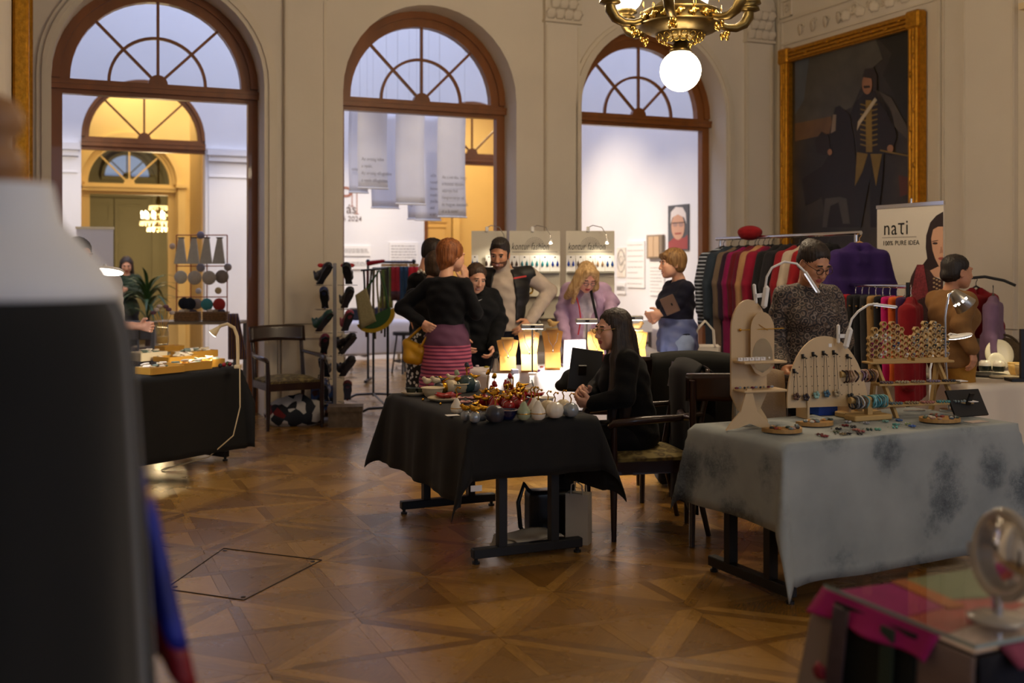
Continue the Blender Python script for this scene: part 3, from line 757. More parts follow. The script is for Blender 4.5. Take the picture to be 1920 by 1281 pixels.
# gilded frame of the facing painting on the left wall, seen edge on
pl = thing('painting', 'gilded picture frame seen edge-on on the left wall', 'painting')
pl.matrix_world = Matrix.Translation(uv(HALL_L, 0)) @ Matrix.Rotation(AW, 4, 'Z') @ Matrix.Rotation(math.pi/2, 4, 'Z')
for nm, c, d in (('side_rail', (8.6, -.06, 3.6), (.16, .11, 3.4)), ('side_rail', (10.7, -.06, 3.6), (.16, .11, 3.4)), ('top_rail', (9.65, -.06, 5.22), (2.26, .11, .16)), ('bottom_rail', (9.65, -.06, 1.98), (2.26, .11, .16))):
    MB().box(c, d, bev=.02).build(nm, GILT, pl)
MB().box((9.65, -.02, 3.6), (2.0, .03, 3.2)).build('canvas', CANV, pl)

# ---------------------------------------------------------------- chandelier
CH = at(1276, 133, 7.4)
GLOBE = mat('lit_opal_globe', 'fff6e2', .3, emit=9, ecol='fff0d2')
ch = thing('chandelier', 'brass chandelier with lit opal globes hanging in the hall', 'chandelier', (CH.x, CH.y, CH.z))
MB().ball((0, 0, 0), .143, 28).build('bottom_globe', GLOBE, ch)
MB().lathe([(.075, .128), (.08, .14), (.065, .155), (.05, .165), (.055, .185), (.03, .20)], 20).build('globe_holder', BRASS, ch)
MB().lathe([(.03, .19), (.10, .205), (.165, .235), (.185, .262)], 28).build('filigree_dish', BRASS, ch)
fb = MB()
for k in range(16):
    t = 2*math.pi*k/16
    for r, z in ((.122, .210), (.160, .228)):
        M_ = Matrix.Rotation(t, 4, 'Z') @ T(r, 0, z) @ RY(-62)
        fb.tube([(.022*math.cos(a*.7), .022*math.sin(a*.7), 0) for a in range(9)], .004, 5, M=M_, closed=True)
fb.build('filigree_rings', mat('bright_brass', 'c9a452', .25, metal=1), ch)
MB().lathe([(.16, .25), (.23, .268), (.285, .30), (.295, .318), (.27, .325)], 32).build('bowl', BRASS, ch)
MB().lathe([(.265, .32), (.265, .385), (.28, .398), (.26, .41), (.20, .44), (.08, .52), (.05, .60)], 32).build('drum', BRASS, ch)
og = SDF(.01).el((.272, 0, .355), (.016, .018, .032)).el((.272, .026, .365), .013).el((.272, -.026, .348), .013)
ogm = np_mesh('relief_boss', *og.mesh(.006), MATS['bright_brass'])
for k in range(18): link('relief_boss', ogm, ch, Matrix.Rotation(2*math.pi*k/18, 4, 'Z'))
for k in range(6):
    t = math.radians(60*k+12); M_ = Matrix.Rotation(t, 4, 'Z')
    a = MB(); a.tube([(.25, 0, .345), (.34, 0, .315), (.41, 0, .315), (.47, 0, .345), (.505, 0, .40), (.51, 0, .45)], .03, 10, M=M_, rs=[.022, .026, .03, .036, .04, .034])
    arm = a.build('arm', BRASS, ch)
    MB().lathe([(.03, .43), (.075, .445), (.07, .465), (.05, .475), (.085, .49), (.08, .51)], 18, M=M_ @ T(.51, 0, 0)).build('cup', BRASS, arm)
    MB().ball((.51, 0, .62), .125, 20, M=M_).build('globe', GLOBE, arm)
    lf = MB()
    for q in range(6): lf.ball((.33+.025*math.cos(q), .02*math.sin(q*2.1), .28-.008*q), (.016, .014, .022), 6, M=M_)
    lf.build('leaf_drop', MATS['bright_brass'], arm)
    cn = MB()
    for q in range(9):
        p = Vector((.28-.018*q, 0, .41+.07*q))
        cn.tube([p+Vector((.0, .009*math.cos(b*.9), .024*math.sin(b*.9))) for b in range(7)], .003, 4, M=Matrix.Rotation(t+.5, 4, 'Z'), closed=True)
    cn.build('chain', MATS['bright_brass'], ch)
MB().cyl((0, 0, .6), (0, 0, TOPZ-CH.z), .018).build('stem', BRASS, ch)
# added twin out of view on the same axis, for the hall's warm light
CH2 = uv(4.0, 0.6, CH.z)
dup(ch, CH2, 0, 'second brass chandelier with lit globes, added out of view to light the hall')
for c, pw_ in ((CH, 1), (CH2, .5)):  # glow of the hall chandelier and, dimmer, of the added one
    point('chandelier_glow', c+Vector((0, 0, -.22)), 34*pw_, (1, .78, .52), .14)
    for k in range(3):
        t = math.radians(120*k+40); point('chandelier_glow', c+Vector((.72*math.cos(t), .72*math.sin(t), .62)), 40*pw_, WARM, .12)

# crystal chandelier in the last room
CC = onv(297, 405, 23); cr = thing('crystal_chandelier', 'lit crystal chandelier glowing in the far doorway', 'chandelier', CC)
CRY = mat('lit_crystal', 'fff1cc', .08, emit=.9, ecol='ffdf9a'); CANDLE = mat('candle_bulb', 'fff4da', .3, emit=11, ecol='ffe9b8')
for r, z, n, nm in ((.36, -.12, 26, 'lower_tier'), (.30, .02, 22, 'middle_tier'), (.18, .2, 14, 'upper_tier'), (.22, -.24, 16, 'bottom_tier')):
    q = MB()
    q.tube([(r*math.cos(t*math.pi/12), r*math.sin(t*math.pi/12), z) for t in range(24)], .008, 5, closed=True)
    for k in range(n):
        t = 2*math.pi*k/n; q.ball((r*math.cos(t), r*math.sin(t), z-.05), (.012, .012, .035), 6); q.ball((r*.93*math.cos(t), r*.93*math.sin(t), z-.015), .014, 6)
    q.build(nm, CRY, cr)
for k in range(12):
    t = 2*math.pi*k/12; MB().cyl((.33*math.cos(t), .33*math.sin(t), -.05), (.33*math.cos(t), .33*math.sin(t), .02), .012, n=6).ball((.33*math.cos(t), .33*math.sin(t), .055), (.022, .022, .04), 8).build('candle', CANDLE, cr)
MB().cyl((0, 0, -.3), (0, 0, 5.6-CC.z), .02, n=8).lathe([(.02, -.32), (.07, -.26), (.03, -.1), (.06, .05), (.03, .2), (.05, .3), (.02, .42)], 10).build('stem', BRASS, cr)
point('crystal_light', CC+Vector((0, 0, -.5)), 150, (1, .75, .4), .2)

# ---------------------------------------------------------------- tables and cloths
def cloth(name, label, cat, M, L, Wd, h, ov, m, amp=.03, freq=9, res=.045, seed=0, th=.005, group=None, cornerf=.22, floor=.004):
    xn, xp, yn, yp = ov; rnd = random.Random(seed); ph = [rnd.uniform(0, 6) for _ in range(8)]
    X0, X1, Y0, Y1 = -L/2-xn, L/2+xp, -Wd/2-yn, Wd/2+yp
    def fn(a, b):
        x = X0+(X1-X0)*a; y = Y0+(Y1-Y0)*b
        ex = max(0, -L/2-x, x-L/2); ey = max(0, -Wd/2-y, y-Wd/2); sx = -1 if x < 0 else 1; sy = -1 if y < 0 else 1
        cx = min(max(x, -L/2), L/2); cy = min(max(y, -Wd/2), Wd/2); r = math.hypot(ex, ey)
        if r < 1e-9:
            return (x, y, h+.0015*math.sin(x*9+ph[0])*math.sin(y*11+ph[1]))
        if ex > 0 and ey == 0: t = y; dd = min(y+Wd/2, Wd/2-y); dx, dy = sx, 0; q = ph[2+(sx > 0)]
        elif ey > 0 and ex == 0: t = x; dd = min(x+L/2, L/2-x); dx, dy = 0, sy; q = ph[4+(sy > 0)]
        else: dd = 0; dx, dy = sx*ex/r, sy*ey/r; t = 0; q = 0
        cf = math.exp(-dd/.10)
        fold = (amp*(.55*math.sin(t*freq+q)+.3*math.sin(t*freq*1.9+q*2)+.25) if dd > 0 else 0)*min(1, r/.3)*(1-cf)
        s2 = (2*abs(dx*dy))
        out = .010+r*(.03+.07*cf+cornerf*s2*s2)+max(fold, -.008)
        z = h-max(0, r-.008)*(.985-.10*s2)
        if z < floor: out += (floor-z)*.8; z = floor+.01*abs(math.sin(out*60))
        return (cx+dx*out, cy+dy*out, z)
    o = MB().sheet(fn, int((X1-X0)/res), int((Y1-Y0)/res), th).build(name, m, None, M); tag(o, label, cat, group); return o
def tframe_table(name, label, M, L, Wd, h, footm=BLACKM, topm=None):
    t = thing(name, label, 'table'); t.matrix_world = M
    MB().box((0, 0, h-.015), (L, Wd, .025)).build('tabletop', topm or mat('grey_laminate', 'b5b2ac', .5), t)
    for s in (-1, 1):
        x = s*(L/2-.08)
        MB().box((x, 0, .055), (.05, Wd*.9, .05), bev=.004).build('foot_bar', footm, t)
        for e in (-1, 1): MB().box((x, e*.15, .08+(h-.11)/2), (.05, .045, h-.11)).build('leg', footm, t)
        for e in (-1, 1): MB().cyl((x, e*(Wd*.42), 0), (x, e*(Wd*.42), .012), .02).cyl((x, e*(Wd*.42), .012), (x, e*(Wd*.42), .04), .01).build('levelling_foot', footm, t)
        MB().box((x, 0, h-.045), (.045, Wd*.8, .03)).build('top_rail', footm, t)
    return t
# ceramics table (long axis along v)
MBT = Matrix.Translation((-.16, 6.2, 0)) @ Matrix.Rotation(AW+math.pi/2, 4, 'Z')
tframe_table('folding_table', 'folding table with black steel T-legs under the black cloth of the ceramics stall', MBT, 1.38, .70, .74)
cloth('tablecloth', 'black cloth draped over the ceramics table with pointed hanging corners', 'tablecloth', MBT, 1.40, .72, .742, (.30, .3, .42, .44), BLACKC, .03, 14, seed=3)
# grey tie-dyed table
AG = math.radians(26); gn = Vector((1.218, 4.776, 0)); ge1 = Vector((math.cos(AG), math.sin(AG), 0)); ge2 = Vector((-math.sin(AG), math.cos(AG), 0))
gc = gn+ge1*.75+ge2*.35; MGT = Matrix.Translation(gc) @ Matrix.Rotation(AG, 4, 'Z')
tframe_table('folding_table', 'folding table with dark T-legs under the grey tie-dyed cloth', MGT, 1.48, .68, .74)
def tiedye(N, L, tc):
    src = tc.outputs['Object']
    v = N.new('ShaderNodeTexVoronoi'); v.inputs['Scale'].default_value = 3.6; v.inputs['Randomness'].default_value = .9
    n0 = N.new('ShaderNodeTexNoise'); n0.inputs['Scale'].default_value = 22; n0.inputs['Detail'].default_value = 5; L.new(src, n0.inputs[0])
    ad = N.new('ShaderNodeVectorMath'); ad.operation = 'MULTIPLY_ADD'; ad.inputs[1].default_value = (.10, .10, .10); L.new(n0.outputs['Color'], ad.inputs[0]); L.new(src, ad.inputs[2]); L.new(ad.outputs[0], v.inputs[0])
    rays = noise(N, L, src, 60, 6, None, 1.5); big = noise(N, L, src, 3.2, 5)
    sp = N.new('ShaderNodeMapRange'); sp.inputs[1].default_value = .0; sp.inputs[2].default_value = .55; sp.inputs[3].default_value = .52; sp.inputs[4].default_value = 0; L.new(v.outputs['Distance'], sp.inputs[0])
    a = math2(N, L, 'MULTIPLY', sp.outputs[0], math2(N, L, 'MULTIPLY', rays, 2.2))
    return math2(N, L, 'ADD', math2(N, L, 'MULTIPLY', a, math2(N, L, 'MULTIPLY', big, 1.7)), math2(N, L, 'MULTIPLY', big, .50))
GREYC = ramp_mat('grey_tie_dye', tiedye, [(.10, '9ea4a5'), (.28, '8b9294'), (.50, '5f676d'), (.85, '2b3139')], .85, .05)
cloth('tablecloth', 'grey tie-dyed cloth reaching the floor over the jewellery table', 'tablecloth', MGT, 1.50, .70, .742, (.40, .42, .64, .3), GREYC, .02, 7, seed=11, cornerf=.10)
# lit jewellery table
jn = Vector((-.158, 7.88, 0)); jc = jn+EU*.82+EV*.30; MJT = Matrix.Translation(jc) @ Matrix.Rotation(AW, 4, 'Z')
tframe_table('folding_table', 'folding table under the white cloth of the brightly lit jewellery stall', MJT, 1.62, .58, .74)
cloth('tablecloth', 'white cloth on the brightly lit necklace table', 'tablecloth', MJT, 1.64, .60, .742, (.5, .5, .5, .4), mat('white_linen', 'd8d4da', .8), .02, 8, seed=5)
# left stall table
ld = Vector((-.552, -.834, 0)); lp = Vector((-.834, .552, 0)); lcn = Vector((-2.17, 8.5, 0)); lc = lcn+ld*.72+lp*.36
MLT = Matrix.Translation(lc) @ Matrix.Rotation(math.atan2(-ld.y, -ld.x), 4, 'Z')
tframe_table('folding_table', 'folding table with black T-leg under the black cloth of the left stall', MLT, 1.42, .70, .74)
cloth('tablecloth', 'black cloth hanging nearly to the floor on the left stall table', 'tablecloth', MLT, 1.44, .72, .742, (.45, .22, .66, .12), BLACKC, .012, 7, seed=8)
# round-edged white table at the right
MRT = Matrix.Translation((3.72, 7.75, 0)) @ Matrix.Rotation(.25, 4, 'Z')
tframe_table('folding_table', 'folding table under the cream cloth by the right wall', MRT, 1.5, .75, .74)
cloth('tablecloth', 'cream pleated cloth on the table of plates and bowls at right', 'tablecloth', MRT, 1.52, .78, .742, (.6, .6, .66, .4), mat('cream_linen', 'd9cfc0', .75), .05, 16, seed=15, res=.035)
# table behind with the display panels
MKT = Matrix.Translation((.62, 10.25, 0)) @ Matrix.Rotation(.05, 4, 'Z')
tframe_table('folding_table', 'table carrying the white earring display panels', MKT, 1.5, .6, .74)
cloth('tablecloth', 'white cloth on the table of the earring panels', 'tablecloth', MKT, 1.52, .62, .742, (.4, .4, .5, .3), MATS['white_linen'], .02, 9, seed=21)
# white-clothed table in the gallery
pg = onz(697, 603, .74); MQT = Matrix.Translation((pg.x, pg.y+.3, 0)) @ Matrix.Rotation(AW, 4, 'Z')
tframe_table('folding_table', 'chrome-footed table under a white cloth inside the gallery', MQT, 1.0, .6, .74, CHROME)
cloth('tablecloth', 'white cloth on the gallery table behind the scarf rack', 'tablecloth', MQT, 1.02, .62, .742, (.45, .45, .5, .3), MATS['white_linen'], .03, 14, seed=25)
# second gallery table right, dark legs
p2 = onz(1165, 600, .74); t = thing('side_table', 'white table with dark legs by the gallery wall at right', 'table', (p2.x-.05, p2.y, 0), 20)
MB().box((0, 0, .73), (.9, .5, .03)).build('tabletop', WHITE, t); MB().box((0, -.24, .64), (.9, .015, .15)).build('apron', WHITE, t)
for sx in (-1, 1):
    for sy in (-1, 1): MB().box((sx*.42, sy*.22, .36), (.04, .04, .72)).build('leg', DARKW, t)
MB().box((0, -.22, .40), (.84, .03, .04)).build('stretcher', DARKW, t)

# ---------------------------------------------------------------- armchairs
SEATF = ramp_mat('olive_damask', lambda N, L, tc: voro(N, L, tc.outputs['Object'], 22), [(.15, '6d5a2e'), (.4, '4a3d20'), (.7, '80703f')], .85)
def armchair(name, label, loc, rotz, seatm=SEATF, group=None):
    """faces -y; curved dark back rail, open back, bent arms, tapered legs"""
    c = thing(name, label, 'chair', loc, rotz, group)
    s = MB(); s.grid(lambda a, b: ((a-.5)*.52*(1-.04*abs(b-.5)), (b-.5)*.50, .455+.045*math.sin(math.pi*min(max(a, .001), .999))**.5*math.sin(math.pi*min(max(b, .001), .999))**.5), 12, 12); s.box((0, 0, .445), (.51, .49, .03))
    s.build('seat', seatm, c)
    MB().box((0, -.235, .405), (.50, .03, .07)).build('front_rail', DARKW, c); MB().box((0, .235, .405), (.46, .03, .07)).build('back_rail_low', DARKW, c)
    for x in (-1, 1):
        MB().box((x*.25, 0, .405), (.03, .46, .07)).build('side_rail', DARKW, c)
        MB().tube([(x*.265, -.24, .0), (x*.262, -.24, .25), (x*.262, -.24, .44), (x*.268, -.24, .66)], .02, 6, rs=[.016, .022, .024, .018]).build('leg', DARKW, c)
        MB().tube([(x*.25, .33, .0), (x*.245, .26, .30), (x*.245, .25, .45), (x*.245, .29, .70), (x*.25, .35, .92)], .02, 6, rs=[.016, .02, .024, .02, .018]).build('leg', DARKW, c)
        MB().tube([(x*.25, .29, .70), (x*.29, .12, .685), (x*.305, -.08, .68), (x*.285, -.25, .665), (x*.275, -.27, .64)], .02, 6, rs=[.016, .02, .024, .024, .015]).build('arm', DARKW, c)
    def back(a, b):
        x = (a-.5)*.56; return (x, .335+.03*b-.06*(1-(2*a-1)**2)*-1*.9-.05, .80+.15*b+.01*math.sin(math.pi*a))
    MB().sheet(back, 14, 5, .024).build('backrest', DARKW, c)
    return c
ac = Vector((-2.17, 10.30, 0))
armchair('armchair', 'dark wooden armchair with olive patterned seat standing against the pilaster', ac, 30)
armchair('armchair', 'dark armchair in which the long-haired woman sits', (.75, 6.28, 0), -78)
armchair('armchair', 'dark armchair with a charcoal coat over its back behind the seated woman', (1.13, 7.25, 0), -186)
armchair('armchair', 'dark wooden chair with a beige towel over its back beside the grey table', (1.28, 6.14, 0), 172)

# ---------------------------------------------------------------- roll-up banner with the portrait
nb_l = onu(1645, 388, 6.48); nb = thing('rollup_banner', 'white roll-up banner lettered nati 100% pure idea with a portrait', 'banner')
nb.matrix_world = Matrix.Translation(uv(6.48, 0)) @ Matrix.Rotation(AW-math.pi/2, 4, 'Z')
v1, v2 = nb_l.dot(EV), onu(1770, 380, 6.48).dot(EV)
MB().box((-(v1+v2)/2, 0, 1.06), (v1-v2, .006, 1.96)).build('panel', mat('banner_film', 'cfc8bd', .45), nb)
MB().box((-(v1+v2)/2, 0, 2.045), (v1-v2+.01, .02, .03)).cyl((-(v1+v2)/2, .02, 0), (-(v1+v2)/2, .02, 2.1), .008).build('top_bar', CHROME, nb)
MB().box((-(v1+v2)/2, .02, .05), (v1-v2+.04, .18, .09), bev=.02).build('base', CHROME, nb)
def nbl(px, py): p = onu(px, py, 6.48); return (-p.dot(EV), p.z)
def nbp(name, pts, m, y):
    poly = [nbl(1640+a/5.336, 380+b/5.336) for a, b in pts]
    ar = sum(poly[i][0]*poly[(i+1) % len(poly)][1]-poly[(i+1) % len(poly)][0]*poly[i][1] for i in range(len(poly)))
    if ar < 0: poly = poly[::-1]
    MB().prism(poly, y-.0008, y).build(name, m, nb)
nbp('printed_hair', [(690, 90), (620, 130), (560, 200), (520, 330), (515, 450), (530, 560), (470, 640), (520, 690), (600, 700), (690, 640)], mat('print_hair', '2a1d1e', .6), -.004)
nbp('printed_face', [(690, 240), (640, 240), (590, 270), (570, 360), (585, 480), (610, 560), (650, 640), (690, 660)], SKINP, -.005)
nbp('printed_neck', [(560, 680), (640, 640), (690, 650), (690, 760), (600, 740)], SKINP, -.0052)
nbp('printed_eye', ell(610, 408, 26, 12), mat('print_eye', '3a2a26', .6), -.006)
nbp('printed_brow', [(580, 385), (640, 375), (640, 382), (582, 392)], MATS['print_hair'], -.006)
nbp('printed_lips', ell(672, 560, 30, 14), mat('print_lips', '9a4f48', .6), -.006)
nbp('printed_nose', [(668, 440), (676, 440), (690, 500), (655, 510)], mat('print_shade', 'a87a64', .6), -.006)
nbp('printed_jacket', [(470, 640), (560, 680), (600, 740), (690, 780), (690, 1270), (420, 1270), (330, 900), (370, 740), (430, 620)], mat('print_jacket', '3a2326', .7, var=.4, vs=60), -.0048)
for k in range(9):
    x = 350+k*20; nbp('printed_fringe', [(430+k*4, 620), (450+k*6, 620), (x+40, 1000-k*8), (x, 1020-k*14)], mat('print_fringe', '7d3038', .7, var=.5, vs=80), -.0056-.0003*k)
for k in range(9): nbp('printed_necklace', ell(600+(k % 3)*28, 760+k*14, 12, 9, 8), mat('print_beads', 'b49a78', .5), -.0065)
q = nbl(1640+92/5.336, 380+325/5.336); text('na\u03c4i', .175, INK, nb, T(q[0], -.006, q[1]) @ UPR, space=1.12, sx=.92)
a, b_ = nbl(1655, 446), nbl(1719, 445); MB().box(((a[0]+b_[0])/2, -.006, a[1]), (b_[0]-a[0], .001, .004)).build('printed_rule', INKG, nb)
q = nbl(1640+85/5.336, 380+430/5.336); text('100% PURE IDEA', .055, INK, nb, T(q[0], -.006, q[1]) @ UPR, space=1.05)

# second roll-up banner in the gallery (left), vertical lettering half hidden
rb = thing('rollup_banner', 'white roll-up banner standing behind the left stall', 'banner', onv(178, 500, 13.2)*1, 20); rb.location.z = 0
MB().box((0, 0, 1.0), (.40, .006, 1.95)).build('panel', mat('banner_white', 'd8d4d2', .5), rb); MB().box((0, 0, 1.985), (.42, .02, .03)).build('top_bar', mat('cream_bar', 'e4d6b0', .4), rb); MB().box((0, 0, .04), (.42, .15, .08)).build('base', CHROME, rb)
text('vhange', .10, INK, rb, T(-.14, -.005, 1.45) @ UPR, shear=.2, space=.85)

# ---------------------------------------------------------------- gallery: hanging sheets, wall texts, portrait
SHEET = mat('hanging_paper', 'e7e6ea', .85, trans=0, var=.02)
def hang(px0, px1, pyb, v, lines, tx, ty, label):
    a = onv(px0, pyb, v); b = onv(px1, pyb, v); u0, u1 = a.dot(EU), b.dot(EU); zb = (a.z+b.z)/2
    s = thing('hanging_sheet', label, 'paper banner', uv((u0+u1)/2, v, zb), math.degrees(AW), 'printed sheets hanging in the gallery')
    w = u1-u0; H = 3.74-zb
    MB().sheet(lambda p, q: ((p-.5)*w, .05*math.sin(q*3)+.01*math.sin(p*4), q*H), 4, 12, .003).build('sheet', SHEET, s)
    MB().cyl((-w/2-.01, 0, .0), (w/2+.01, 0, .0), .012, n=8).build('bottom_rod', WHITE, s)
    for x in (-1, 1): MB().cyl((x*w*.45, .0, H-.01), (x*w*.45, 0, 5.98-zb), .002, n=4).build('wire', CHROME, s)
    for k, l in enumerate(lines): text(l, .062, INKG, s, T(-w/2+tx, -.012+.003*k, ty-k*.092) @ UPR, ext=.0004, sx=.8)
L1 = ['Az ország lelke', 'a nyelv,', 'Az ország elfoglalása', 'a nyelv elfoglalása.']
L2 = ['Az a kérdés, hogy', 'a hosszú éjszaka', 'szárnya hol', 'hangversenyt ad,', 'és hogyan búcsúzik', 'el a fa ezek?']
hang(655, 690, 361, 14.3, ['szép'], .03, .3, 'leftmost printed sheet hanging in the middle arch, half behind the next')
hang(672, 727, 353, 13.6, L1, .04, .36, 'hanging sheet with four printed lines lit by a spot')
hang(697, 748, 390, 14.6, ['nézed'], .08, .33, 'hanging sheet reaching lowest in the left half of the middle arch')
hang(743, 797, 383, 13.8, [], 0, 0, 'broad blank hanging sheet in the centre of the middle arch')
hang(765, 806, 411, 15.0, ['az'], .03, .18, 'hanging sheet almost hidden behind the blank one')
hang(779, 826, 413, 14.5, ['idők', 'novelk', 'benne', 'tovább', 'jövőbe', 'alul', 'e szó', 'haló'], .22, .62, 'hanging sheet with a column of cut-off words')
hang(822, 874, 407, 13.7, L2, .05, .52, 'rightmost hanging sheet with six printed lines')
def wall_text(name, label, M, w, h, n, lw, board=False, seed=1):
    t = thing(name, label, 'wall text'); t.matrix_world = M; rnd = random.Random(seed)
    if board: MB().box((0, -.012, h/2), (w, .02, h)).build('board', mat('board_white', 'efece6', .6), t)
    y = -.024 if board else -.003
    for k in range(n):
        z = h-.06-(h-.12)*k/max(n-1, 1)
        q = MB(); x = -w*.44; end = w*.44*(rnd.uniform(.8, 1) if k % 6 != 5 else .3)
        while x < end:
            ww = min(rnd.uniform(.02, .07), end-x+.01); q.box((x+ww/2, y, z), (ww, .001, lw)); x += ww+.012
        q.build('text_line', INKG if board else mat('wall_ink', '6b6670', .8), t)
    return t
a = onv(440, 590, GV-.03); wall_text('wall_text', 'dark paragraph of wall text beside the left arch', MG @ T(a.dot(EU), -.02, a.z), .48, 1.38, 27, .014, seed=2)
a = onv(757, 505, GV-.02); wall_text('text_board', 'white text board on the far gallery wall above the skirts', MG @ T(a.dot(EU), 0, a.z-.3), .5, .75, 14, .012, True, 3)
a = onv(667, 480, GV-.02); wall_text('text_board', 'small white text board beside the pilaster on the gallery wall, upper one', MG @ T(a.dot(EU), 0, a.z), .5, .17, 3, .010, True, 4)
wall_text('text_board', 'small white text board beside the pilaster on the gallery wall, lower one', MG @ T(a.dot(EU), 0, a.z-.22), .5, .17, 3, .010, True, 5)
def wl(px, py): p = onv(px, py, GV-.09); return MG @ T(p.dot(EU), -.0, p.z)
wt = thing('exhibition_title', 'brown exhibition title ending in ás and 2024 on the gallery wall', 'wall lettering'); wt.matrix_world = MG @ T(onv(660, 410, GV).dot(EU), -.006, 0)
BR = mat('brown_lettering', 'a8705a', .7)
z0 = onv(660, 400, GV).z
text('P', .45, BR, wt, T(-.22, 0, onv(660, 392, GV).z+.06) @ UPR); text('ás', .22, mat('dark_brown_lettering', '6d5a52', .7), wt, T(-.10, 0, z0) @ UPR); text('ősi 2024', .12, MATS['dark_brown_lettering'], wt, T(-.25, 0, z0-.13) @ UPR)
for px, pb in ((660, 387), (669, 401)):
    e = onv(px, pb, GV); x = e.dot(EU)-onv(660, 410, GV).dot(EU)
    MB().box((x, 0, (e.z+onv(px, 355, GV).z)/2), (.014, .002, onv(px, 355, GV).z-e.z)).box((x, 0, e.z), (.06, .002, .012)).build('lettering', BR, wt)
# right gallery wall: portrait print, framed boxes, text boards (wall runs along v)
def gr(px, py): p = onu(px, py, HALL_R-.02); return -p.dot(EV), p.z
pr = thing('portrait_print', 'large colour portrait print of a white-haired man in glasses', 'photo print'); pr.matrix_world = MGR
x0, z1 = gr(1253, 386); x1, _ = gr(1291, 382); zb = gr(1253, 470)[1]
MB().box(((x0+x1)/2, -.015, (z1+zb)/2), (x1-x0, .02, z1-zb)).build('print_board', mat('print_grey', '55575c', .5, var=.2, vs=3), pr)
def prp(name, pts, m, y):
    poly = [gr(*p) for p in pts]; ar = sum(poly[i][0]*poly[(i+1) % len(poly)][1]-poly[(i+1) % len(poly)][0]*poly[i][1] for i in range(len(poly)))
    MB().prism(poly if ar > 0 else poly[::-1], y-.001, y).build(name, m, pr)
prp('printed_shirt', [(1254, 455), (1264, 446), (1284, 446), (1290, 440), (1290, 467), (1254, 468)], mat('print_red_shirt', '9c4a48', .6), -.027)
prp('printed_face', ell(1272, 425, 12.5, 25), SKINP, -.028)
prp('printed_hair', [(1258, 420), (1259, 398), (1268, 388), (1281, 389), (1287, 400), (1288, 420), (1284, 408), (1272, 402), (1262, 408)], mat('print_white_hair', 'd9cfc8', .7), -.029)
for px in (1267, 1278):
    q = ell(px, 421, 4.5, 4.5, 12); prp('printed_glasses', q, mat('print_lens', 'a5857a', .6), -.030)
prp('printed_glasses', [(1261, 418), (1286, 416), (1286, 417.5), (1261, 419.5)], INK, -.031)
prp('printed_mouth', [(1266, 437), (1279, 436), (1278, 439), (1267, 440)], MATS['print_lips'], -.030)
fr = thing('framed_object', 'open book in a shallow box frame on the gallery wall', 'framed object'); fr.matrix_world = MGR
x0, z1 = gr(1216, 441); x1, zb = gr(1245, 485)
MB().box(((x0+x1)/2, -.03, (z1+zb)/2), (x1-x0, .06, z1-zb), bev=.006).build('frame', mat('taupe_frame', '8f7f6c', .6), fr)
for k in range(2): MB().box((x0+(x1-x0)*(.32+.36*k), -.064, (z1+zb)/2), ((x1-x0)*.33, .012, (z1-zb)*.85)).build('page', mat('aged_page', 'c6a987', .7), fr)
dr = thing('ink_drawing', 'small ink drawing of a face on the gallery wall', 'drawing'); dr.matrix_world = MGR
x0, z1 = gr(1156, 465); x1, zb = gr(1172, 520)
MB().box(((x0+x1)/2, -.008, (z1+zb)/2), (x1-x0, .012, z1-zb)).build('sheet', mat('drawing_paper', 'e6dccb', .8, var=.15, vs=9), dr)
q = MB(); cx, cz = (x0+x1)/2, (z1+zb)/2
for s, r in ((1, .1), (.5, .05), (.3, .14)): q.tube([(cx+r*.9*math.cos(t*.6), -.016, cz+.08*s+r*1.3*math.sin(t*.6)) for t in range(11)], .005, 4)
q.build('ink_lines', INKG, dr)
for k, (a, b_, c, d, lab) in enumerate(((1175, 453, 1208, 540, 'tall pale text board left of the box frame on the gallery wall'), (1218, 495, 1245, 555, 'pale text board under the box frame'), (1156, 530, 1172, 552, 'small pale text board under the ink drawing'))):
    x0, z1 = gr(a, b_); x1, zb = gr(c, d); wall_text('text_board', lab, MGR @ T((x0+x1)/2, 0, zb), x1-x0, z1-zb, 8, .008, True, 30+k)

# ---------------------------------------------------------------- garment racks
def garment_mesh(w, ln, th, sleeve, collar=True, flare=1.1, skirt=False):
    s = SDF(.025)
    if skirt: s.bx((0, 0, -ln/2), (w/2, th*.5, ln/2), rd=.01)
    else:
        s.rc((-.05, 0, -.03), (-w/2+.04, 0, -.09), .035, .035).rc((.05, 0, -.03), (w/2-.04, 0, -.09), .035, .035)
        s.bx((0, 0, -.28), (w/2-.03, th*.45, .20), rd=.02); s.bx((0, 0, -ln*.72), (w/2*flare-.02, th*.55, ln*.28), rd=.02)
        for x in (-1, 1): s.rc((x*(w/2-.03), 0, -.10), (x*(w/2+.03), -.01, -sleeve*.55), .055, .05).rc((x*(w/2+.03), -.01, -sleeve*.55), (x*(w/2+.035), -.015, -sleeve), .05, .045)
        if collar: s.rc((-.06, 0, -.02), (.06, 0, -.02), .03).rc((-.06, -.02, -.03), (-.03, -.05, -.14), .02).rc((.06, -.02, -.03), (.03, -.05, -.14), .02)
    V, F = s.mesh(.016)
    V[:, 1] += .012*np.sin(V[:, 0]*38+V[:, 2]*5)*np.clip(-V[:, 2]/.4, 0, 1)
    return np_mesh('cloth_body', V, F, WHITE)
GM = {'coat': garment_mesh(.44, 1.0, .09, .62), 'long': garment_mesh(.42, 1.18, .08, .60, False, 1.2), 'jacket': garment_mesh(.44, .66, .09, .60), 'skirt': garment_mesh(.32, .6, .04, 0, skirt=True), 'knit': garment_mesh(.46, .70, .08, .58, False)}
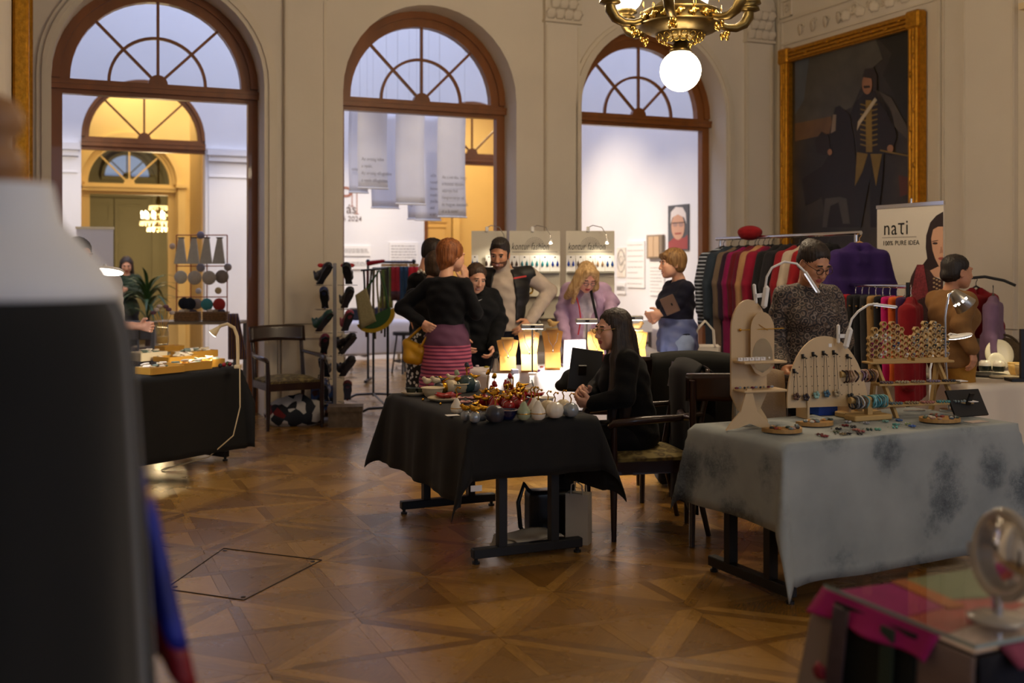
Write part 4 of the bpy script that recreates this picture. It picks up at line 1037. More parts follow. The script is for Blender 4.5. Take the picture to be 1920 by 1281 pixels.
HANG = MB().tube([(-.18, 0, -.07), (-.09, 0, -.02), (0, 0, .015), (.09, 0, -.02), (.18, 0, -.07)], .008, 6).tube([(0, 0, .01), (0, 0, .045), (.018, 0, .065), (.0, 0, .085), (-.018, 0, .07)], .003, 5).mesh('hanger', WHITE)
def garment(kind, label, loc, rotz, m, hm=None, group=None, cat='garment'):
    g = thing({'coat': 'coat', 'long': 'dress', 'jacket': 'jacket', 'skirt': 'skirt', 'knit': 'cardigan'}[kind], label, cat, loc, rotz, group)
    for nm, me, mm in (('cloth_body', GM[kind], m), ('hanger', HANG, hm or BLACKM)):
        o = link(nm, me, g); o.material_slots[0].link = 'OBJECT'; o.material_slots[0].material = mm
    return g
FAB = lambda n, h: mat('fabric_'+n, h, .85, var=.18, vs=9, sheen=.04, spec=.25, bump=.15, bs=120)
def stripes_mat(name, cols, scale, axis='Z', dist=0, coord='Object'):
    return ramp_mat(name, lambda N, L, tc: wave(N, L, tc.outputs[coord], scale, axis, dist), [(0, cols[0]), (.5, cols[1])], .85, const=True)
NAVYSTR = stripes_mat('navy_white_stripes', ('10141f', '9fa8b8'), 9)
MATS['navy_white_stripes'].node_tree.nodes['Color Ramp'].color_ramp.elements[1].position = .72
RL, RR = Vector((1.95, 10.0, 1.80)), Vector((2.66, 8.25, 1.80))
rk = thing('clothes_rack', 'long chrome clothes rack full of coats before the painting', 'clothes rack', (RL.x, RL.y, 0))
d_ = RR-RL
MB().cyl((-.03*d_.x, -.03*d_.y, 1.8), (d_.x*1.03, d_.y*1.03, 1.8), .016).build('rail', CHROME, rk)
for k in (0, 1): MB().cyl((d_.x*k, d_.y*k, .06), (d_.x*k, d_.y*k, 1.8), .014).build('upright', CHROME, rk); MB().box((d_.x*k, d_.y*k, .05), (.5, .03, .03)).build('foot', CHROME, rk)
rot = math.degrees(AW)
GL = [('knit', 'navy striped knit jacket at the far left end of the coat rack', NAVYSTR), ('coat', 'slate blue coat next to the striped knit jacket', FAB('slate', '2a3440')), ('long', 'brown-grey ombre dress on the coat rack', FAB('taupe', '6a5a4c')),
      ('coat', 'dark plum coat on the coat rack', FAB('plum', '2c1a2b')), ('jacket', 'crimson knitted jacket on the coat rack', FAB('crimson', '5c101c')), ('coat', 'camel coat on the coat rack', FAB('camel', '977250')),
      ('long', 'berry-red dress behind the camel coat', FAB('berry', '560d2c')), ('coat', 'long black coat left of the middle of the coat rack', FAB('black', '121114')), ('coat', 'black wool coat right of the long black one', FAB('black2', '18161a')),
      ('long', 'bright red patterned dress between black coat and cream coat', FAB('red', '74101a')), ('jacket', 'cream jacket on the coat rack behind the woman in glasses', FAB('cream', '9a8c7c')), ('coat', 'scarlet coat on the coat rack behind the woman in glasses', FAB('scarlet', '780b14')), ('coat', 'black coat at the right end of the rack', FAB('black', '121114'))]
for k, (kind, lab, m) in enumerate(GL):
    f = .03+.80*k/(len(GL)-1); p = RL+d_*f
    garment(kind, lab, (p.x, p.y, 1.715), rot+random.uniform(-6, 6), m, group='garments on the coat rack')
p = RL+d_*.99; garment('jacket', 'purple wool coat on a wooden hanger facing the camera at the rack end', (p.x+.02, p.y-.06, 1.715), 8, FAB('purple', '2b174c'), mat('beech_hanger', 'b98b4c', .5), 'garments on the coat rack')
o = sdf_obj('red_beret', SDF(.02).el((0, 0, 0), (.11, .10, .06)).el((0, 0, -.03), (.09, .08, .04)), .012, FAB('scarlet', '780b14')); q = RL+d_*.30; o.location = (q.x-.05, q.y, 1.845); tag(o, 'red felt hat resting on top of the coat rack rail', 'hat')
# pieces hanging lower under the coats
for k, (f, c, lab) in enumerate(((.26, 'ff1f6e', 'long magenta scarf-like dress hanging below the camel coat'), (.34, '5a0c24', 'wine red long dress below the crimson jacket'), (.42, '7a0c28', 'raspberry long dress low on the coat rack'))):
    p = RL+d_*f; garment('long', lab, (p.x-.02, p.y, 1.715), rot+4, FAB('low%d' % k, c if k != 0 else '7a0d46'), group='garments on the coat rack')
# small rack
SL, SR = at(1585, 535, 8.2), at(1702, 541, 7.4); SL.z = SR.z = 1.40
r4 = thing('clothes_rack', 'low chrome rack of colourful trousers behind the ring stands', 'clothes rack', (SL.x, SL.y, 0)); dd = SR-SL
MB().cyl((0, 0, 1.4), (dd.x, dd.y, 1.4), .014).build('rail', CHROME, r4)
for k in (0, 1): MB().cyl((dd.x*k, dd.y*k, .05), (dd.x*k, dd.y*k, 1.43), .013).build('upright', BLACKM if k else CHROME, r4); MB().box((dd.x*k, dd.y*k, .04), (.4, .03, .03)).build('foot', BLACKM, r4)
SG = [('red garment', '8e0f1c', 'skirt'), ('charcoal garment', '17171a', 'skirt'), ('black garment', '101014', 'skirt'), ('dark grey garment', '262528', 'skirt'), ('tan-strapped garment', '8a6a40', 'skirt'), ('ink black garment', '0e0e12', 'skirt'), ('magenta garment', 'a5105c', 'skirt'), ('orange garment', 'b5501c', 'skirt'), ('plum garment', '35193f', 'skirt')]
for k, (lab, c, kind) in enumerate(SG):
    p = SL+dd*((k+.6)/len(SG)); garment(kind, lab+' on the low rack, from its left end '+['first', 'second', 'third', 'fourth', 'fifth', 'sixth', 'seventh', 'eighth', 'ninth'][k], (p.x, p.y, 1.32), rot+35, FAB('small%d' % k, c), CHROME, 'garments on the low rack')
p = SL+dd*1.06; garment('knit', 'red pullover hanging on the right end of the low rack', (p.x+.0, p.y+.02, 1.33), 62, FAB('scarlet', '780b14'), CHROME, 'garments on the low rack')
# garments by the door case, right
hk = onu(1855, 545, 8.3)
g1 = at(1830, 540, 8.6); garment('knit', 'red cardigan hanging behind the woman in camel', g1, 30, FAB('scarlet', '780b14'), BLACKM)
g2 = at(1862, 555, 8.5); garment('knit', 'lilac knit hanging at far right behind the woman in camel', g2, 60, FAB('lilac', '6f5670'), BLACKM)
ha = thing('wall_rail', 'black wall arm holding the red and lilac knits', 'rail', at(1835, 540, 8.55)); MB().tube([(-.15, .05, .07), (.05, 0, .09), (.18, -.05, .06), (.25, -.1, .02)], .012, 6).build('arm', BLACKM, ha)
MB().cyl((-.15, .05, .07), (-.15, .05, -1.36), .012).cyl((-.15, .05, -1.36), (-.15, .05, -1.37), .14, n=16).build('stand', BLACKM, ha)
tb = thing('tote_bag', 'white canvas tote bag hanging under the coats', 'bag', at(1322, 650, 9.1)); s = MB(); s.box((0, 0, -.12), (.26, .05, .28), bev=.02); s.build('body', mat('canvas', 'cfc9c0', .85, var=.06), tb)
for y in (-.03, .03): MB().tube([(-.08, y, 0), (-.07, y, .14), (0, y, .22), (.07, y, .14), (.08, y, 0)], .007, 6).build('handle', MATS['canvas'], tb)
MB().box((.02, -.028, -.05), (.04, .004, .025)).build('tag', BLACKM, tb)
# ================================================================== PEOPLE
SKIN = {'fair': mat('skin_fair', 'd9a58a', .5, var=.06, vs=30, sss=.15), 'tan': mat('skin_tan', 'c58f6f', .5, var=.06, vs=30, sss=.15), 'rose': mat('skin_rose', 'dda391', .5, var=.06, vs=30, sss=.15)}
LIP = mat('lips', 'a8554f', .4); LIPR = mat('lips_red', 'b03a40', .4); EYEW = mat('eye_white', 'd8d0c8', .25); EYED = mat('eye_dark', '1d1512', .3); TEETH = mat('teeth', 'e5ddd2', .3)
def hair_mat(n, h, h2): return ramp_mat('hair_'+n, lambda N, L, tc: noise(N, L, tc.outputs['Object'], 55, 5, (1, 1, .10), .6), [(.3, h), (.7, h2)], .58, .35)
HBLACK = hair_mat('black', '0f0b0a', '2a201b'); HBROWN = hair_mat('brown', '241710', '4c3524'); HRED = hair_mat('auburn', '5a2a0c', 'a2602c'); HBLOND = hair_mat('blond', '9a7444', 'd9b784'); HSHORT = hair_mat('lightbrown', '5a3a1c', 'a07a48'); BEARD = mat('stubble', '5a3d2f', .6, var=.2, vs=90); HDARK = hair_mat('darkbrown', '170f0c', '33231b')
def V3(*a): return np.array(a, float)
class Person:
    def __init__(s, label, loc, H, heading, skin='fair', fem=True, pose=None, head=(0, 0, 0), headpos=None, eyes=True, lips=None, smile=False, brow=EYED, beard=None, lean=0):
        s.loc = Vector((loc[0], loc[1], 0)); s.fem = fem; k = H/1.70; s.k = k; s.skin = SKIN[skin]
        R = Matrix.Rotation(math.radians(heading), 4, 'Z'); s.R = R
        sw = .150 if fem else .185
        J = {'pelvis': (0, 0, .93), 'waist': (0, 0, 1.08), 'chest': (0, .0, 1.26), 'neck': (0, .015, 1.43), 'head': (0, -.02, 1.585),
             'sl': (sw, .01, 1.365), 'sr': (-sw, .01, 1.365), 'el': (sw+.05, .03, 1.11), 'er': (-sw-.05, .03, 1.11), 'wl': (sw+.05, -.05, .87), 'wr': (-sw-.05, -.05, .87),
             'hl': (.085, 0, .90), 'hr': (-.085, 0, .90), 'kl': (.095, -.015, .49), 'kr': (-.095, -.015, .49), 'al': (.095, .02, .085), 'ar': (-.095, .02, .085), 'tl': (.11, -.15, .03), 'tr': (-.11, -.15, .03)}
        s.J = {}
        for n, p in J.items():
            p = Vector(p)*k
            if lean and p.z > .93*k: p = Vector((p.x, p.y-(p.z-.93*k)*math.sin(math.radians(lean)), .93*k+(p.z-.93*k)*math.cos(math.radians(lean))))
            s.J[n] = R @ p
        for n, p in (pose or {}).items(): s.J[n] = Vector(p)-s.loc
        if headpos is not None: s.J['head'] = Vector(headpos)-s.loc
        hh, hp, hr = head
        s.HM = Matrix.Translation(s.J['head']) @ RZ(hh) @ RX(hp) @ RY(hr) @ Matrix.Scale(k**.5, 4)
        s.HR = (RZ(hh) @ RX(hp) @ RY(hr)).to_3x3()
        s.parts = []; s.hands = {}; s.label = label; s.eyes = eyes; s.lips = lips or LIP; s.smile = smile; s.brow = brow; s.beard = beard
    def h(s, x, y, z): return s.HM @ Vector((x, y, z))
    def hel(s, f, c, r, **kw): f.el(s.h(*c), [q*s.k**.5 for q in r], np.array(s.HR), **kw)
    def hrc(s, f, a, b, ra, rb, **kw): f.rc(s.h(*a), s.h(*b), ra, rb, **kw)
    def torso(s, f, g=0, legs=False):
        J = s.J; k = s.k; R3 = np.array(s.R.to_3x3()); w = 1 if s.fem else 1.12
        f.el(J['pelvis']+Vector((0, 0, -.01)), ((.165 if s.fem else .16)*k+g, .115*k+g, .13*k+g), R3)
        f.rc(J['pelvis'], J['waist'], .115*k+g, (.105 if s.fem else .12)*k+g, k=.05); f.rc(J['waist'], J['chest'], (.105 if s.fem else .12)*k+g, .115*k*w+g, k=.05)
        f.el(J['chest'], (.155*k*w+g, .108*k*w+g, .17*k+g), R3, k=.05)
        f.rc(J['sl'], J['neck']+Vector((0, 0, -.045)), .046*k*w+g*.8, .050*k+g*.5, k=.035); f.rc(J['sr'], J['neck']+Vector((0, 0, -.045)), .046*k*w+g*.8, .050*k+g*.5, k=.035); f.rc(J['neck']+Vector((0, 0, -.07)), J['chest'], .065*k+g*.5, .105*k+g, k=.04)
        if s.fem:
            for x in (-1, 1): f.el(J['chest']+(s.R @ Vector((x*.07, -.085, -.02)))*k, (.062*k+g, .055*k+g, .06*k+g), R3, k=.04)
    def arm(s, f, side, g=0, to=1.0):
        J = s.J; k = s.k; a, e, w = J['s'+side], J['e'+side], J['w'+side]; q = 1 if s.fem else 1.2
        f.rc(a, e, .044*k*q+g, .036*k*q+g, k=.02); f.rc(e, e.lerp(w, to), .036*k*q+g, (.036-.011*to)*k*q+g, k=.015)
    def leg(s, f, side, g=0, to='a'):
        J = s.J; k = s.k
        f.rc(J['h'+side], J['k'+side], .085*k+g, .056*k+g, k=.04); f.rc(J['k'+side], J['a'+side], .056*k+g, .036*k+g, k=.03)
    def set_hand(s, side, d, n, curl=30): s.hands[side] = (Vector(d).normalized(), Vector(n).normalized(), curl)
    def build(s):
        J = s.J; k = s.k
        A = SDF(.03); s.torso(A, -.006)
        for q in 'lr': s.arm(A, q, -.004); s.leg(A, q, -.004)
        A.rc(J['neck'], s.h(0, .035, -.05), .04*k, .04*k)
        meshes = [A.mesh(.02)]
        Hd = SDF(.018); h = s.hel
        h(Hd, (0, .022, .035), (.074, .093, .078)); h(Hd, (0, -.02, -.025), (.061, .072, .088), k=.03); h(Hd, (0, -.064, -.092), (.026, .026, .020), k=.03)
        for x in (-1, 1):
            h(Hd, (x*.040, -.035, -.055), (.022, .04, .036), k=.03)                       # jaw / cheek
            h(Hd, (x*.038, -.066, -.018), (.020, .018, .018), k=.02)                     # cheekbone
            h(Hd, (x*.030, -.079, .028), (.024, .012, .010), k=.012)                     # brow ridge
            h(Hd, (x*.031, -.097, .008), (.017, .016, .011), k=.008, sub=True)           # eye socket
            h(Hd, (x*.031, -.076, .007), (.0145, .0125, .0115), k=.004)                  # eyeball under lids
            h(Hd, (x*.074, .012, -.012), (.010, .020, .031), k=.006); h(Hd, (x*.080, .006, -.010), (.006, .010, .018), k=.004, sub=True)
            h(Hd, (x*.011, -.100, -.033), (.009, .011, .008), k=.006)                    # nostril wing
        s.hrc(Hd, (0, -.086, .016), (0, -.108, -.026), .008, .0105, k=.010)
        h(Hd, (0, -.088, -.056), (.024, .010, .0065), k=.006); h(Hd, (0, -.086, -.068), (.021, .011, .008), k=.006)
        q_ = .045 if s.fem else .056; Hd.rc(s.h(0, .035, -.05), J['neck'], q_*k, q_*1.08*k, k=.014); Hd.rc(J['neck'], J['neck']+Vector((0, 0, -.06)), q_*1.1*k, .085*k, k=.03)
        hv = Hd.mesh(.0055); meshes.append(hv)
        for side in 'lr':
            d, n, curl = s.hands.get(side, ((J['w'+side]-J['e'+side]).normalized(), (s.R @ Vector((-1 if side == 'l' else 1, 0, 0))), 35))
            n = (n-d*n.dot(d)); n = n.normalized() if n.length > .05 else d.orthogonal().normalized()
            l = d.cross(n)*(1 if side == 'r' else -1); w = J['w'+side]; f = SDF(.008); kk = k*(1 if s.fem else 1.1)
            e = J['e'+side]; f.rc(w.lerp(e, .35), w, .030*kk, .024*kk, k=.015)
            f.rc(w, w+d*.04*kk, .024*kk, .022*kk, k=.015)
            for i in range(4):
                b = w+d*(.085-.004*abs(i-1))*kk+l*(.028-.0187*i)*kk
                f.rc(w+d*.025*kk+l*(.016-.011*i)*kk, b, .014*kk, .0115*kk, k=.010)
                L = (.042, .047, .044, .034)[i]*kk; c = math.radians(curl)
                d1 = (d*math.cos(c)+n*math.sin(c)); d2 = (d*math.cos(2*c)+n*math.sin(2*c)); d3 = (d*math.cos(2.6*c)+n*math.sin(2.6*c))
                p1 = b+d1*L; p2 = p1+d2*L*.62; p3 = p2+d3*L*.45
                f.rc(b, p1, .0098*kk, .0088*kk, k=.003).rc(p1, p2, .0088*kk, .0082*kk, k=.002).rc(p2, p3, .0082*kk, .0072*kk, k=.002)
            t0 = w+d*.022*kk+l*.022*kk+n*.006; t1 = t0+(d*.55+l*.65+n*.35).normalized()*.042*kk; t2 = t1+(d*.85+l*.15+n*.45).normalized()*.032*kk
            f.rc(t0, t1, .016*kk, .0115*kk, k=.012).rc(t1, t2, .0105*kk, .0088*kk, k=.003)
            meshes.append(f.mesh(.0055))
        off = 0; Vs = []; Fs = []
        for V, F in meshes: Vs.append(V); Fs.append(F+off); off += len(V)
        V = np.concatenate(Vs); F = np.concatenate(Fs)
        C = V[F].mean(1); inv = np.array(s.HM.inverted()); Lc = C @ inv[:3, :3].T+inv[:3, 3]
        mi = np.zeros(len(F), int); n0 = len(meshes[0][1]); rng = np.arange(len(F)); hd = (rng >= n0) & (rng < n0+len(hv[1]))
        def reg(c, r): return hd & (np.sum(((Lc-np.array(c))/np.array(r))**2, 1) < 1)
        for x in (-1, 1):
            if s.eyes:
                mi[reg((x*.031, -.087, .007), (.0135, .012, .0062))] = 3; mi[reg((x*.031, -.09, .006), (.0060, .014, .0058))] = 4
                mi[reg((x*.031, -.087, .0115), (.0150, .014, .0032))] = 4
            else: mi[reg((x*.031, -.087, .001), (.0145, .014, .0038))] = 4
            mi[reg((x*.032, -.088, .030), (.021, .018, .0045))] = 2
        mi[reg((0, -.094, -.062), (.026, .014, .0125))] = 1
        if s.smile: mi[reg((0, -.094, -.0615), (.019, .014, .0042))] = 5
        mats = [s.skin, s.lips, s.brow, EYEW, EYED, TEETH]
        if s.beard:
            mats.append(s.beard)
            b = hd & (Lc[:, 2] < -.035) & (Lc[:, 2] > -.125) & (Lc[:, 1] < .02) & ((Lc[:, 2] < -.075) | (np.abs(Lc[:, 0]) > .045) | ((Lc[:, 2] > -.052) & (Lc[:, 2] < -.038) & (Lc[:, 1] < -.07))) & (mi == 0) & (Lc[:, 1] < .0)
            mi[b] = 6
        o = link('person', np_mesh('person', V, F, mats, mi)); o.location = s.loc; tag(o, s.label, 'person'); s.o = o
        return o
    def cloth(s, name, f, m, res=.011, wr=.004, mifn=None, sc=1.0):
        def warp(V):
            n = np.sin(V[:, 2]*41*sc+V[:, 0]*17)*np.sin(V[:, 0]*33+V[:, 1]*29+V[:, 2]*9*sc)+.6*np.sin(V[:, 2]*73*sc+V[:, 1]*31+V[:, 0]*12)
            c = np.stack([np.full(len(V), s.J['chest'].x), np.full(len(V), s.J['chest'].y), V[:, 2]], 1); d = V-c; d /= np.linalg.norm(d, axis=1)[:, None]+1e-6
            return V+d*(n*wr)[:, None]
        return sdf_obj(name, f, res, m, s.o, None, mifn, warp)
    def top(s, m, name='sweater', g=.014, hem=.98, sleeves=1.0, turtle=False, res=.011, wr=.004, hood=False, flare=0, mats=None, mifn=None):
        f = SDF(.03); s.torso(f, g); J = s.J; k = s.k
        if flare: f.rc(J['pelvis']+Vector((0, 0, hem-J['pelvis'].z-.02)), J['waist'], .165*k+g+flare, .12*k+g, k=.05)
        f.bx(J['pelvis']+Vector((0, 0, hem-J['pelvis'].z-.5)), (.6, .6, .5), rd=0, k=.004, sub=True)
        for q in 'lr':
            if sleeves > .55: s.arm(f, q, g, (sleeves-.5)*2 if sleeves < 1 else .97)
            else: f.rc(J['s'+q], J['s'+q].lerp(J['e'+q], sleeves*2), .05*k+g, .048*k+g, k=.03)
        if turtle: f.rc(J['neck']+Vector((0, 0, -.03)), s.h(0, .02, -.085), .068*k, .064*k, k=.015)
        else:
            f.rc(J['neck']+Vector((0, 0, .02))+s.R @ Vector((0, -.03, 0)), J['neck']+Vector((0, 0, .2)), .062*k, .07*k, k=.01, sub=True)
        if hood: f.el(J['neck']+s.R @ Vector((0, .07, .01)), (.11, .07, .07), np.array(s.R.to_3x3()))
        return s.cloth(name, f, mats or m, res, wr, mifn)
    def trousers(s, m, name='trousers', g=.014, top=1.0):
        f = SDF(.03); J = s.J; k = s.k; R3 = np.array(s.R.to_3x3())
        f.el(J['pelvis']+Vector((0, 0, -.02)), (.165*k+g, .115*k+g, .14*k+g), R3)
        for q in 'lr': s.leg(f, q, g)
        o = s.cloth(name, f, m, .016, .004); s.shoes(); return o
    def shoes(s, m=None):
        for q in 'lr':
            f = SDF(.02); f.rc(s.J['a'+q]+Vector((0, 0, -.04)), s.J['t'+q], .042, .034); f.el(s.J['a'+q]+Vector((0, 0, -.045)), (.045, .055, .04))
            f.bx(s.J['a'+q]+Vector((0, 0, -.085-.5)), (.4, .4, .5), rd=0, k=.002, sub=True)
            sdf_obj('shoe', f, .013, m or BLACKM, s.o)
    def skirt(s, m, hem=.45, name='skirt', r1=.22, top=None, mats=None, mifn=None):
        J = s.J; k = s.k; f = SDF(.03); p = J['pelvis']
        f.rc(p+Vector((0, 0, .12)), p, .135*k, .175*k); f.rc(p, Vector((p.x, p.y, hem)), .175*k, r1)
        f.bx(Vector((p.x, p.y, hem-.5)), (.6, .6, .5), rd=0, k=.004, sub=True)
        o = s.cloth(name, f, mats or m, .012, .003, mifn); s.shoes(); return o
    def hair(s, m, style, extra=()):
        f = SDF(.02); h = s.hel
        if style == 'buzz': h(f, (0, .026, .048), (.0775, .098, .080)); h(f, (0, .05, .0), (.073, .066, .07)); h(f, (0, -.02, .108), (.055, .065, .022), k=.03)
        if style == 'buzz': [s.hrc(f, (x*.068, .0, .03), (x*.066, -.012, -.035), .014, .009) for x in (-1, 1)]
        else: h(f, (0, .026, .042), (.082, .102, .084)); h(f, (0, .05, -.01), (.076, .066, .07))
        h(f, (0, -.118, -.012), (.088 if style in ('pulled', 'bun', 'buzz', 'updo') else .062, .080, .100), k=.03, sub=True); h(f, (0, -.10, -.09), (.075, .085, .09), k=.012, sub=True)
        if style in ('bun', 'pulled', 'updo'):
            h(f, (0, .09, -.03) if style != 'updo' else (0, .095, .06), (.045, .04, .045), k=.02)
        if style == 'pulled': s.hrc(f, (0, .11, -.02), (.02, .12, -.22), .035, .02)
        if style == 'bob':
            h(f, (0, .035, .03), (.098, .108, .105)); h(f, (0, .055, -.045), (.088, .065, .06)); h(f, (0, -.11, -.05), (.058, .075, .09), k=.014, sub=True)
        if style == 'crop': h(f, (0, .035, .04), (.088, .104, .094)); h(f, (0, -.118, -.012), (.08, .08, .10), k=.03, sub=True)
        if style == 'short':
            h(f, (0, .03, .035), (.092, .108, .098)); h(f, (0, .05, -.03), (.080, .062, .055)); s.hrc(f, (-.055, -.060, .075), (.055, -.066, .078), .022, .022, k=.02); h(f, (0, -.12, -.055), (.07, .085, .085), k=.012, sub=True)
            for x in (-1, 1): s.hrc(f, (x*.075, -.01, .03), (x*.076, .0, -.02), .018, .010)
        for (a, b, ra, rb) in extra: s.hrc(f, a, b, ra, rb, k=.025)
        def warp(V):
            c = np.array(s.h(0, .03, .0)); d = V-c; n = np.linalg.norm(d, axis=1)[:, None]; d = d/n
            a = np.arctan2(d[:, 1], d[:, 0])
            return V+d*(.0022*np.sin(a*38+V[:, 2]*12)+.0015*np.sin(a*71+V[:, 2]*31))[:, None]
        return sdf_obj('hair', f, .007, m, s.o, None, None, warp)
    def glasses(s, m, r=.022, sq=1.0):
        q = MB()
        for x in (-1, 1):
            q.tube([(x*.031+r*math.cos(t*math.pi/10), -.103, .004+r*sq*math.sin(t*math.pi/10)) for t in range(20)], .0022, 5, closed=True)
            q.tube([(x*(.031+r), -.102, .008), (x*.078, -.06, .012), (x*.082, .01, .012)], .002, 5)
        q.tube([(-.010, -.104, .008), (0, -.107, .011), (.010, -.104, .008)], .002, 5)
        return q.build('glasses', m, s.o, s.HM)
def W(px, py, Y): return at(px, py, Y)

# 1 -- woman in striped skirt, seen from behind
l1 = W(838, 0, 8.35)
p = Person('red-haired woman seen from behind in black sweater and pink striped skirt', l1, 1.73, 158, 'fair', pose={'er': W(893, 588, 8.30), 'wr': W(873, 527, 8.62), 'el': W(752, 578, 8.45), 'wl': W(790, 604, 8.25)}, head=(128, 12, 6), headpos=W(848, 480, 8.40))
p.set_hand('r', (-.10, .1, 1), (-.6, .6, 0), 22); p.set_hand('l', (.8, -.2, -.5), (.3, .8, .1), 25)
p.build(); p.top(FAB('navyblack', '07080e'), 'sweater', .016, 1.03)
def skirtv(N, L, tc):
    return math2(N, L, 'ADD', math2(N, L, 'MULTIPLY', wave(N, L, tc.outputs['Object'], 11, 'Z', .4), .55), math2(N, L, 'MULTIPLY', noise(N, L, tc.outputs['Object'], 5, 2, (.2, .2, 9)), .5))
p.skirt(None, .50, r1=.235, mats=[ramp_mat('striped_skirt', skirtv, [(.12, '1a1530'), (.35, '6a2450'), (.55, 'b04a6a'), (.75, 'b8607c')], .8), mat('skirt_yoke', '5a3450', .8, var=.1, vs=8)], mifn=lambda C: (C[:, 2] > .93)*1)
p.hair(HRED, 'bob', [((0, .05, -.05), (0, .06, -.10), .06, .045)])
# handbag on her arm
hb = thing('handbag', 'yellow leather handbag hanging from the woman in the striped skirt', 'bag', W(775, 655, 8.32))
b = SDF(.02).rc((-.05, 0, .05), (.055, 0, -.02), .035, .055).rc((-.03, 0, -.06), (.03, 0, -.075), .05, .05).rc((-.05, 0, .05), (-.03, 0, -.06), .03, .05)
sdf_obj('body', b, .010, mat('yellow_leather', 'b8860f', .4, var=.1, vs=12), hb); MB().tube([(.05, -.02, .0), (.09, -.04, .07), (.13, -.04, .13), (.12, -.01, .19), (.06, .0, .17), (-.04, 0, .08)], .011, 6).build('strap', MATS['yellow_leather'], hb)
MB().box((.055, -.035, .02), (.02, .02, .03)).build('clasp', GILT, hb)

# 2 -- dark-haired man behind her
p = Person('dark-haired man in black polo with white print, half hidden behind the red-haired woman', W(800, 0, 9.35), 1.76, 70, 'fair', False, head=(78, 28, 0), headpos=W(815, 478, 9.35), eyes=False)
p.build(); p.top(FAB('blackpolo', '0b0b0f'), 'polo_shirt', .02, .95, .5); p.trousers(FAB('black', '121114')); p.hair(HDARK, 'crop')
pp = MB(); 
for k in range(9): pp.ball((-.06+.022*k, -.03*math.sin(k*2), .012*math.sin(k*1.7)), (.013, .006, .014), 6)
pp.build('white_print', WHITE, p.o, Matrix.Translation(W(798, 510, 9.12)-p.loc))
# 3 -- brown-haired woman almost hidden
p = Person('brown-haired woman in black and white floral skirt, mostly hidden by the woman in front', W(803, 0, 8.85), 1.62, 150, 'fair', pose={'el': W(768, 560, 8.95), 'wl': W(795, 598, 8.85)}, head=(130, 10, 0), headpos=W(824, 500, 8.9), eyes=False)
p.build(); p.top(FAB('black', '121114'), 'top', .014, 1.0, .75)
p.skirt(ramp_mat('floral_skirt', lambda N, L, tc: voro(N, L, tc.outputs['Object'], 26), [(.0, 'd8d8dc'), (.36, '15151a')], .8, const=True), .35, r1=.2); p.hair(HBROWN, 'bob')

# 4 -- young woman in hoodie
p = Person('smiling young woman in a black hoodie with hair pulled back', W(895, 0, 8.82), 1.61, 20, 'fair', pose={'er': W(862, 600, 8.75), 'wr': W(872, 640, 8.55), 'el': W(938, 600, 8.8), 'wl': W(925, 650, 8.65)}, head=(22, 20, 6), headpos=W(893, 522, 8.70), smile=True)
p.build(); p.top(FAB('hoodie', '08090d'), 'hoodie', .028, .84, hood=True, wr=.006); p.trousers(FAB('darkjeans', '161a26')); p.hair(HBROWN, 'pulled')
sw = MB().tube([(-.022, 0, .004), (-.012, 0, -.006), (.004, 0, -.002), (.026, 0, .008)], .002, 5, rs=[.001, .004, .003, .001]); sw.build('chest_mark', WHITE, p.o, Matrix.Translation(W(898, 563, 8.645)-p.loc))

# 5 -- man in vest
lm = W(945, 0, 9.0)
p = Person('smiling bearded man in beige turtleneck and black padded vest', lm, 1.79, -6, 'tan', False, pose={'sl': W(990, 515, 9.05), 'sr': W(905, 518, 9.0), 'el': W(1031, 545, 9.12), 'wl': W(993, 603, 8.92), 'er': W(890, 580, 9.1), 'wr': W(900, 640, 9.0)}, head=(-14, 22, 4), headpos=W(937, 476, 8.92), smile=True, brow=HBLACK, beard=BEARD)
p.set_hand('l', (-.4, -.6, -.4), (-.3, .8, 0), 30)
p.build(); p.top(FAB('beigeknit', 'b3a597'), 'turtleneck', .018, 1.0, turtle=True); p.trousers(FAB('navytrousers', '10131f')); p.hair(HBLACK, 'buzz')
f = SDF(.03); p.torso(f, .030); f.bx(p.J['pelvis']+Vector((0, 0, -.40)), (.6, .6, .5), rd=0, k=.004, sub=True)
Rv = p.R @ RY(0); f.rc(p.J['neck']+Vector((-.01, -.125, .0)), p.J['pelvis']+Vector((.0, -.2, .10)), .075, .125, k=.004, sub=True)
f.rc(p.J['neck'], p.J['neck']+Vector((0, 0, .2)), .085, .10, k=.006, sub=True)
for q in 'lr': f.rc(p.J['s'+q].lerp(p.J['e'+q], .15)+(p.J['s'+q]-p.J['chest'])*.22, p.J['e'+q], .066, .075, k=.016, sub=True)
f.rc(p.J['neck']+Vector((.085, -.02, -.03)), p.J['neck']+Vector((.03, .05, .03)), .03, .03).rc(p.J['neck']+Vector((-.085, -.02, -.03)), p.J['neck']+Vector((-.03, .05, .03)), .03, .03)
def quilt(V):
    d = V.copy(); d[:, 2] = 0; d -= np.array([p.J['chest'].x, p.J['chest'].y, 0]); d /= np.linalg.norm(d, axis=1)[:, None]+1e-6
    return V+d*(.010*np.abs(np.sin(V[:, 2]*math.pi/.11)))[:, None]
sdf_obj('padded_vest', f, .010, mat('black_nylon', '07080c', .55, var=.2, vs=14), p.o, None, None, quilt)
rs = W(975, 520, 8.83)-p.loc; MB().box((0, 0, 0), (.115, .006, .014), bev=.002).build('red_chest_stripe', mat('red_tape', 'b0302c', .5), p.o, Matrix.Translation(rs) @ RZ(18) @ RY(-9))

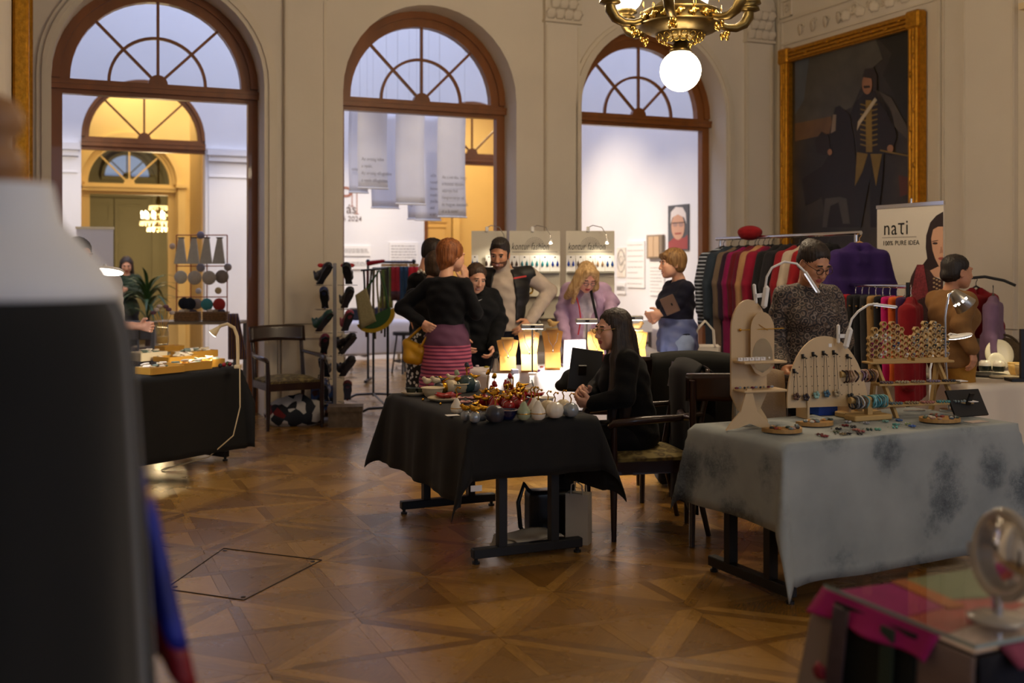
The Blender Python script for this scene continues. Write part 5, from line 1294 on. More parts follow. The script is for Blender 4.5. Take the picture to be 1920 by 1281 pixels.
# 6 -- blonde woman
p = Person('blonde woman in lilac coat and glasses bending over the necklaces', W(1098, 0, 9.25), 1.66, 0, 'rose', pose={'er': W(1052, 590, 9.2), 'wr': W(1062, 640, 9.0), 'el': W(1148, 565, 9.15), 'wl': W(1140, 600, 8.9)}, head=(14, 38, 2), headpos=W(1100, 520, 8.98), eyes=False, lips=LIPR)
p.build(); p.top(mat('white_jersey', 'cfc8d4', .8, var=.15, vs=22), 'white_top', .016, .92)
f = SDF(.03); p.torso(f, .035); J = p.J; f.rc(J['pelvis']+Vector((0, 0, -.2)), J['waist'], .22, .15, k=.05); f.bx(J['pelvis']+Vector((0, 0, -.72)), (.6, .6, .5), rd=0, k=.004, sub=True)
for q in 'lr': p.arm(f, q, .022, .95)
f.rc(J['neck']+Vector((0, -.2, .1)), J['pelvis']+Vector((.02, -.26, -.3)), .075, .13, k=.004, sub=True); f.rc(J['neck'], J['neck']+Vector((0, -.03, .2)), .08, .10, k=.006, sub=True)
for x in (-1, 1): f.rc(J['neck']+Vector((x*.08, -.03, -.02)), J['neck']+Vector((x*.10, -.11, -.12)), .03, .02)
p.cloth('lilac_coat', f, FAB('lilaccoat', 'b79bbb'), .011, .006); p.trousers(FAB('black', '121114'))
p.hair(HBLOND, 'long', [((-.07, .0, .04), (-.10, -.03, -.10), .04, .04), ((-.10, -.03, -.10), (-.115, .03, -.24), .045, .03), ((.07, .0, .04), (.088, -.03, -.08), .032, .03), ((.088, -.03, -.08), (.10, .02, -.16), .03, .018), ((-.03, -.06, .10), (-.075, -.07, -.02), .025, .02), ((.03, -.06, .10), (.075, -.06, .0), .025, .016), ((-.085, -.06, -.05), (-.09, -.07, -.22), .022, .018)])
p.glasses(mat('steel_frame', '6a6a70', .3, metal=1), .02, .72)
MB().tube([tuple(W(*a)-p.loc) for a in ((1078, 548, 9.02), (1086, 575, 8.98), (1089, 600, 8.97), (1084, 628, 8.95))], .006, 6).build('lanyard', mat('red_ribbon', 'b31d24', .6), p.o)
MB().tube([tuple(W(*a)-p.loc) for a in ((1108, 545, 9.02), (1114, 575, 8.98), (1122, 610, 8.97))], .012, 6).build('black_lapel', BLACKC, p.o)

# 7 -- short-haired woman at the right end
p = Person('short-haired woman in dark blouse in profile with a jacket tied round her waist', W(1270, 0, 8.95), 1.69, -72, 'fair', pose={'el': W(1272, 565, 8.80), 'wl': W(1240, 588, 8.78), 'er': W(1250, 580, 9.1), 'wr': W(1236, 592, 8.95)}, head=(-78, 6, -4), headpos=W(1259, 495, 8.92), smile=True)
p.set_hand('l', (-.8, .0, -.2), (0, .8, .2), 40); p.set_hand('r', (-.7, -.3, -.4), (0, -.8, .2), 40)
p.build(); p.top(FAB('inkblouse', '101122'), 'blouse', .020, .97, .9, wr=.005); p.trousers(FAB('palejeans', '7f8fb0')); p.hair(HSHORT, 'short')
f = SDF(.03); J = p.J; f.rc(J['pelvis']+Vector((0, 0, .10)), J['pelvis']+Vector((0, 0, -.04)), .160, .175); f.bx(J['pelvis']+Vector((0, 0, -.60)), (.5, .5, .5), rd=0, k=.004, sub=True); f.rc(J['pelvis']+Vector((-.12, -.1, .08)), J['pelvis']+Vector((-.14, -.13, -.08)), .035, .03)
p.cloth('tied_jacket', f, mat('blue_nylon', '55608a', .5, var=.15, vs=12), .012, .007)
tbk = thing('notebook', 'brown leather notebook held by the short-haired woman', 'notebook', W(1256, 572, 8.72)); MB().box((0, 0, 0), (.12, .02, .15), bev=.006).build('cover', mat('brown_leather', '5a4438', .5), tbk, RY(-25) @ RZ(-20)); MB().box((.02, -.012, .0), (.012, .006, .02)).build('clasp', CHROME, tbk, RY(-25) @ RZ(-20))

# 8 -- seated woman
ls = Vector((.70, 6.28, 0))
S_ = {'pelvis': (.72, 6.28, .56), 'waist': (.70, 6.27, .70), 'chest': (.66, 6.26, .88), 'neck': (.625, 6.25, 1.055), 'sl': (.66, 6.10, 1.0), 'sr': (.66, 6.42, 1.0), 'el': W(1172, 745, 6.02), 'wl': W(1112, 757, 6.10), 'er': (.52, 6.47, .80), 'wr': W(1102, 742, 6.22),
      'hl': (.68, 6.19, .53), 'hr': (.68, 6.37, .53), 'kl': (.27, 6.20, .55), 'kr': (.27, 6.36, .55), 'al': (.33, 6.2, .085), 'ar': (.33, 6.36, .085), 'tl': (.18, 6.19, .03), 'tr': (.18, 6.36, .03)}
p = Person('long-haired woman in black sitting at the ceramics table in profile', ls, 1.66, -85, 'fair', pose=S_, head=(-66, 6, 0), headpos=W(1148, 618, 6.22))
p.set_hand('l', (-.9, .25, .05), (0, .7, .5), 50); p.set_hand('r', (-.6, -.5, .5), (-.2, -.6, .1), 62)
p.build(); p.top(FAB('blackcardigan', '070708'), 'cardigan', .024, .50, wr=.004); p.trousers(FAB('black', '121114'))
p.hair(HDARK, 'long', [((-.06, .04, .03), (-.085, .05, -.14), .035, .045), ((.06, .04, .03), (.085, .03, -.14), .035, .045), ((-.085, .05, -.14), (-.08, .06, -.34), .045, .05), ((.085, .03, -.14), (.10, -.01, -.36), .045, .05), ((.10, -.01, -.36), (.09, -.02, -.54), .05, .03), ((.072, -.01, .0), (.098, -.045, -.16), .022, .034), ((.098, -.045, -.16), (.115, -.09, -.36), .036, .034), ((.115, -.09, -.36), (.10, -.11, -.52), .034, .016), ((0, .09, -.05), (0, .12, -.45), .06, .06)])
p.glasses(mat('gold_frame', 'a08040', .3, metal=1), .021, .7)

# 9 -- woman in patterned blouse behind the grey table
p = Person('woman with glasses and dark hair in patterned blouse looking down behind the grey table', W(1516, 0, 6.25), 1.70, 12, 'tan', pose={'er': W(1452, 640, 6.25), 'wr': W(1470, 690, 6.05), 'el': W(1582, 640, 6.3), 'wl': W(1560, 700, 6.1)}, head=(22, 30, 2), headpos=W(1527, 494, 6.12), eyes=False)
p.build()
def paisley(N, L, tc):
    v = voro(N, L, tc.outputs['Object'], 26); return math2(N, L, 'ADD', math2(N, L, 'MULTIPLY', math2(N, L, 'SINE', math2(N, L, 'MULTIPLY', v, 18), 0), .35), math2(N, L, 'MULTIPLY', noise(N, L, tc.outputs['Object'], 60, 4), .9))
p.top(ramp_mat('paisley_blouse', paisley, [(.1, '1d1a1f'), (.4, '4b4644'), (.65, '5e4735'), (.9, '857f7a')], .75), 'blouse', .022, .86, .97, wr=.005, flare=.03); p.trousers(FAB('black', '121114')); p.hair(HDARK, 'updo'); p.glasses(mat('tortoise_frame', '3a2218', .3), .023, .85)

# 10 -- woman in camel sweater at right
p = Person('woman with a dark bun in camel sweater facing right', W(1785, 0, 7.45), 1.62, 112, 'tan', pose={'er': W(1800, 610, 7.25), 'wr': W(1822, 655, 7.2), 'el': W(1768, 600, 7.6), 'wl': W(1790, 660, 7.7)}, head=(100, 4, 0), headpos=W(1796, 510, 7.42))
p.set_hand('r', (.15, -.1, -1), (-.5, .6, 0), 30)
p.build(); p.top(FAB('camelknit', '7d5a34'), 'sweater', .028, .84, wr=.003); p.trousers(FAB('ochretrousers', '9a6d28')); p.hair(HBLACK, 'bun')
# 11 -- stallholder at the left table
p = Person('dark-haired person behind the left stall, half hidden by the dress form', (-3.42, 8.62), 1.76, 40, 'fair', False, pose={'el': (-3.1, 8.35, 1.08), 'wl': W(262, 612, 8.3)}, head=(60, 15, 0), headpos=W(150, 478, 8.55), eyes=False)
p.build(); p.top(mat('white_tee', 'bfbcc0', .8, var=.05), 'tee_shirt', .02, .95, .5); p.trousers(FAB('black', '121114')); p.hair(HBLACK, 'crop')
# 12 -- far visitor with phone
pf = onv(237, 500, 17.0)
p = Person('distant long-haired visitor looking at a phone by the far arch', (pf.x, pf.y), 1.68, 25, 'tan', pose={'el': (pf.x+.24, pf.y-.02, 1.12), 'wl': (pf.x+.08, pf.y-.25, 1.2), 'er': (pf.x-.24, pf.y-.02, 1.12), 'wr': (pf.x-.02, pf.y-.25, 1.18)}, head=(20, 25, 0))
p.build(); p.top(FAB('greenjacket', '1f2a1c'), 'jacket', .03, .8); p.trousers(FAB('black', '121114')); p.hair(HDARK, 'long', [((-.06, .02, .03), (-.09, .0, -.2), .035, .03), ((.06, .02, .03), (.09, .0, -.2), .035, .03)])
ph = thing('phone', 'dark phone in the hands of the distant visitor', 'phone', (pf.x+.03, pf.y-.34, 1.24)); MB().box((0, 0, 0), (.07, .01, .14), bev=.003).build('case', BLACKM, ph, RX(-30)); MB().box((0, .006, 0), (.06, .002, .12)).build('screen', mat('phone_screen', '6080a0', .2, emit=.5), ph, RX(-30))
# ================================================================== SMALLER THINGS
def put(name, label, cat, mb, m, loc, rotz=0, group=None, M=None):
    o = mb.build(name, m) if isinstance(mb, MB) else link(name, mb)
    o.location = loc; o.rotation_euler = (0, 0, math.radians(rotz)); return tag(o, label, cat, group)
BIRCH = mat('birch_ply', 'c9ad84', .5, var=.10, vs=6, stretch=(1, 1, .2)); BAMBOO = mat('bamboo', 'a9814a', .5, var=.2, vs=8, stretch=(6, 1, 1)); PINE = mat('pine', 'b8975f', .55, var=.12, vs=7, stretch=(.3, 2, 2))
GOLDL = mat('gold_lustre', 'c8922a', .2, metal=.9, var=.2, vs=30); CER_W = mat('white_glaze', 'd8d0c2', .18, coat=.4, var=.06, vs=15); CER_CR = mat('cream_glaze', 'c9b898', .35, var=.08, vs=12); CER_R = mat('red_glaze', '8e0f17', .15, coat=.5, var=.2, vs=25); CER_T = mat('teal_glaze', '2f4548', .15, coat=.5, var=.3, vs=12); CER_N = mat('navy_glaze', '12163a', .2, coat=.4); CER_G = mat('dark_grey_glaze', '33333c', .3, coat=.3, var=.3, vs=14); CER_S = mat('pearl_glaze', '8f979f', .15, metal=.35, coat=.5, var=.15, vs=10); CER_GR = mat('celadon_glaze', '97a184', .18, coat=.4, var=.12, vs=14); CER_P = mat('pink_glaze', 'b8807c', .2, coat=.4, var=.15, vs=20); DGREEN = mat('bottle_green_glaze', '1d2620', .35, var=.2, vs=9)
ZT = .7465
ORD = ['first', 'second', 'third', 'fourth', 'fifth', 'sixth', 'seventh', 'eighth', 'ninth', 'tenth', 'eleventh', 'twelfth', 'thirteenth', 'fourteenth', 'fifteenth', 'sixteenth', 'seventeenth', 'eighteenth', 'nineteenth', 'twentieth', 'twenty-first', 'twenty-second']
# ---------------------------------------------------------------- ceramics
STEM = MB().tube([(0, 0, 0), (.004, 0, .025), (-.006, 0, .045), (.006, 0, .06), (.014, 0, .055)], .004, 6).ball((.018, 0, .054), .007, 6).mesh('stem', GOLDL)
BIRDV = SDF(.008).el((0, 0, .016), (.022, .013, .014)).el((-.018, 0, .03), (.010, .009, .010)).rc((.018, 0, .018), (.045, 0, .026), .008, .003).rc((-.026, 0, .03), (-.034, 0, .029), .004, .001).mesh(.004)
def prof_pear(r, h): return [(r*.55, 0), (r*.9, h*.12), (r, h*.32), (r*.88, h*.52), (r*.55, h*.72), (r*.38, h*.88), (r*.22, h*.97), (.002, h)]
def prof_round(r): return [(r*.5, 0), (r*.85, r*.25), (r, r*.85), (r*.85, r*1.4), (r*.45, r*1.72), (.002, r*1.75)]
def ceram(kind, label, px, py, size, m, group='ceramics on the black table', stem=True, rot=0):
    py = max(py, 741-(px-760)*.055 if px < 930 else 731.5); loc = onz(px, py, ZT); nm = {'pear': 'ceramic_pear', 'globe': 'ceramic_globe', 'pumpkin': 'ceramic_pumpkin', 'bowl': 'ceramic_bowl', 'plate': 'ceramic_plate', 'fluted': 'fluted_bowl', 'leaf': 'leaf_dish', 'bird': 'ceramic_bird', 'flower': 'ceramic_flower', 'pot': 'ceramic_pot'}[kind]
    t = thing(nm, label, 'ceramic', loc, rot, group); r = size*1.12
    if kind == 'pear':
        MB().lathe(prof_pear(r, r*2.5), 18).build('body', m, t); link('stem', STEM, t, T(0, 0, r*2.45)); MB().lathe([(r*1.0, r*.78), (r*1.02, r*.84), (r*.99, r*.9)], 18, rib=lambda a: 1+.015*math.sin(a*9)).build('lid_seam', GOLDL, t)
    elif kind == 'globe':
        MB().lathe(prof_round(r), 18).build('body', m, t)
        b = np_mesh('finial_bird', BIRDV[0]*1.0, BIRDV[1], GOLDL if stem else m); link('finial_bird', b, t, T(0, 0, r*1.70))
    elif kind == 'pumpkin':
        MB().lathe(prof_round(r), 32, rib=lambda a: 1+.07*abs(math.sin(a*4))).build('body', m, t); link('stem', STEM, t, T(0, 0, r*1.68) @ Matrix.Scale(.9, 4))
    elif kind in ('bowl', 'fluted', 'pot'):
        rib = (lambda a: 1+.045*math.sin(a*22)) if kind == 'fluted' else None; h = r*(.85 if kind != 'pot' else 1.3)
        MB().lathe([(r*.6, 0), (r*.72, h*.15), (r*.92, h*.6), (r*.95, h*.92)], 44 if rib else 22, rib=rib).build('body', m, t)
        MB().lathe([(r*.93, h*.90), (r*1.08, h*.92), (r*1.08, h), (r*.9, h*1.02), (r*.8, h*.5), (r*.3, h*.3), (.002, h*.28)], 24).build('rim', m, t)
    elif kind == 'plate':
        MB().lathe([(r*.6, 0), (r*.7, .004), (r, .018), (r, .024), (r*.68, .010), (.002, .008)], 28, rib=lambda a: 1+.02*math.sin(a*6)).build('dish', m, t)
    elif kind == 'leaf':
        def lf(a, b):
            th = a*2*math.pi; rr = r*b*(1+.22*math.cos(5*th)+.08*math.cos(15*th)); return (rr*math.cos(th), rr*math.sin(th), .006+r*.45*b*b+.05*r*math.cos(5*th)*b)
        MB().sheet(lf, 40, 5, .004).build('dish', m, t)
        MB().tube([(0, 0, .01), (r*.5, 0, .02), (r*1.1, 0, r*.6)], .003, 5).build('rib', m, t)
    elif kind == 'bird':
        link('body', np_mesh('body', BIRDV[0]*r/.03, BIRDV[1], m), t, T(0, 0, r*1.5)); MB().cyl((0, 0, 0), (0, 0, r*1.6), .003, n=6).lathe([(.018, 0), (.016, .004), (.003, .01)], 12).build('perch', GOLDL, t)
    elif kind == 'flower':
        MB().tube([(0, 0, 0), (.004, 0, r*.5), (-.003, .003, r)], .003, 5).lathe([(.014, 0), (.012, .004), (.003, .008)], 10).build('stem', GOLDL, t)
        fl = MB()
        fl.ball((-.003, .003, r+.012), (.016, .008, .020), 8); fl.ball((.008, .0, r+.004), (.010, .007, .010), 6); fl.build('blossom', m, t)
    return t
C = ceram
C('plate', 'cream oval plate at the far left corner of the ceramics table', 778, 741, .075, CER_CR)
C('pot', 'dark green pot on the cream plate, left one', 771, 737, .030, DGREEN); C('pot', 'dark green pot on the cream plate, right one', 788, 736, .027, DGREEN)
C('fluted', 'cream fluted bowl beside the green pots', 811, 744, .060, CER_CR); C('fluted', 'cream fluted bowl in the middle of the ceramics', 862, 735, .060, CER_CR)
C('plate', 'cream plate under the red leaf dish', 832, 752, .085, CER_CR); C('leaf', 'red leaf-shaped dish on the cream plate', 838, 750, .060, CER_R)
C('bird', 'white ceramic bird at the back left', 801, 720, .035, CER_CR, rot=40); C('bird', 'white ceramic bird beside the gold globe', 818, 719, .035, CER_CR, rot=20)
C('globe', 'gold lustre globe with bird finial', 830, 722, .036, GOLDL); C('globe', 'beige ceramic globe behind the cream bowl', 845, 725, .042, CER_CR, stem=False); C('globe', 'grey ceramic globe beside the teal dome', 888, 728, .040, CER_S)
C('globe', 'small dark globe behind the fluted bowls', 824, 728, .036, CER_G, stem=False)
C('pumpkin', 'large teal dome with tree-shaped finial', 874, 724, .054, CER_T); C('globe', 'small teal globe left of the teal dome', 858, 727, .035, CER_T)
C('flower', 'tall dark tree ornament on the teal dome side', 876, 716, .14, CER_G); C('flower', 'green tree ornament on a brass stem', 857, 719, .10, CER_GR)
C('pear', 'white pear with gold neck nearest the left edge', 856, 775, .030, CER_W)
C('globe', 'small pearl ball at the near left, first of three', 873, 788, .024, CER_S); C('globe', 'small pearl ball at the near left, foremost of three', 890, 792, .027, CER_S); C('globe', 'small pearl ball at the near left, rightmost of three', 906, 787, .022, CER_S)
C('pumpkin', 'dark grey lidded pumpkin at the near edge', 928, 791, .043, CER_G); C('bowl', 'navy blue bowl at the near edge', 950, 786, .052, CER_N)
C('pear', 'celadon green pear at the near edge', 982, 787, .034, CER_GR); C('pear', 'white pear with wavy gold seam at the near edge', 1009, 787, .036, CER_W); C('pumpkin', 'white dotted pumpkin with curled brass stem', 1040, 783, .042, CER_W); C('pumpkin', 'pearl blue pumpkin with gold wave at the right corner', 1070, 781, .037, CER_S)
C('pear', 'white pear behind the foremost white pear', 1002, 779, .034, CER_W); C('pumpkin', 'cream pumpkin behind the dotted one', 1027, 775, .036, CER_CR); C('pumpkin', 'small cream pumpkin behind the pearl blue one', 1056, 772, .034, CER_CR)
C('bowl', 'white bowl behind the white pears', 1021, 760, .048, CER_W); C('bowl', 'pale rimmed bowl at the back right', 974, 745, .058, CER_CR); C('leaf', 'red leaf umbrella dish at the back right', 1002, 748, .050, CER_R, rot=30)
C('pear', 'red pear between the green and white pears', 996, 775, .03, CER_R)
rnd = random.Random(5)
reds = sorted((905+rnd.random()*75, 748+rnd.random()*28, rnd.choice(['globe', 'leaf', 'pear'])) for _ in range(22)); seen = {}
for x, y, kd in reds:
    seen[kd] = seen.get(kd, 0)+1
    C(kd, 'red glazed %s ornament in the middle cluster, %s from the left' % ({'globe': 'ball-shaped', 'leaf': 'leaf-shaped', 'pear': 'pear-shaped'}[kd], ORD[seen[kd]-1]), x, y, .026+rnd.random()*.008, CER_R, 'red ceramics in the middle cluster', rot=rnd.random()*360)
for k in range(4): C('leaf', 'pink shell dish left of the red cluster, %s from the left' % ORD[k], 858+k*14, 752+(k % 2)*8, .032, CER_P, 'pink shell dishes', rot=k*50)
for k, x in enumerate(sorted(905+rnd.random()*65 for _ in range(9))):
    C('flower', 'gilded flower on a thin stem among the red ceramics, %s from the left' % ORD[k], x, 728+rnd.random()*30, .05+rnd.random()*.05, rnd.choice([GOLDL, CER_R]), 'gilded stem flowers', rot=rnd.random()*360)
for k, x in enumerate(sorted(868+rnd.random()*90 for _ in range(7))): C('bird', 'small gilded bird among the red ceramics, %s from the left' % ORD[k], x, 742+rnd.random()*35, .022, GOLDL, 'gilded birds', rot=rnd.random()*360)
put('price_card', 'white price card lying at the left edge of the ceramics table', 'card', MB().box((0, 0, .001), (.07, .05, .002)), PAPER, onz(848, 779, ZT), 20)
for k, (x, y) in enumerate(((793, 752), (826, 760))): put('gilded_bead', ['tiny gilded bead before the fluted bowl', 'tiny gilded bead before the red leaf dish'][k], 'bead', MB().ball((0, 0, .008), .008, 8), GOLDL, onz(x, y, ZT), 0, 'gilded beads on the black cloth')

# under the ceramics table
hbg = thing('handbag', 'black leather handbag standing under the ceramics table', 'bag', onz(1030, 1000, 0), 15)
sdf_obj('body', SDF(.03).bx((0, 0, .13), (.11, .05, .10), rd=.025).bx((0, -.03, .17), (.08, .03, .06), rd=.02), .012, mat('black_leather', '121215', .35, bump=.15, bs=40), hbg)
MB().tube([(-.10, 0, .22), (-.16, -.03, .30), (-.20, -.05, .20), (-.19, -.06, .06), (-.15, -.05, .01)], .013, 6).build('strap', MATS['black_leather'], hbg)
pb = thing('paper_bag', 'white paper carrier bag with twisted handles under the ceramics table', 'bag', onz(1085, 1018, 0), -20)
MB().box((0, 0, .14), (.13, .08, .28)).build('body', mat('white_kraft', 'b9b0a0', .7, var=.05), pb); MB().box((-.066, 0, .15), (.001, .07, .20)).build('printed_side', mat('brown_print', '8a6a4a', .7, var=.4, vs=12), pb)
for y in (-.04, .04): MB().tube([(-.035, y, .27), (-.03, y, .33), (0, y*1.2, .35), (.03, y, .33), (.035, y, .27)], .004, 6).build('handle', MATS['white_kraft'], pb)
cb = thing('folded_bags', 'pile of folded white carrier bags on the floor under the table', 'bag pile', onz(972, 1022, 0), 10)
for k in range(4): MB().sheet(lambda a, b: ((a-.5)*.30+.02*k, (b-.5)*.22-.01*k, .012+.014*k+.006*math.sin(a*7+k)+.006*math.sin(b*9)), 8, 6, .006).build('bag', MATS['white_kraft'], cb, RZ(k*12-15))
put('product_label', 'small white label stuck under the cloth edge', 'label', MB().box((0, 0, 0), (.06, .003, .03)), PAPER, at(893, 916, 5.42), 20)

# coats over chairs, bags by the chairs
COATB = mat('charcoal_wool', '0c0c0e', .9, var=.2, vs=20, sheen=.04)
def drape(name, label, loc, rotz, w, top, down_f, down_b, th, m, amp=.02):
    def fn(a, b):
        tot = down_f+down_b; s = b*tot; x = (a-.5)*w*(1+.18*abs(s-down_b)/max(tot, .1))
        if s < down_b: y = th; z = top-(down_b-s)
        else: y = -th; z = top-(s-down_b)
        e = min(abs(s-down_b)/.05, 1); y = y*e; z = z+(1-e)*.02
        return (x, y+amp*math.sin(x*22+1)*min(1, abs(s-down_b)*3)*(1 if s > down_b else -1)*.6+(.02 if s > down_b else 0)*-1, z-.02*(2*a-1)**2)
    o = MB().sheet(fn, 16, 26, .012).build(name, m); o.location = loc; o.rotation_euler = (0, 0, math.radians(rotz)); return tag(o, label, 'coat')
drape('coat', 'long black coat hung over the chair back behind the seated woman', (1.08, 6.36, 0), -80, .46, .98, .84, .3, .05, COATB)
drape('coat', 'charcoal jacket covering the back of the middle chair', (1.16, 6.915, 0), 2, .52, .985, .52, .4, .05, mat('charcoal_green', '161714', .9, var=.15, vs=16), .012)
drape('towel', 'beige towel over the chair back beside the grey table', (1.34, 5.795, 0), -8, .26, .985, .32, .30, .045, mat('beige_terry', 'a08c74', .95, bump=.4, bs=120), .01)
sdf = SDF(.04).bx((0, 0, .2), (.09, .10, .15), rd=.03).rc((-.05, 0, .36), (.05, 0, .38), .03, .03)
o = sdf_obj('tote_bag', sdf, .015, BLACKC); o.location = onz(1262, 908, 0); tag(o, 'black fabric bag standing on the floor beside the middle chair', 'bag')
o = sdf_obj('scarf', SDF(.03).rc((-.05, 0, .03), (.06, .03, .04), .035, .03).rc((.05, .02, .03), (.10, -.03, .02), .03, .02), .012, FAB('magenta_scarf', 'a0145a')); o.location = onz(1172, 890, 0); tag(o, 'magenta scarf lying on the floor behind the ceramics table', 'scarf')
# laptop bag and dark bag stuff on chair in front of lit table, black tablet stand
bs = thing('clothes_pile', 'dark coat and wine-red scarf heaped at the lit table edge', 'clothes', at(1105, 690, 7.35))
sdf_obj('dark_coat', SDF(.04).rc((-.14, 0, -.06), (.10, .02, .0), .05, .07).rc((-.2, -.02, -.12), (-.02, 0, -.10), .04, .07).rc((.02, 0, -.15), (.15, .02, -.12), .08, .09), .016, COATB, bs)
sdf_obj('wine_scarf', SDF(.03).rc((-.02, .02, .05), (.14, .03, .02), .04, .05).rc((.05, 0, .07), (.12, .0, .06), .035, .03), .014, mat('wine_fabric', '4a1420', .85, var=.6, vs=60), bs)
cs = thing('folding_stool', 'dark stool carrying the heap of coats', 'stool', (.54, 7.38, 0)); MB().box((0, 0, .55), (.34, .3, .03)).build('seat', DARKW, cs)
for sx in (-1, 1):
    for sy in (-1, 1): MB().cyl((sx*.14, sy*.12, 0), (sx*.14, sy*.12, .55), .014, n=8).build('leg', BLACKM, cs)
tbz = thing('tablet_stand', 'black tablet propped upright behind the ceramics', 'tablet', at(1092, 748, 6.75)+Vector((0, 0, 0))); tbz.location.z = ZT
MB().box((0, 0, .14), (.20, .012, .27), bev=.004).build('tablet', BLACKM, tbz, RX(-14) @ RY(8)); MB().box((0, .08, .07), (.05, .012, .16)).build('prop', BLACKM, tbz, RX(35))

# ---------------------------------------------------------------- grey table: boards, lamps, bracelets, honeycombs
def gt(px, py): return onz(px, py, ZT)
ob = thing('mirror_display', 'tall oval birch stand with mirror leaf and two earring shelves', 'display stand', (1.175, 5.30, ZT), 18)
stad = lambda w, z0, z1, n=12: [(w*math.cos(math.pi*i/n), z1-w*.0+w*1.5*math.sin(math.pi*i/n)-w*1.5) for i in range(n+1)]+[(-w, z0+w), (-w*.6, z0+.02), (0, z0), (w*.6, z0+.02), (w, z0+w)]
MB().prism(stad(.10, .06, .63)[::-1], -.006, .006).build('board', BIRCH, ob)
MB().prism(stad(.058, .25, .57)[::-1], -.004, .004).build('mirror_leaf', BIRCH, ob, T(.045, -.055, 0) @ RZ(-18)); MB().prism([(x*.85, z) for x, z in stad(.058, .27, .44)][::-1], -.0062, -.0045).build('mirror_glass', mat('mirror', 'dcdde0', .04, metal=1), ob, T(.045, -.055, 0) @ RZ(-18))
for z, w in ((.325, .24), (.185, .24)): MB().box((.03, -.06, z), (w, .11, .012), bev=.004).build('shelf', BIRCH, ob)
for x in (-.075, .085):
    MB().prism([(-.12, 0), (-.10, .03), (-.045, .09), (-.012, .20), (.012, .20), (.04, .09), (.10, .03), (.12, 0), (.05, .012), (0, .03), (-.05, .012)][::-1], -.006, .006).build('foot', BIRCH, ob, T(x*.75, -.10 if x < 0 else .06, 0) @ RZ(-6 if x < 0 else 24))
MB().cyl((-.05, -.02, .48), (.14, -.10, .49), .0022, n=6).cyl((.0, -.03, .53), (.06, -.08, .48), .0018, n=6).ball((-.055, -.015, .48), .008, 8).build('brass_rod', GOLDL, ob)
for k in range(6): put('earring_card', 'small white earring card on the upper shelf of the oval stand, %s from the left' % ORD[k], 'earring', MB().box((0, 0, .008), (.026, .012, .016)).ball((0, -.008, .012), .006, 6), [PAPER, INK], ob.location+Vector((-.06+.03*k, -.085+.01*k, .332)), 18, 'earring cards on the oval stand')
for k in range(10): put('stone_earring', 'small stone piece on the lower shelf of the oval stand, %s from the left' % ORD[k], 'earring', MB().ball((0, 0, .006), (.011, .006, .006), 8), mat('stone%d' % (k % 4), ['6a2a3a', '8a8f99', '2a3140', 'a09888'][k % 4], .25), ob.location+Vector((-.075+.021*k, -.075+.012*(k % 2)+.006*k, .192)), k*40, 'stones on the oval stand')
def clip_lamp(name, label, loc, pts, headp, headdir, wp, strip=True):
    l = thing(name, label, 'lamp', loc)
    MB().box((0, 0, 0), (.030, .028, .115), bev=.012).build('clip_body', WPLAST, l, RY(wp)); MB().box((-.045, .02, .02), (.016, .02, .10), bev=.006).box((-.022, .01, .01), (.04, .012, .02)).build('clamp', WPLAST, l, RY(wp-14))
    MB().tube(pts, .0062, 8).build('gooseneck', WPLAST, l)
    q = Vector(headdir).to_track_quat('X', 'Z').to_matrix().to_4x4()
    hd = MB().box((.055, 0, 0), (.13, .026, .014), bev=.006).build('head', WPLAST, l, Matrix.Translation(headp) @ q)
    MB().box((.055, 0, -.0078), (.11, .018, .001)).build('led_strip', mat('led_soft', 'f4f6ff', .3, emit=.8), hd)
    return l
clip_lamp('clip_lamp', 'white gooseneck clip lamp arched over the oval stand', at(1435, 557, 5.29), [(0, 0, .05), (.005, -.01, .10), (.03, -.01, .145), (.09, -.02, .175), (.15, -.02, .165), (.195, -.02, .12)], (.195, -.02, .12), (.55, 0, -.85), 8)
clip_lamp('clip_lamp', 'white gooseneck clip lamp on the half-round necklace board', at(1590, 634, 5.585), [(.005, 0, .05), (.02, 0, .10), (.05, -.01, .14), (.10, -.02, .175), (.15, -.02, .18)], (.13, -.02, .178), (.98, .0, -.12), 14)
hbd = thing('necklace_board', 'half-round birch board with hooks and hanging necklaces', 'display board', (1.655, 5.58, ZT), 14)
hp = [(.235*math.cos(math.pi*i/24), .06+.37*math.sin(math.pi*i/24)) for i in range(25)]
MB().prism(hp[::-1], -.006, .006).build('board', BIRCH, hbd, RX(-6)); [MB().box((x, .05, .05), (.012, .12, .10)).build('stand', BIRCH, hbd) for x in (-.12, .12)]
dots = MB()
for c in range(12):
    for r_ in range(5):
        x = -.19+.034*c; z = .12+.05*r_
        if (x/.235)**2+((z-.06)/.37)**2 < .85: dots.cyl((x, -.0075, z), (x, -.0055, z), .0028, n=6)
dd_ = dots.build('peg_holes', mat('hole_dark', '2a2018', .8), hbd, RX(-6)); dd_['kind'] = 'stuff'
MB().box((.03, -.007, .38), (.018, .002, .018)).build('price_sticker', PAPER, hbd, RX(-6))
bead_c = ['3a3238', '8fb5ac', '4a6a80', 'a8977a', '2e3236', '5a4038']
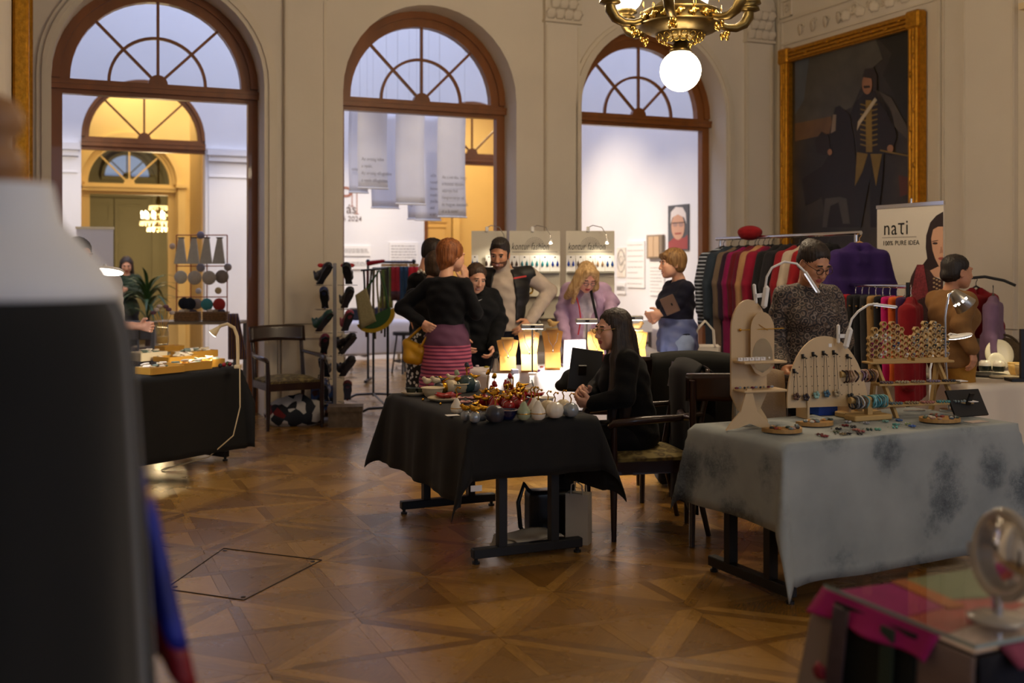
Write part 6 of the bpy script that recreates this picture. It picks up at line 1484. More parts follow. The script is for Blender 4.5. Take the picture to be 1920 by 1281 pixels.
for k, (x, z) in enumerate(((-.135, .325), (-.075, .335), (-.015, .34), (.045, .342), (.125, .32), (-.19, .25))):
    hk = MB().cyl((x, -.006, z), (x, -.05, z-.012), .004, n=6).cyl((x, -.012, z+.012), (x, -.012, z-.012), .007, n=8); hk.build('hook', BLACKM, hbd, RX(-6))
    nk = thing('necklace', 'necklace with stone pendant on the half-round board, hook %s' % ['second from left', 'third from left', 'fourth from left', 'fifth from left', 'far right', 'lowest left'][k], 'necklace', hbd.matrix_world @ Vector((0, 0, 0)) if False else (1.655, 5.58, ZT), 14, 'necklaces on the half-round board')
    L_ = .20 if k != 5 else .12
    MB().tube([(x-.004, -.03, z), (x-.010, -.022, z-L_*.5), (x-.012, -.018, z-L_), (x, -.018, z-L_-.01), (x+.012, -.018, z-L_), (x+.010, -.022, z-L_*.5), (x+.004, -.03, z)], .0013, 4).build('cord', INK, nk, RX(-6))
    pe = MB()
    for q in range(5): pe.ball((x+.012*math.cos(q*1.3), -.022-.004*(q % 2), z-L_-.012+.012*math.sin(q*1.3)), .0095, 8)
    pe.build('pendant_beads', mat('bead%d' % k, bead_c[k], .2, var=.3, vs=40), nk, RX(-6))
# bracelet T-bars
BRN = {'1c1a1e': 'black', '8a8d92': 'silver-grey', '3a3f48': 'slate', 'b8b8b8': 'silver', '5a4a3e': 'brown', '6fa0a8': 'pale turquoise', '3f7f8c': 'turquoise', '5c9aa6': 'light turquoise', '86b4b8': 'icy turquoise', '2f6a78': 'deep teal', '2e2022': 'dark brown', '5a4038': 'brown', 'b08a70': 'tan', 'c8a890': 'beige', '3a2a30': 'dark plum', '7a6078': 'mauve', 'a8988c': 'grey-beige', '4a2a38': 'plum', '9a6a58': 'copper'}
def tbar(loc, rotz, z, label, cols, n, w=.20):
    t = thing('bracelet_bar', label, 'display stand', loc, rotz)
    MB().box((0, 0, .014), (.24, .09, .028), bev=.005).build('base', PINE, t); MB().box((0, 0, z/2), (.03, .03, z)).build('post', PINE, t); MB().cyl((-w/2-.02, 0, z), (w/2+.02, 0, z), .017, n=14).build('bar', PINE, t)
    Mw = Matrix.Translation(loc) @ RZ(rotz)
    for k in range(n):
        x = -w/2+w*k/(n-1); x += .02 if abs(x) < .018 else 0; r = .031
        b = MB(); b.tube([(x+.004*math.sin(i*1.3+k), (r+.002)*math.cos(i*math.pi/8), z-.012+r*math.sin(i*math.pi/8)) for i in range(16)], .0048, 5, closed=True)
        o = b.build('bracelet', mat('brc_'+cols[k % len(cols)], cols[k % len(cols)], .25, var=.35, vs=90)); o.matrix_world = Mw; tag(o, '%s beaded bracelet on the %s, %s from the left' % (BRN.get(cols[k % len(cols)], 'brown'), label.split(' with ')[0], ORD[k]), 'bracelet', label.split(' with ')[0])
tbl = gt(1628, 787)
tbar((tbl.x, tbl.y, ZT), 22, .105, 'lower wooden bracelet bar with turquoise bracelets', ['1c1a1e', '8a8d92', '3a3f48', 'b8b8b8', '5a4a3e', '6fa0a8', '3f7f8c', '5c9aa6', '86b4b8', '3f7f8c', '5c9aa6', '2f6a78', '6fa0a8', '5c9aa6'], 14)
tbar((tbl.x-.01, tbl.y+.13, ZT), 22, .225, 'upper wooden bracelet bar with brown bracelets', ['2e2022', '5a4038', 'b08a70', 'c8a890', '3a2a30', '7a6078', 'a8988c', '4a2a38', '9a6a58'], 12)
# ladder shelf with honeycomb ring stands
lsh = thing('ladder_shelf', 'three-step wooden ladder shelf for rings', 'shelf', (2.185, 5.72, ZT), 14)
for k, (z, y, w) in enumerate(((.275, .10, .52), (.165, .03, .50), (.065, -.05, .54))):
    MB().box((0, y, z), (w, .085, .012), bev=.003).build('step', PINE, lsh)
for x in (-.19, .19):
    MB().prism([(-.09, 0), (-.06, 0), (.13, .27), (.10, .27)][::-1], -.008, .008).build('side_rail', PINE, lsh, T(x, 0, 0) @ RZ(90)); MB().prism([(.15, 0), (.18, 0), (.13, .27), (.10, .27)][::-1], -.008, .008).build('side_rail', PINE, lsh, T(x, 0, 0) @ RZ(90))
HEXR = .0175
hexm = MB()
for i in range(6):
    a0, a1 = math.pi/3*i, math.pi/3*(i+1); ro, ri = HEXR, HEXR*.76
    hexm.add([(ro*math.cos(a0), -.012, ro*math.sin(a0)), (ro*math.cos(a1), -.012, ro*math.sin(a1)), (ri*math.cos(a1), -.012, ri*math.sin(a1)), (ri*math.cos(a0), -.012, ri*math.sin(a0)), (ro*math.cos(a0), .012, ro*math.sin(a0)), (ro*math.cos(a1), .012, ro*math.sin(a1)), (ri*math.cos(a1), .012, ri*math.sin(a1)), (ri*math.cos(a0), .012, ri*math.sin(a0))], [(0, 1, 2, 3), (7, 6, 5, 4), (0, 4, 5, 1), (3, 2, 6, 7)])
HEXME = hexm.mesh('hex_cell', PINE)
for si, (x0, lab, cols) in enumerate(((-.13, 'honeycomb ring stand with colourful rings, left one', ['c8b89a', '5a1220', '203a6a', 'c8a800', '7a1a4a', '8a3a20', 'd8d8d8']), (.125, 'honeycomb ring stand with silver rings, right one', ['8a8a90', '60646a', '7a7062', '9aa0a0', '3f4a50']))):
    hst = thing('ring_stand', lab, 'ring stand', lsh.matrix_world @ Vector((0, 0, 0)) if False else (2.185, 5.72, ZT), 14)
    MB().box((x0, .10, .288), (.21, .06, .016)).build('base', PINE, hst)
    cnt = 0; rr = random.Random(si+3)
    for c in range(9):
        hgt = [4, 5, 5, 6, 5, 6, 6, 5, 4][c]
        for r_ in range(hgt):
            z = .312+r_*HEXR*1.75+(.5*HEXR*1.75 if c % 2 else 0); x = x0-.104+c*HEXR*1.52
            link('hex_cell', HEXME, hst, T(x, .10, z))
            if rr.random() < .48:
                cc = rr.choice(cols); b = MB(); b.tube([(.0085*math.cos(i*.785), 0, .0085*math.sin(i*.785)) for i in range(8)], .0018, 4, closed=True).ball((0, -.008, .009), (.009, .006, .006), 8)
                o = b.build('ring', mat('ringstone_'+cc, cc, .2, metal=.5 if si else 0)); o.matrix_world = Matrix.Translation(hst.location) @ RZ(14) @ T(x, .085, z-.002); tag(o, 'finger ring in the %s honeycomb stand, %s column from the left, %s cell up' % ('right' if si else 'left', ORD[c], ORD[r_]), 'ring', 'rings in the %s honeycomb stand' % ('right' if si else 'left')); cnt += 1
for z, y, nm in ((.172, .0, 'middle'), (.072, -.085, 'lower')):
    for k in range(5):
        r_ = .022; col = [['6a5a60', 'a8987a', '8a7a6a', '7a6a80', '3a3a44'], ['5a6a70', '8a7858', 'a06a62', '4f8a8c', '7a8a8c']][nm == 'lower'][k]
        b = MB()
        for i in range(12): b.ball((-.2+.095*k+r_*1.5*math.cos(i*math.pi/6), y+r_*math.sin(i*math.pi/6), z+.006), .007, 6)
        o = b.build('bead_bracelet', mat('bb_'+col, col, .25, var=.3, vs=60)); o.matrix_world = Matrix.Translation((2.185, 5.72, ZT)) @ RZ(14); tag(o, 'bead bracelet lying on the %s ladder step, %s from left' % (nm, ['first', 'second', 'third', 'fourth', 'fifth'][k]), 'bracelet')
    o = MB().box((.245, y-.01, z+.004), (.05, .06, .004)).build('price_card', PAPER); o.matrix_world = Matrix.Translation((2.185, 5.72, ZT)) @ RZ(14); tag(o, 'white card at the right end of the %s ladder step' % nm, 'card')
# wooden trays with stones
STC = ['b5b0a0', 'a8632a', '3a4a44', '7a8a8a', '8a3a30', 'c9c2b4', '56604a', 'b88a50', '6a7a80', '2e2a2c', 'a88878', '4a5a6a']
SNAME = dict(zip(STC, ['pale grey', 'amber', 'dark green', 'grey', 'red', 'white', 'olive', 'honey', 'blue-grey', 'black', 'rose', 'slate blue']))
def tray(label, px, py, w, d, rotz, n, full=False, seed=0, h=.022):
    loc = gt(px, py); t = thing('wooden_tray', label, 'tray', loc, rotz)
    a1 = 2*math.pi if full else math.pi; poly = [(w/2*math.cos(a1*i/24), (d if not full else d/2)*math.sin(a1*i/24)-(0 if full else d/2)) for i in range(24 if full else 25)]
    MB().prism(poly, .004, h, axis='z').build('tray', BAMBOO, t)
    for x in (-w*.3, w*.3): MB().cyl((x, 0, 0), (x, 0, .005), .006, n=8).build('foot', CHROME, t)
    rr = random.Random(seed); pts = []
    while len(pts) < n:
        x, y = rr.uniform(-w*.45, w*.45), rr.uniform(-d*.45, d*.42)
        if full and (x/w*2)**2+(y/d*2)**2 > .8: continue
        if not full and (x/(w/2))**2+((y+d/2)/d)**2 > .85: continue
        pts.append((Matrix.Translation(loc) @ RZ(rotz) @ Vector((x, y, h)), rr.choice(STC)))
    cnt = {}
    for p, c in sorted(pts, key=lambda q: q[0].x):
        cnt[c] = cnt.get(c, 0)+1
        put('stone_ring', '%s stone on the %s bamboo tray, %s of that colour from left' % (SNAME[c], ['', 'near half-round', 'second half-round', 'round'][seed], ORD[cnt[c]-1]), 'ring', MB().ball((0, 0, .005), (.014, .012, .007), 8), mat('stone_'+c, c, .15, var=.3, vs=50), p, rr.random()*180, 'stones on the '+label)
tray('half-round bamboo tray at the near corner', 1474, 812, .20, .11, 196, 20, seed=1); tray('second bamboo tray behind the first', 1535, 799, .20, .10, 200, 16, seed=2); tray('round bamboo tray at the right', 1762, 791, .21, .17, 10, 26, True, 3)
rr = random.Random(9); k = 0
for px, py, c in [(1537, 817, '5a2a28'), (1572, 806, '2a2a2e'), (1568, 812, '56604a'), (1553, 795, '5a1a20'), (1585, 800, '6a1a20'), (1600, 802, '2e2a2c'), (1605, 808, 'a06a60'), (1615, 811, '8a4a48'), (1590, 815, '2a2226'), (1580, 816, '7a6a50'), (1624, 795, '9a9aa0'), (1630, 807, '2f4a44'), (1646, 807, '5f9a88'), (1660, 792, '6f9a90'), (1680, 798, '4f8a86'), (1686, 790, '3a5a8a'), (1678, 803, '5fa098'), (1702, 797, '7a8a60'), (1710, 801, '3a5a9a'), (1590, 793, '9a9aa0'), (1612, 815, '2a2226'), (1546, 820, '7a2a30')]:
    b = MB(); q = rr.random()*3
    for i in range(4): b.ball((.011*math.cos(q+i*1.5), .011*math.sin(q+i*1.5), .006), (.009, .007, .006), 6)
    b.tube([(.01*i-.0, .03+.004*math.sin(i), .002) for i in range(5)], .001, 4)
    k += 1; put('stone_pendant', 'loose %s stone pendant on the grey table, number %s along the row' % (SNAME.get(c, 'coloured'), ORD[k-1]), 'pendant', b, mat('stone_'+c, c, .15, var=.3, vs=50), gt(px, py), rr.random()*90, 'loose pendants on the grey table')
bx = thing('blue_box', 'bright blue cardboard box on the grey table', 'box', gt(1556, 776), 14); MB().box((0, 0, .025), (.19, .10, .05)).build('body', mat('blue_card', '1540a0', .5), bx); MB().box((.02, .0, .055), (.16, .09, .006)).build('papers', PAPER, bx)
jr = thing('clear_box', 'clear plastic box with blue lid edge beside the towel chair', 'box', gt(1390, 783), 0); MB().box((0, 0, .06), (.07, .06, .12)).build('body', mat('frosted_plastic', '8f8a80', .4, alpha=.75), jr); MB().box((0, 0, .122), (.075, .065, .012)).build('lid', mat('blue_lid', '1f4fb0', .4), jr)
bd = thing('menu_board', 'black angled board at the right end of the grey table', 'board', (2.44, 5.66, ZT), 20); MB().box((0, 0, .075), (.22, .012, .15)).build('panel', BLACKM, bd, RX(-30)); MB().box((0, .05, .05), (.03, .01, .12)).build('prop', BLACKM, bd, RX(25))
put('paper_card', 'printed card lying at the right corner of the grey table', 'card', MB().box((0, 0, .001), (.12, .06, .002)), mat('pinkish_card', 'b8a8a0', .7), gt(1830, 791), 26)
put('pen', 'silver pen lying behind the ladder shelf', 'pen', MB().cyl((-.06, 0, .005), (.06, .01, .005), .005, n=8), CHROME, gt(1715, 772), 0)

# ---------------------------------------------------------------- lit jewellery table
LEDS = mat('led_bright', 'ffffff', .3, emit=14, ecol='fff6ea')
BUSTM = mat('oak_bust', 'b98238', .45, var=.18, vs=6, stretch=(3, 3, .4))
def bust(px, py, h, label, bird=None):
    loc = onz(px, py, ZT); t = thing('necklace_bust', label, 'display bust', loc, 4); w = .075
    MB().prism([(-.060, .0), (.060, .0), (.058, h*.45), (.082, h*.92), (.035, h*.97), (.032, h), (-.032, h), (-.035, h*.97), (-.082, h*.92), (-.058, h*.45)], -.014, .0).build('front_board', BUSTM, t, RX(-6)); MB().prism([(-.06, 0), (.06, 0), (.06, h*.42), (-.06, h*.42)], -.055, -.045).build('foot_board', BUSTM, t, RX(-24))
    MB().box((0, .03, h*.98), (.09, .05, .012)).build('top_cap', PINE, t)
    MB().tube([(-.040, -.028-.002, h*.90), (-.028, -.030, h*.70), (-.004, -.034, h*.58), (.0, -.036, h*.48), (.004, -.034, h*.58), (.028, -.030, h*.70), (.040, -.028, h*.90)], .0025, 5).ball((0, -.038, h*.46), (.006, .004, .012), 6).build('necklace_chain', mat('silver_bright', 'e4e4ea', .15, metal=1), t)
    if bird: link('carved_bird', np_mesh('carved_bird', BIRDV[0]*1.7, BIRDV[1], PINE), t, T(0, .01, h+.005) @ RZ(bird))
    return t
bust(952, 699, .26, 'leftmost wooden necklace bust with two chains'); bust(992, 699, .32, 'second wooden necklace bust under the lamp'); bust(1036, 694, .32, 'third wooden necklace bust with a single pendant', 40); bust(1118, 690, .30, 'fourth wooden bust half behind the seated woman'); bust(1196, 684, .28, 'rightmost wooden bust with a carved bird on top', 150)
def desk_lamp(px, py, zt, label, rz, power, tilt=0):
    loc = onz(px, py, ZT); l = thing('led_lamp', label, 'lamp', loc, rz); h = zt-ZT
    MB().cyl((0, 0, 0), (0, 0, .012), .03, n=16).build('base', WPLAST, l); MB().cyl((0, 0, 0), (0, 0, h), .007, n=8).build('pole', CHROME, l)
    hd = MB().box((0, -.0, h), (.17, .075, .035), bev=.008).build('head', mat('grey_aluminium', '9a9690', .35, metal=.6), l, RX(tilt)); MB().box((0, 0, h-.019), (.15, .055, .002)).build('led_panel', LEDS, hd)
    MB().box((0, -.04, h), (.03, .012, .016)).build('switch', BLACKM, hd)
    spot('led_beam', loc+Vector((0, 0, h-.04)), loc+Vector((0, .06, 0)), power, (1, .93, .86), 124, .6, .05)
desk_lamp(998, 702, 1.10, 'LED lamp on the left pole of the lit table', 4, 46); desk_lamp(1100, 694, 1.125, 'LED lamp in the middle of the lit table', 4, 46); desk_lamp(1185, 686, 1.13, 'LED lamp at the right of the lit table', 4, 36)
for k, (a, b_) in enumerate(((-.35, .2),)): pass
sp = thing('power_socket', 'white socket block clamped to the lit table edge', 'socket', at(997, 712, 7.93)); MB().box((0, 0, 0), (.035, .03, .06), bev=.005).build('body', WPLAST, sp); MB().tube([(0, -.02, 0), (.01, -.03, -.04), (.03, -.03, -.12)], .004, 6).build('cable', BLACKM, sp)
fg = thing('figurine', 'black figurine with round head on the lit table', 'figurine', onz(930, 697, ZT)); MB().lathe([(.032, 0), (.026, .05), (.016, .085), (.010, .10)], 14).build('robe', CER_W, fg); MB().ball((0, 0, .125), .028, 12).build('head', BLACKM, fg); MB().tube([(-.02, -.02, .10), (-.035, -.03, .04), (-.05, -.03, .0)], .010, 6).build('arm', BLACKM, fg)
fr = thing('picture_stand', 'white board with a wooden prop on the lit table', 'display board', onz(1078, 688, ZT), 8); MB().box((0, 0, .11), (.19, .01, .22)).build('board', PAPER, fr, RX(10)); MB().prism([(-.012, 0), (.02, 0), (.02, .14), (.005, .17), (-.012, .15)], -.03, -.015).build('prop', mat('walnut', '6a3f22', .5), fr)
bxx = [(912, 690, 'a89a40'), (966, 699, '8a8078'), (940, 688, '6a8a5a'), (1010, 697, '5a2a6a'), (1016, 690, '8a3a2a'), (1055, 686, '7a7ab0'), (1070, 698, 'b0a8a0'), (1150, 688, '5a7a3a'), (1215, 684, 'c9a03a'), (895, 688, 'c8c0d0')]
for k, (px, py, c) in enumerate(bxx): put('brooch', 'small brooch on the lit white table, %s of the scattered ones' % ORD[k], 'brooch', MB().ball((0, 0, .008), (.022, .015, .008), 8).tube([(-.02, 0, .006), (0, .01, .012), (.025, -.005, .006)], .003, 5), mat('brooch_'+c, c, .25, var=.4, vs=50), onz(px, py, ZT), k*33, 'brooches on the lit table')
put('ring_box', 'small grey ring box before the busts', 'box', MB().box((0, 0, .018), (.05, .05, .035), bev=.004), mat('greybox', '7a7480', .5), onz(965, 701, ZT), 10)
# ---------------------------------------------------------------- earring panels
KP = mat('panel_white', 'cfc8b8', .7, var=.03)
def kpanel(px0, px1, label, Y, lettering=True, seed=1):
    a, b = at(px0, 433, Y), at(px1, 433, Y); w = b.x-a.x; t = thing('earring_display', label, 'display panel', ((a.x+b.x)/2, Y, .745)); H = a.z-.745
    MB().box((0, 0, H/2), (w, .015, H)).build('panel', KP, t)
    for z in (H*.655, H*.46, H*.28, H*.14): MB().box((0, -.03, z), (w*.98, .05, .006)).build('ledge', mat('clear_ledge', 'b5b0a0', .3), t)
    if lettering:
        text('kontur fashion', .092, INK, t, T(-w*.46, -.0085, H*.845) @ UPR, shear=.28, space=1.04, sx=.62)
        MB().box((0, -.009, H*.825), (w*.9, .001, .006)).build('printed_line', INKG, t)
        for r_ in (.045, .06, .075, .09): 
            q = MB(); q.tube([(r_*math.cos(i*math.pi/16), -.0085, H*.865+r_*math.sin(i*math.pi/16)) for i in range(17)], .0014, 4); q.build('fan_emblem', INKG, t)
        ray = MB()
        for i in range(15): ray.cyl((.03*math.cos(i*math.pi/14), -.0085, H*.865+.03*math.sin(i*math.pi/14)), (.095*math.cos(i*math.pi/14), -.0085, H*.865+.095*math.sin(i*math.pi/14)), .0009, n=4)
        ray.build('fan_emblem', INKG, t)
    rr = random.Random(seed); cols = ['5a4a40', '8a7048', 'a88868', '1f4a8a', '4a3830', '2f6a7a', '3f8f9a', '2a8a9a', '1f3f9a']
    n = 5 if lettering else 3
    for k in range(n):
        x = -w*.40+w*.80*k/(n-1); c = cols[(k+seed*4) % 9]
        e = thing('earring_card', 'drop earrings on a white card, %s, %s from left' % (label.split(' with')[0].replace('plain side earring panel behind the bearded man', 'panel behind the bearded man'), ['first', 'second', 'third', 'fourth', 'fifth'][k]), 'earrings', (t.location.x+x, Y-.035, .745+H*.665), 0, 'earring cards')
        MB().box((0, 0, .075), (w*.19, .003, .15)).build('card', PAPER, e); MB().ball((0, -.003, .132), (.008, .003, .006), 6).build('logo_dot', INK, e)
        for s in (-1, 1): MB().lathe([(.001, 0), (.012, .012), (.010, .03), (.001, .055)], 8).cyl((0, 0, .05), (0, 0, .068), .001, n=4).build('earring', mat('ear_'+c, c, .3, var=.3, vs=60), e, T(s*.022, -.008, .045) @ Matrix.Diagonal((1, .5, 1, 1)))
    for k in range(4):
        x = -w*.32+w*.64*k/3; q = thing('bangle', 'metal bangle on the %s, %s from left' % (label.split(' with')[0], ['first', 'second', 'third', 'fourth'][k]), 'bangle', (t.location.x+x, Y-.045, .745+H*(.51 if k % 2 else .33)))
        MB().tube([(.032*math.cos(i*.52), -.01*math.sin(i), .032*math.sin(i*.52)) for i in range(12)], .009, 6, closed=True).build('ring', mat('gunmetal', '3a3834', .2, metal=.9) if k % 2 == 0 else mat('gold_bangle', 'b8902f', .2, metal=1), q)
        MB().ball((0, -.012, .034), (.014, .008, .012), 8).build('stone', CER_G, q)
    o = MB().lathe([(.05, -.0), (.055, .004), (.06, 0)], 20).sheet(lambda a, b: ((.04+.04*b)*math.cos(math.pi*(1+a)), -.002, (.05+.07*b)*math.sin(math.pi*(1+a))), 14, 4, .003).build('bib_necklace', mat('lace_steel', '8a8478', .4, metal=.5, var=.4, vs=120)); o.location = (t.location.x-.02, Y-.04, .745+H*.26); tag(o, 'lacy metal bib necklace on the %s' % label.split(' with')[0], 'necklace')
    gl = thing('gooseneck_light', 'thin gooseneck light clipped on the %s' % label.split(' with')[0], 'lamp', (t.location.x-.02, Y-.01, a.z))
    MB().box((0, 0, .015), (.03, .03, .05), bev=.005).build('clip', WPLAST, gl)
    MB().tube([(0, 0, .03), (.04, -.03, .05), (.12, -.08, .03), (.16, -.12, -.04), (.165, -.13, -.09)], .004, 6).build('neck', CHROME, gl); MB().lathe([(.016, -.02), (.012, .01), (.004, .02)], 10, M=T(.165, -.13, -.10)).build('head', WPLAST, gl); MB().cyl((.165, -.13, -.124), (.165, -.13, -.121), .013, n=10).build('bulb', LEDS, gl)
    spot('gooseneck_beam', (t.location.x+.14, Y-.16, a.z-.11), (t.location.x+.0, Y, 1.25), 7, (1, .88, .66), 120, .8, .02)
    return t
kpanel(955, 1050, 'left earring panel with kontur fashion lettering', 9.95, seed=1); kpanel(1061, 1152, 'right earring panel with kontur fashion lettering', 9.95, seed=2); kpanel(884, 950, 'plain side earring panel behind the bearded man', 10.1, False, seed=3)

# ---------------------------------------------------------------- shoe stand, boxes, bags by the pilaster
shs = onz(632, 792, 0)
st = thing('shoe_stand', 'clear acrylic shoe stand with wire shelves beside the pilaster', 'shoe stand', (shs.x-.04, shs.y+.1, 0), 20)
MB().box((0, 0, .80), (.035, .02, 1.55), bev=.004).build('post', mat('acrylic', 'a8a8b0', .12, metal=.3, alpha=.8), st); MB().box((0, 0, .012), (.36, .26, .024)).build('base', MATS['acrylic'], st)
zs = [1.355, 1.115, .885, .655, .43, .19]
for z in zs:
    for s in (-1, 1): MB().tube([(s*.03, 0, z), (s*.20, .0, z), (s*.20, -.13, z), (s*.05, -.13, z), (s*.05, 0, z)], .003, 5).build('wire_shelf', CHROME, st)
def shoe_mesh(heel):
    s = SDF(.02); s.rc((0, .09, .06+heel*.5), (0, .02, .045+heel*.3), .032, .03).rc((0, .02, .045+heel*.3), (0, -.10, .028), .03, .03).el((0, -.09, .028), (.036, .055, .026)); s.rc((0, .10, .07+heel*.6), (0, .095, .12+heel*.6), .03, .028)
    s.el((0, .07, .15+heel*.6), (.022, .045, .06), sub=True, k=.01); s.bx((0, 0, -.052), (.2, .3, .05), rd=0, k=.002, sub=True)
    if heel: s.rc((0, .10, .0), (0, .10, .06), .012, .018, k=.01)
    V, F = s.mesh(.008); return np_mesh('upper', V, F, WHITE)
SHM = [shoe_mesh(0), shoe_mesh(.05)]
SOLE = MB().prism([(-.03, -.12), (0, -.145), (.03, -.12), (.036, -.05), (.026, .05), (.03, .11), (-.03, .11), (-.026, .05), (-.036, -.05)][::-1], 0, .012, axis='z').mesh('sole', BLACKM)
shl = [('black', 'red', 'black ankle shoe with red bow on the top left wire shelf', 0, -1), ('black', 'red', 'black boot with red toe on the top right wire shelf', 0, 1), ('navy', None, 'navy blue pump on the second left wire shelf', 1, -1), ('charcoal', None, 'charcoal boot on the second right wire shelf', 1, 1), ('green', None, 'dark green shoe on the third left wire shelf', 2, -1), ('rose', None, 'rose patterned shoe on the third right wire shelf', 2, 1), ('wine', None, 'wine red pump on the fourth left wire shelf', 3, -1), ('black', 'white', 'black and white striped sneaker on the fourth right wire shelf', 3, 1), ('black', 'white', 'black shoe with white tag on the fifth left wire shelf', 4, -1), ('charcoal', None, 'laced charcoal boot on the fifth right wire shelf', 4, 1), ('maroon', None, 'maroon shoe on the lowest right wire shelf', 5, 1), ('blueb', None, 'blue patterned shoe on the lowest left wire shelf', 5, -1)]
SCOL = {'black': '1a181c', 'red': 'b01218', 'navy': '222f5a', 'charcoal': '2a282c', 'green': '1f4a40', 'rose': '9a3a50', 'wine': '6a1836', 'white': 'c8c4be', 'maroon': '5a181c', 'blueb': '2a3f6a'}
for c, ac_, lab, r_, s in shl:
    p = st.matrix_world if False else Matrix.Translation(st.location) @ RZ(20); q = p @ Vector((s*.115, -.07, zs[r_]+.004))
    sh = thing('shoe', lab, 'shoe', q, 20+random.uniform(-25, 25), 'shoes on the acrylic stand'); o = link('upper', SHM[r_ % 2 if c != 'charcoal' else 0], sh, RX(-38)); o.material_slots[0].link = 'OBJECT'; o.material_slots[0].material = mat('shoe_'+c, SCOL[c], .45, var=.3, vs=40)
    link('sole', SOLE, sh, RX(-38))
    if ac_:
        MB().ball((-.03, -.05, .075), (.03, .015, .02), 8).ball((.03, -.05, .075), (.03, .015, .02), 8).ball((0, -.055, .075), .014, 8).build('bow', mat('shoe_'+ac_, SCOL[ac_], .5), sh, RX(-38))
    sh.location.z += .085; sh.scale = (1.2, 1.2, 1.2)
bo = thing('storage_box', 'marbled grey-brown cardboard box with lid on the floor', 'box', onz(645, 802, 0)+Vector((0, .1, 0)), 6)
BOXM = mat('marbled_card', '6d5f50', .8, var=.3, vs=18); MB().box((0, 0, .085), (.32, .22, .17)).build('body', BOXM, bo); MB().box((0, 0, .175), (.335, .235, .05)).build('lid', BOXM, bo)
pq = thing('patchwork_bag', 'black, white and red patchwork bag heaped under the armchair', 'bag', onz(542, 803, 0)+Vector((.0, .2, 0))); pq.scale = (1.25, 1.2, 1.25)
PATCH = ramp_mat('patchwork', lambda N, L, tc: voro(N, L, tc.outputs['Object'], 14, 'Color'), [(0, '14161c'), (.30, '6a1418'), (.38, '20242c'), (.50, 'c0bcb8')], .85, const=True)
sdf_obj('cloth_heap', SDF(.05).el((0, 0, .10), (.20, .14, .12)).el((-.10, -.02, .08), (.12, .12, .09)).el((.12, .02, .09), (.12, .12, .10)).rc((-.03, 0, .16), (.06, 0, .2), .05, .04), .016, PATCH, pq, None, None, lambda V: V+np.stack([np.zeros(len(V)), np.zeros(len(V)), .012*np.sin(V[:, 0]*40)*np.sin(V[:, 1]*36)], 1)*(V[:, 2:3] > .03))
pv = thing('plastic_bag', 'clear plastic bag of goods leaning behind the left table', 'bag', (-2.62, 9.85, 0))
sdf_obj('film', SDF(.05).el((0, 0, .17), (.15, .12, .18)).el((.03, 0, .38), (.12, .10, .14)), .018, mat('cloudy_film', '8a857c', .3, var=.3, vs=14, alpha=.8), pv); sdf_obj('goods', SDF(.04).el((0, 0, .15), (.12, .09, .13)), .02, mat('grey_goods', '5a544e', .8, var=.5, vs=16), pv)
bg2 = thing('shopping_bag', 'blue and dark shopping bag between armchair and shoe stand', 'bag', onz(600, 785, 0)+Vector((0, .2, 0)), 10); sdf_obj('body', SDF(.03).bx((0, 0, .16), (.11, .05, .13), rd=.02).rc((-.05, 0, .3), (.02, 0, .36), .04, .03), .014, ramp_mat('blue_mix', lambda N, L, tc: noise(N, L, tc.outputs['Object'], 8), [(.4, '14151c'), (.5, '1f4a8a'), (.6, '3a1a1c')], .7), bg2); MB().tube([(-.06, 0, .3), (-.05, 0, .42), (.05, 0, .42), (.06, 0, .3)], .006, 6).build('handle', BLACKM, bg2)
# rack of belts and bags in the arch
RA, RB = onz(727, 775, 0), onz(700, 748, 0); br = thing('bag_rack', 'black rack of belts, scarves and bags standing in the middle arch', 'clothes rack', RA); e = RB-RA
for k in (0, 1): MB().cyl((e.x*k, e.y*k, .03), (e.x*k, e.y*k, 1.52), .014, n=10).build('upright', BLACKM, br); MB().tube([(e.x*k-.26, e.y*k-.03, .02), (e.x*k-.2, e.y*k-.02, .05), (e.x*k, e.y*k, .06), (e.x*k+.2, e.y*k+.02, .05), (e.x*k+.26, e.y*k+.03, .02)], .014, 8).build('foot', BLACKM, br)
MB().cyl((0, 0, 1.52), (e.x, e.y, 1.52), .014, n=10).cyl((-.28, -.02, 1.50), (.0, 0, 1.52), .010, n=8).build('rail', BLACKM, br); MB().cyl((0, 0, .06), (e.x, e.y, .06), .012, n=8).build('base_bar', BLACKM, br)
for k, (dx, ln, c) in enumerate(((-.25, .62, '2c2f33'), (-.22, .70, '5a2a2e'), (-.18, .66, '4a4640'), (-.14, .72, '6a6250'), (-.10, .60, '8a8468'), (-.06, .66, '5f5a4a'), (-.02, .70, '2f3230'))):
    o = MB().sheet(lambda a, b: (dx+.02*(a-.5)+.01*math.sin(b*5+k), -.015-.01*math.sin(b*4), 1.5-b*ln), 3, 12, .008).build('scarf', mat('scarf_'+c, c, .8, var=.3, vs=30)); o.location = RA; tag(o, 'narrow scarf hanging on the bag rack, %s from left' % ['first', 'second', 'third', 'fourth', 'fifth', 'sixth', 'seventh'][k], 'scarf', 'scarves on the bag rack')
wb = thing('shoulder_bag', 'green and cream half-moon shoulder bag with yellow bottom on the rack', 'bag', RA+Vector((-.12, -.06, 1.02)))
half = lambda r, y0, y1, m, nm, z0=0, M=None: MB().prism([(r*math.cos(math.pi*(1+i/16)), z0+r*.75*math.sin(math.pi*(1+i/16))) for i in range(17)], y0, y1).build(nm, m, wb, M)
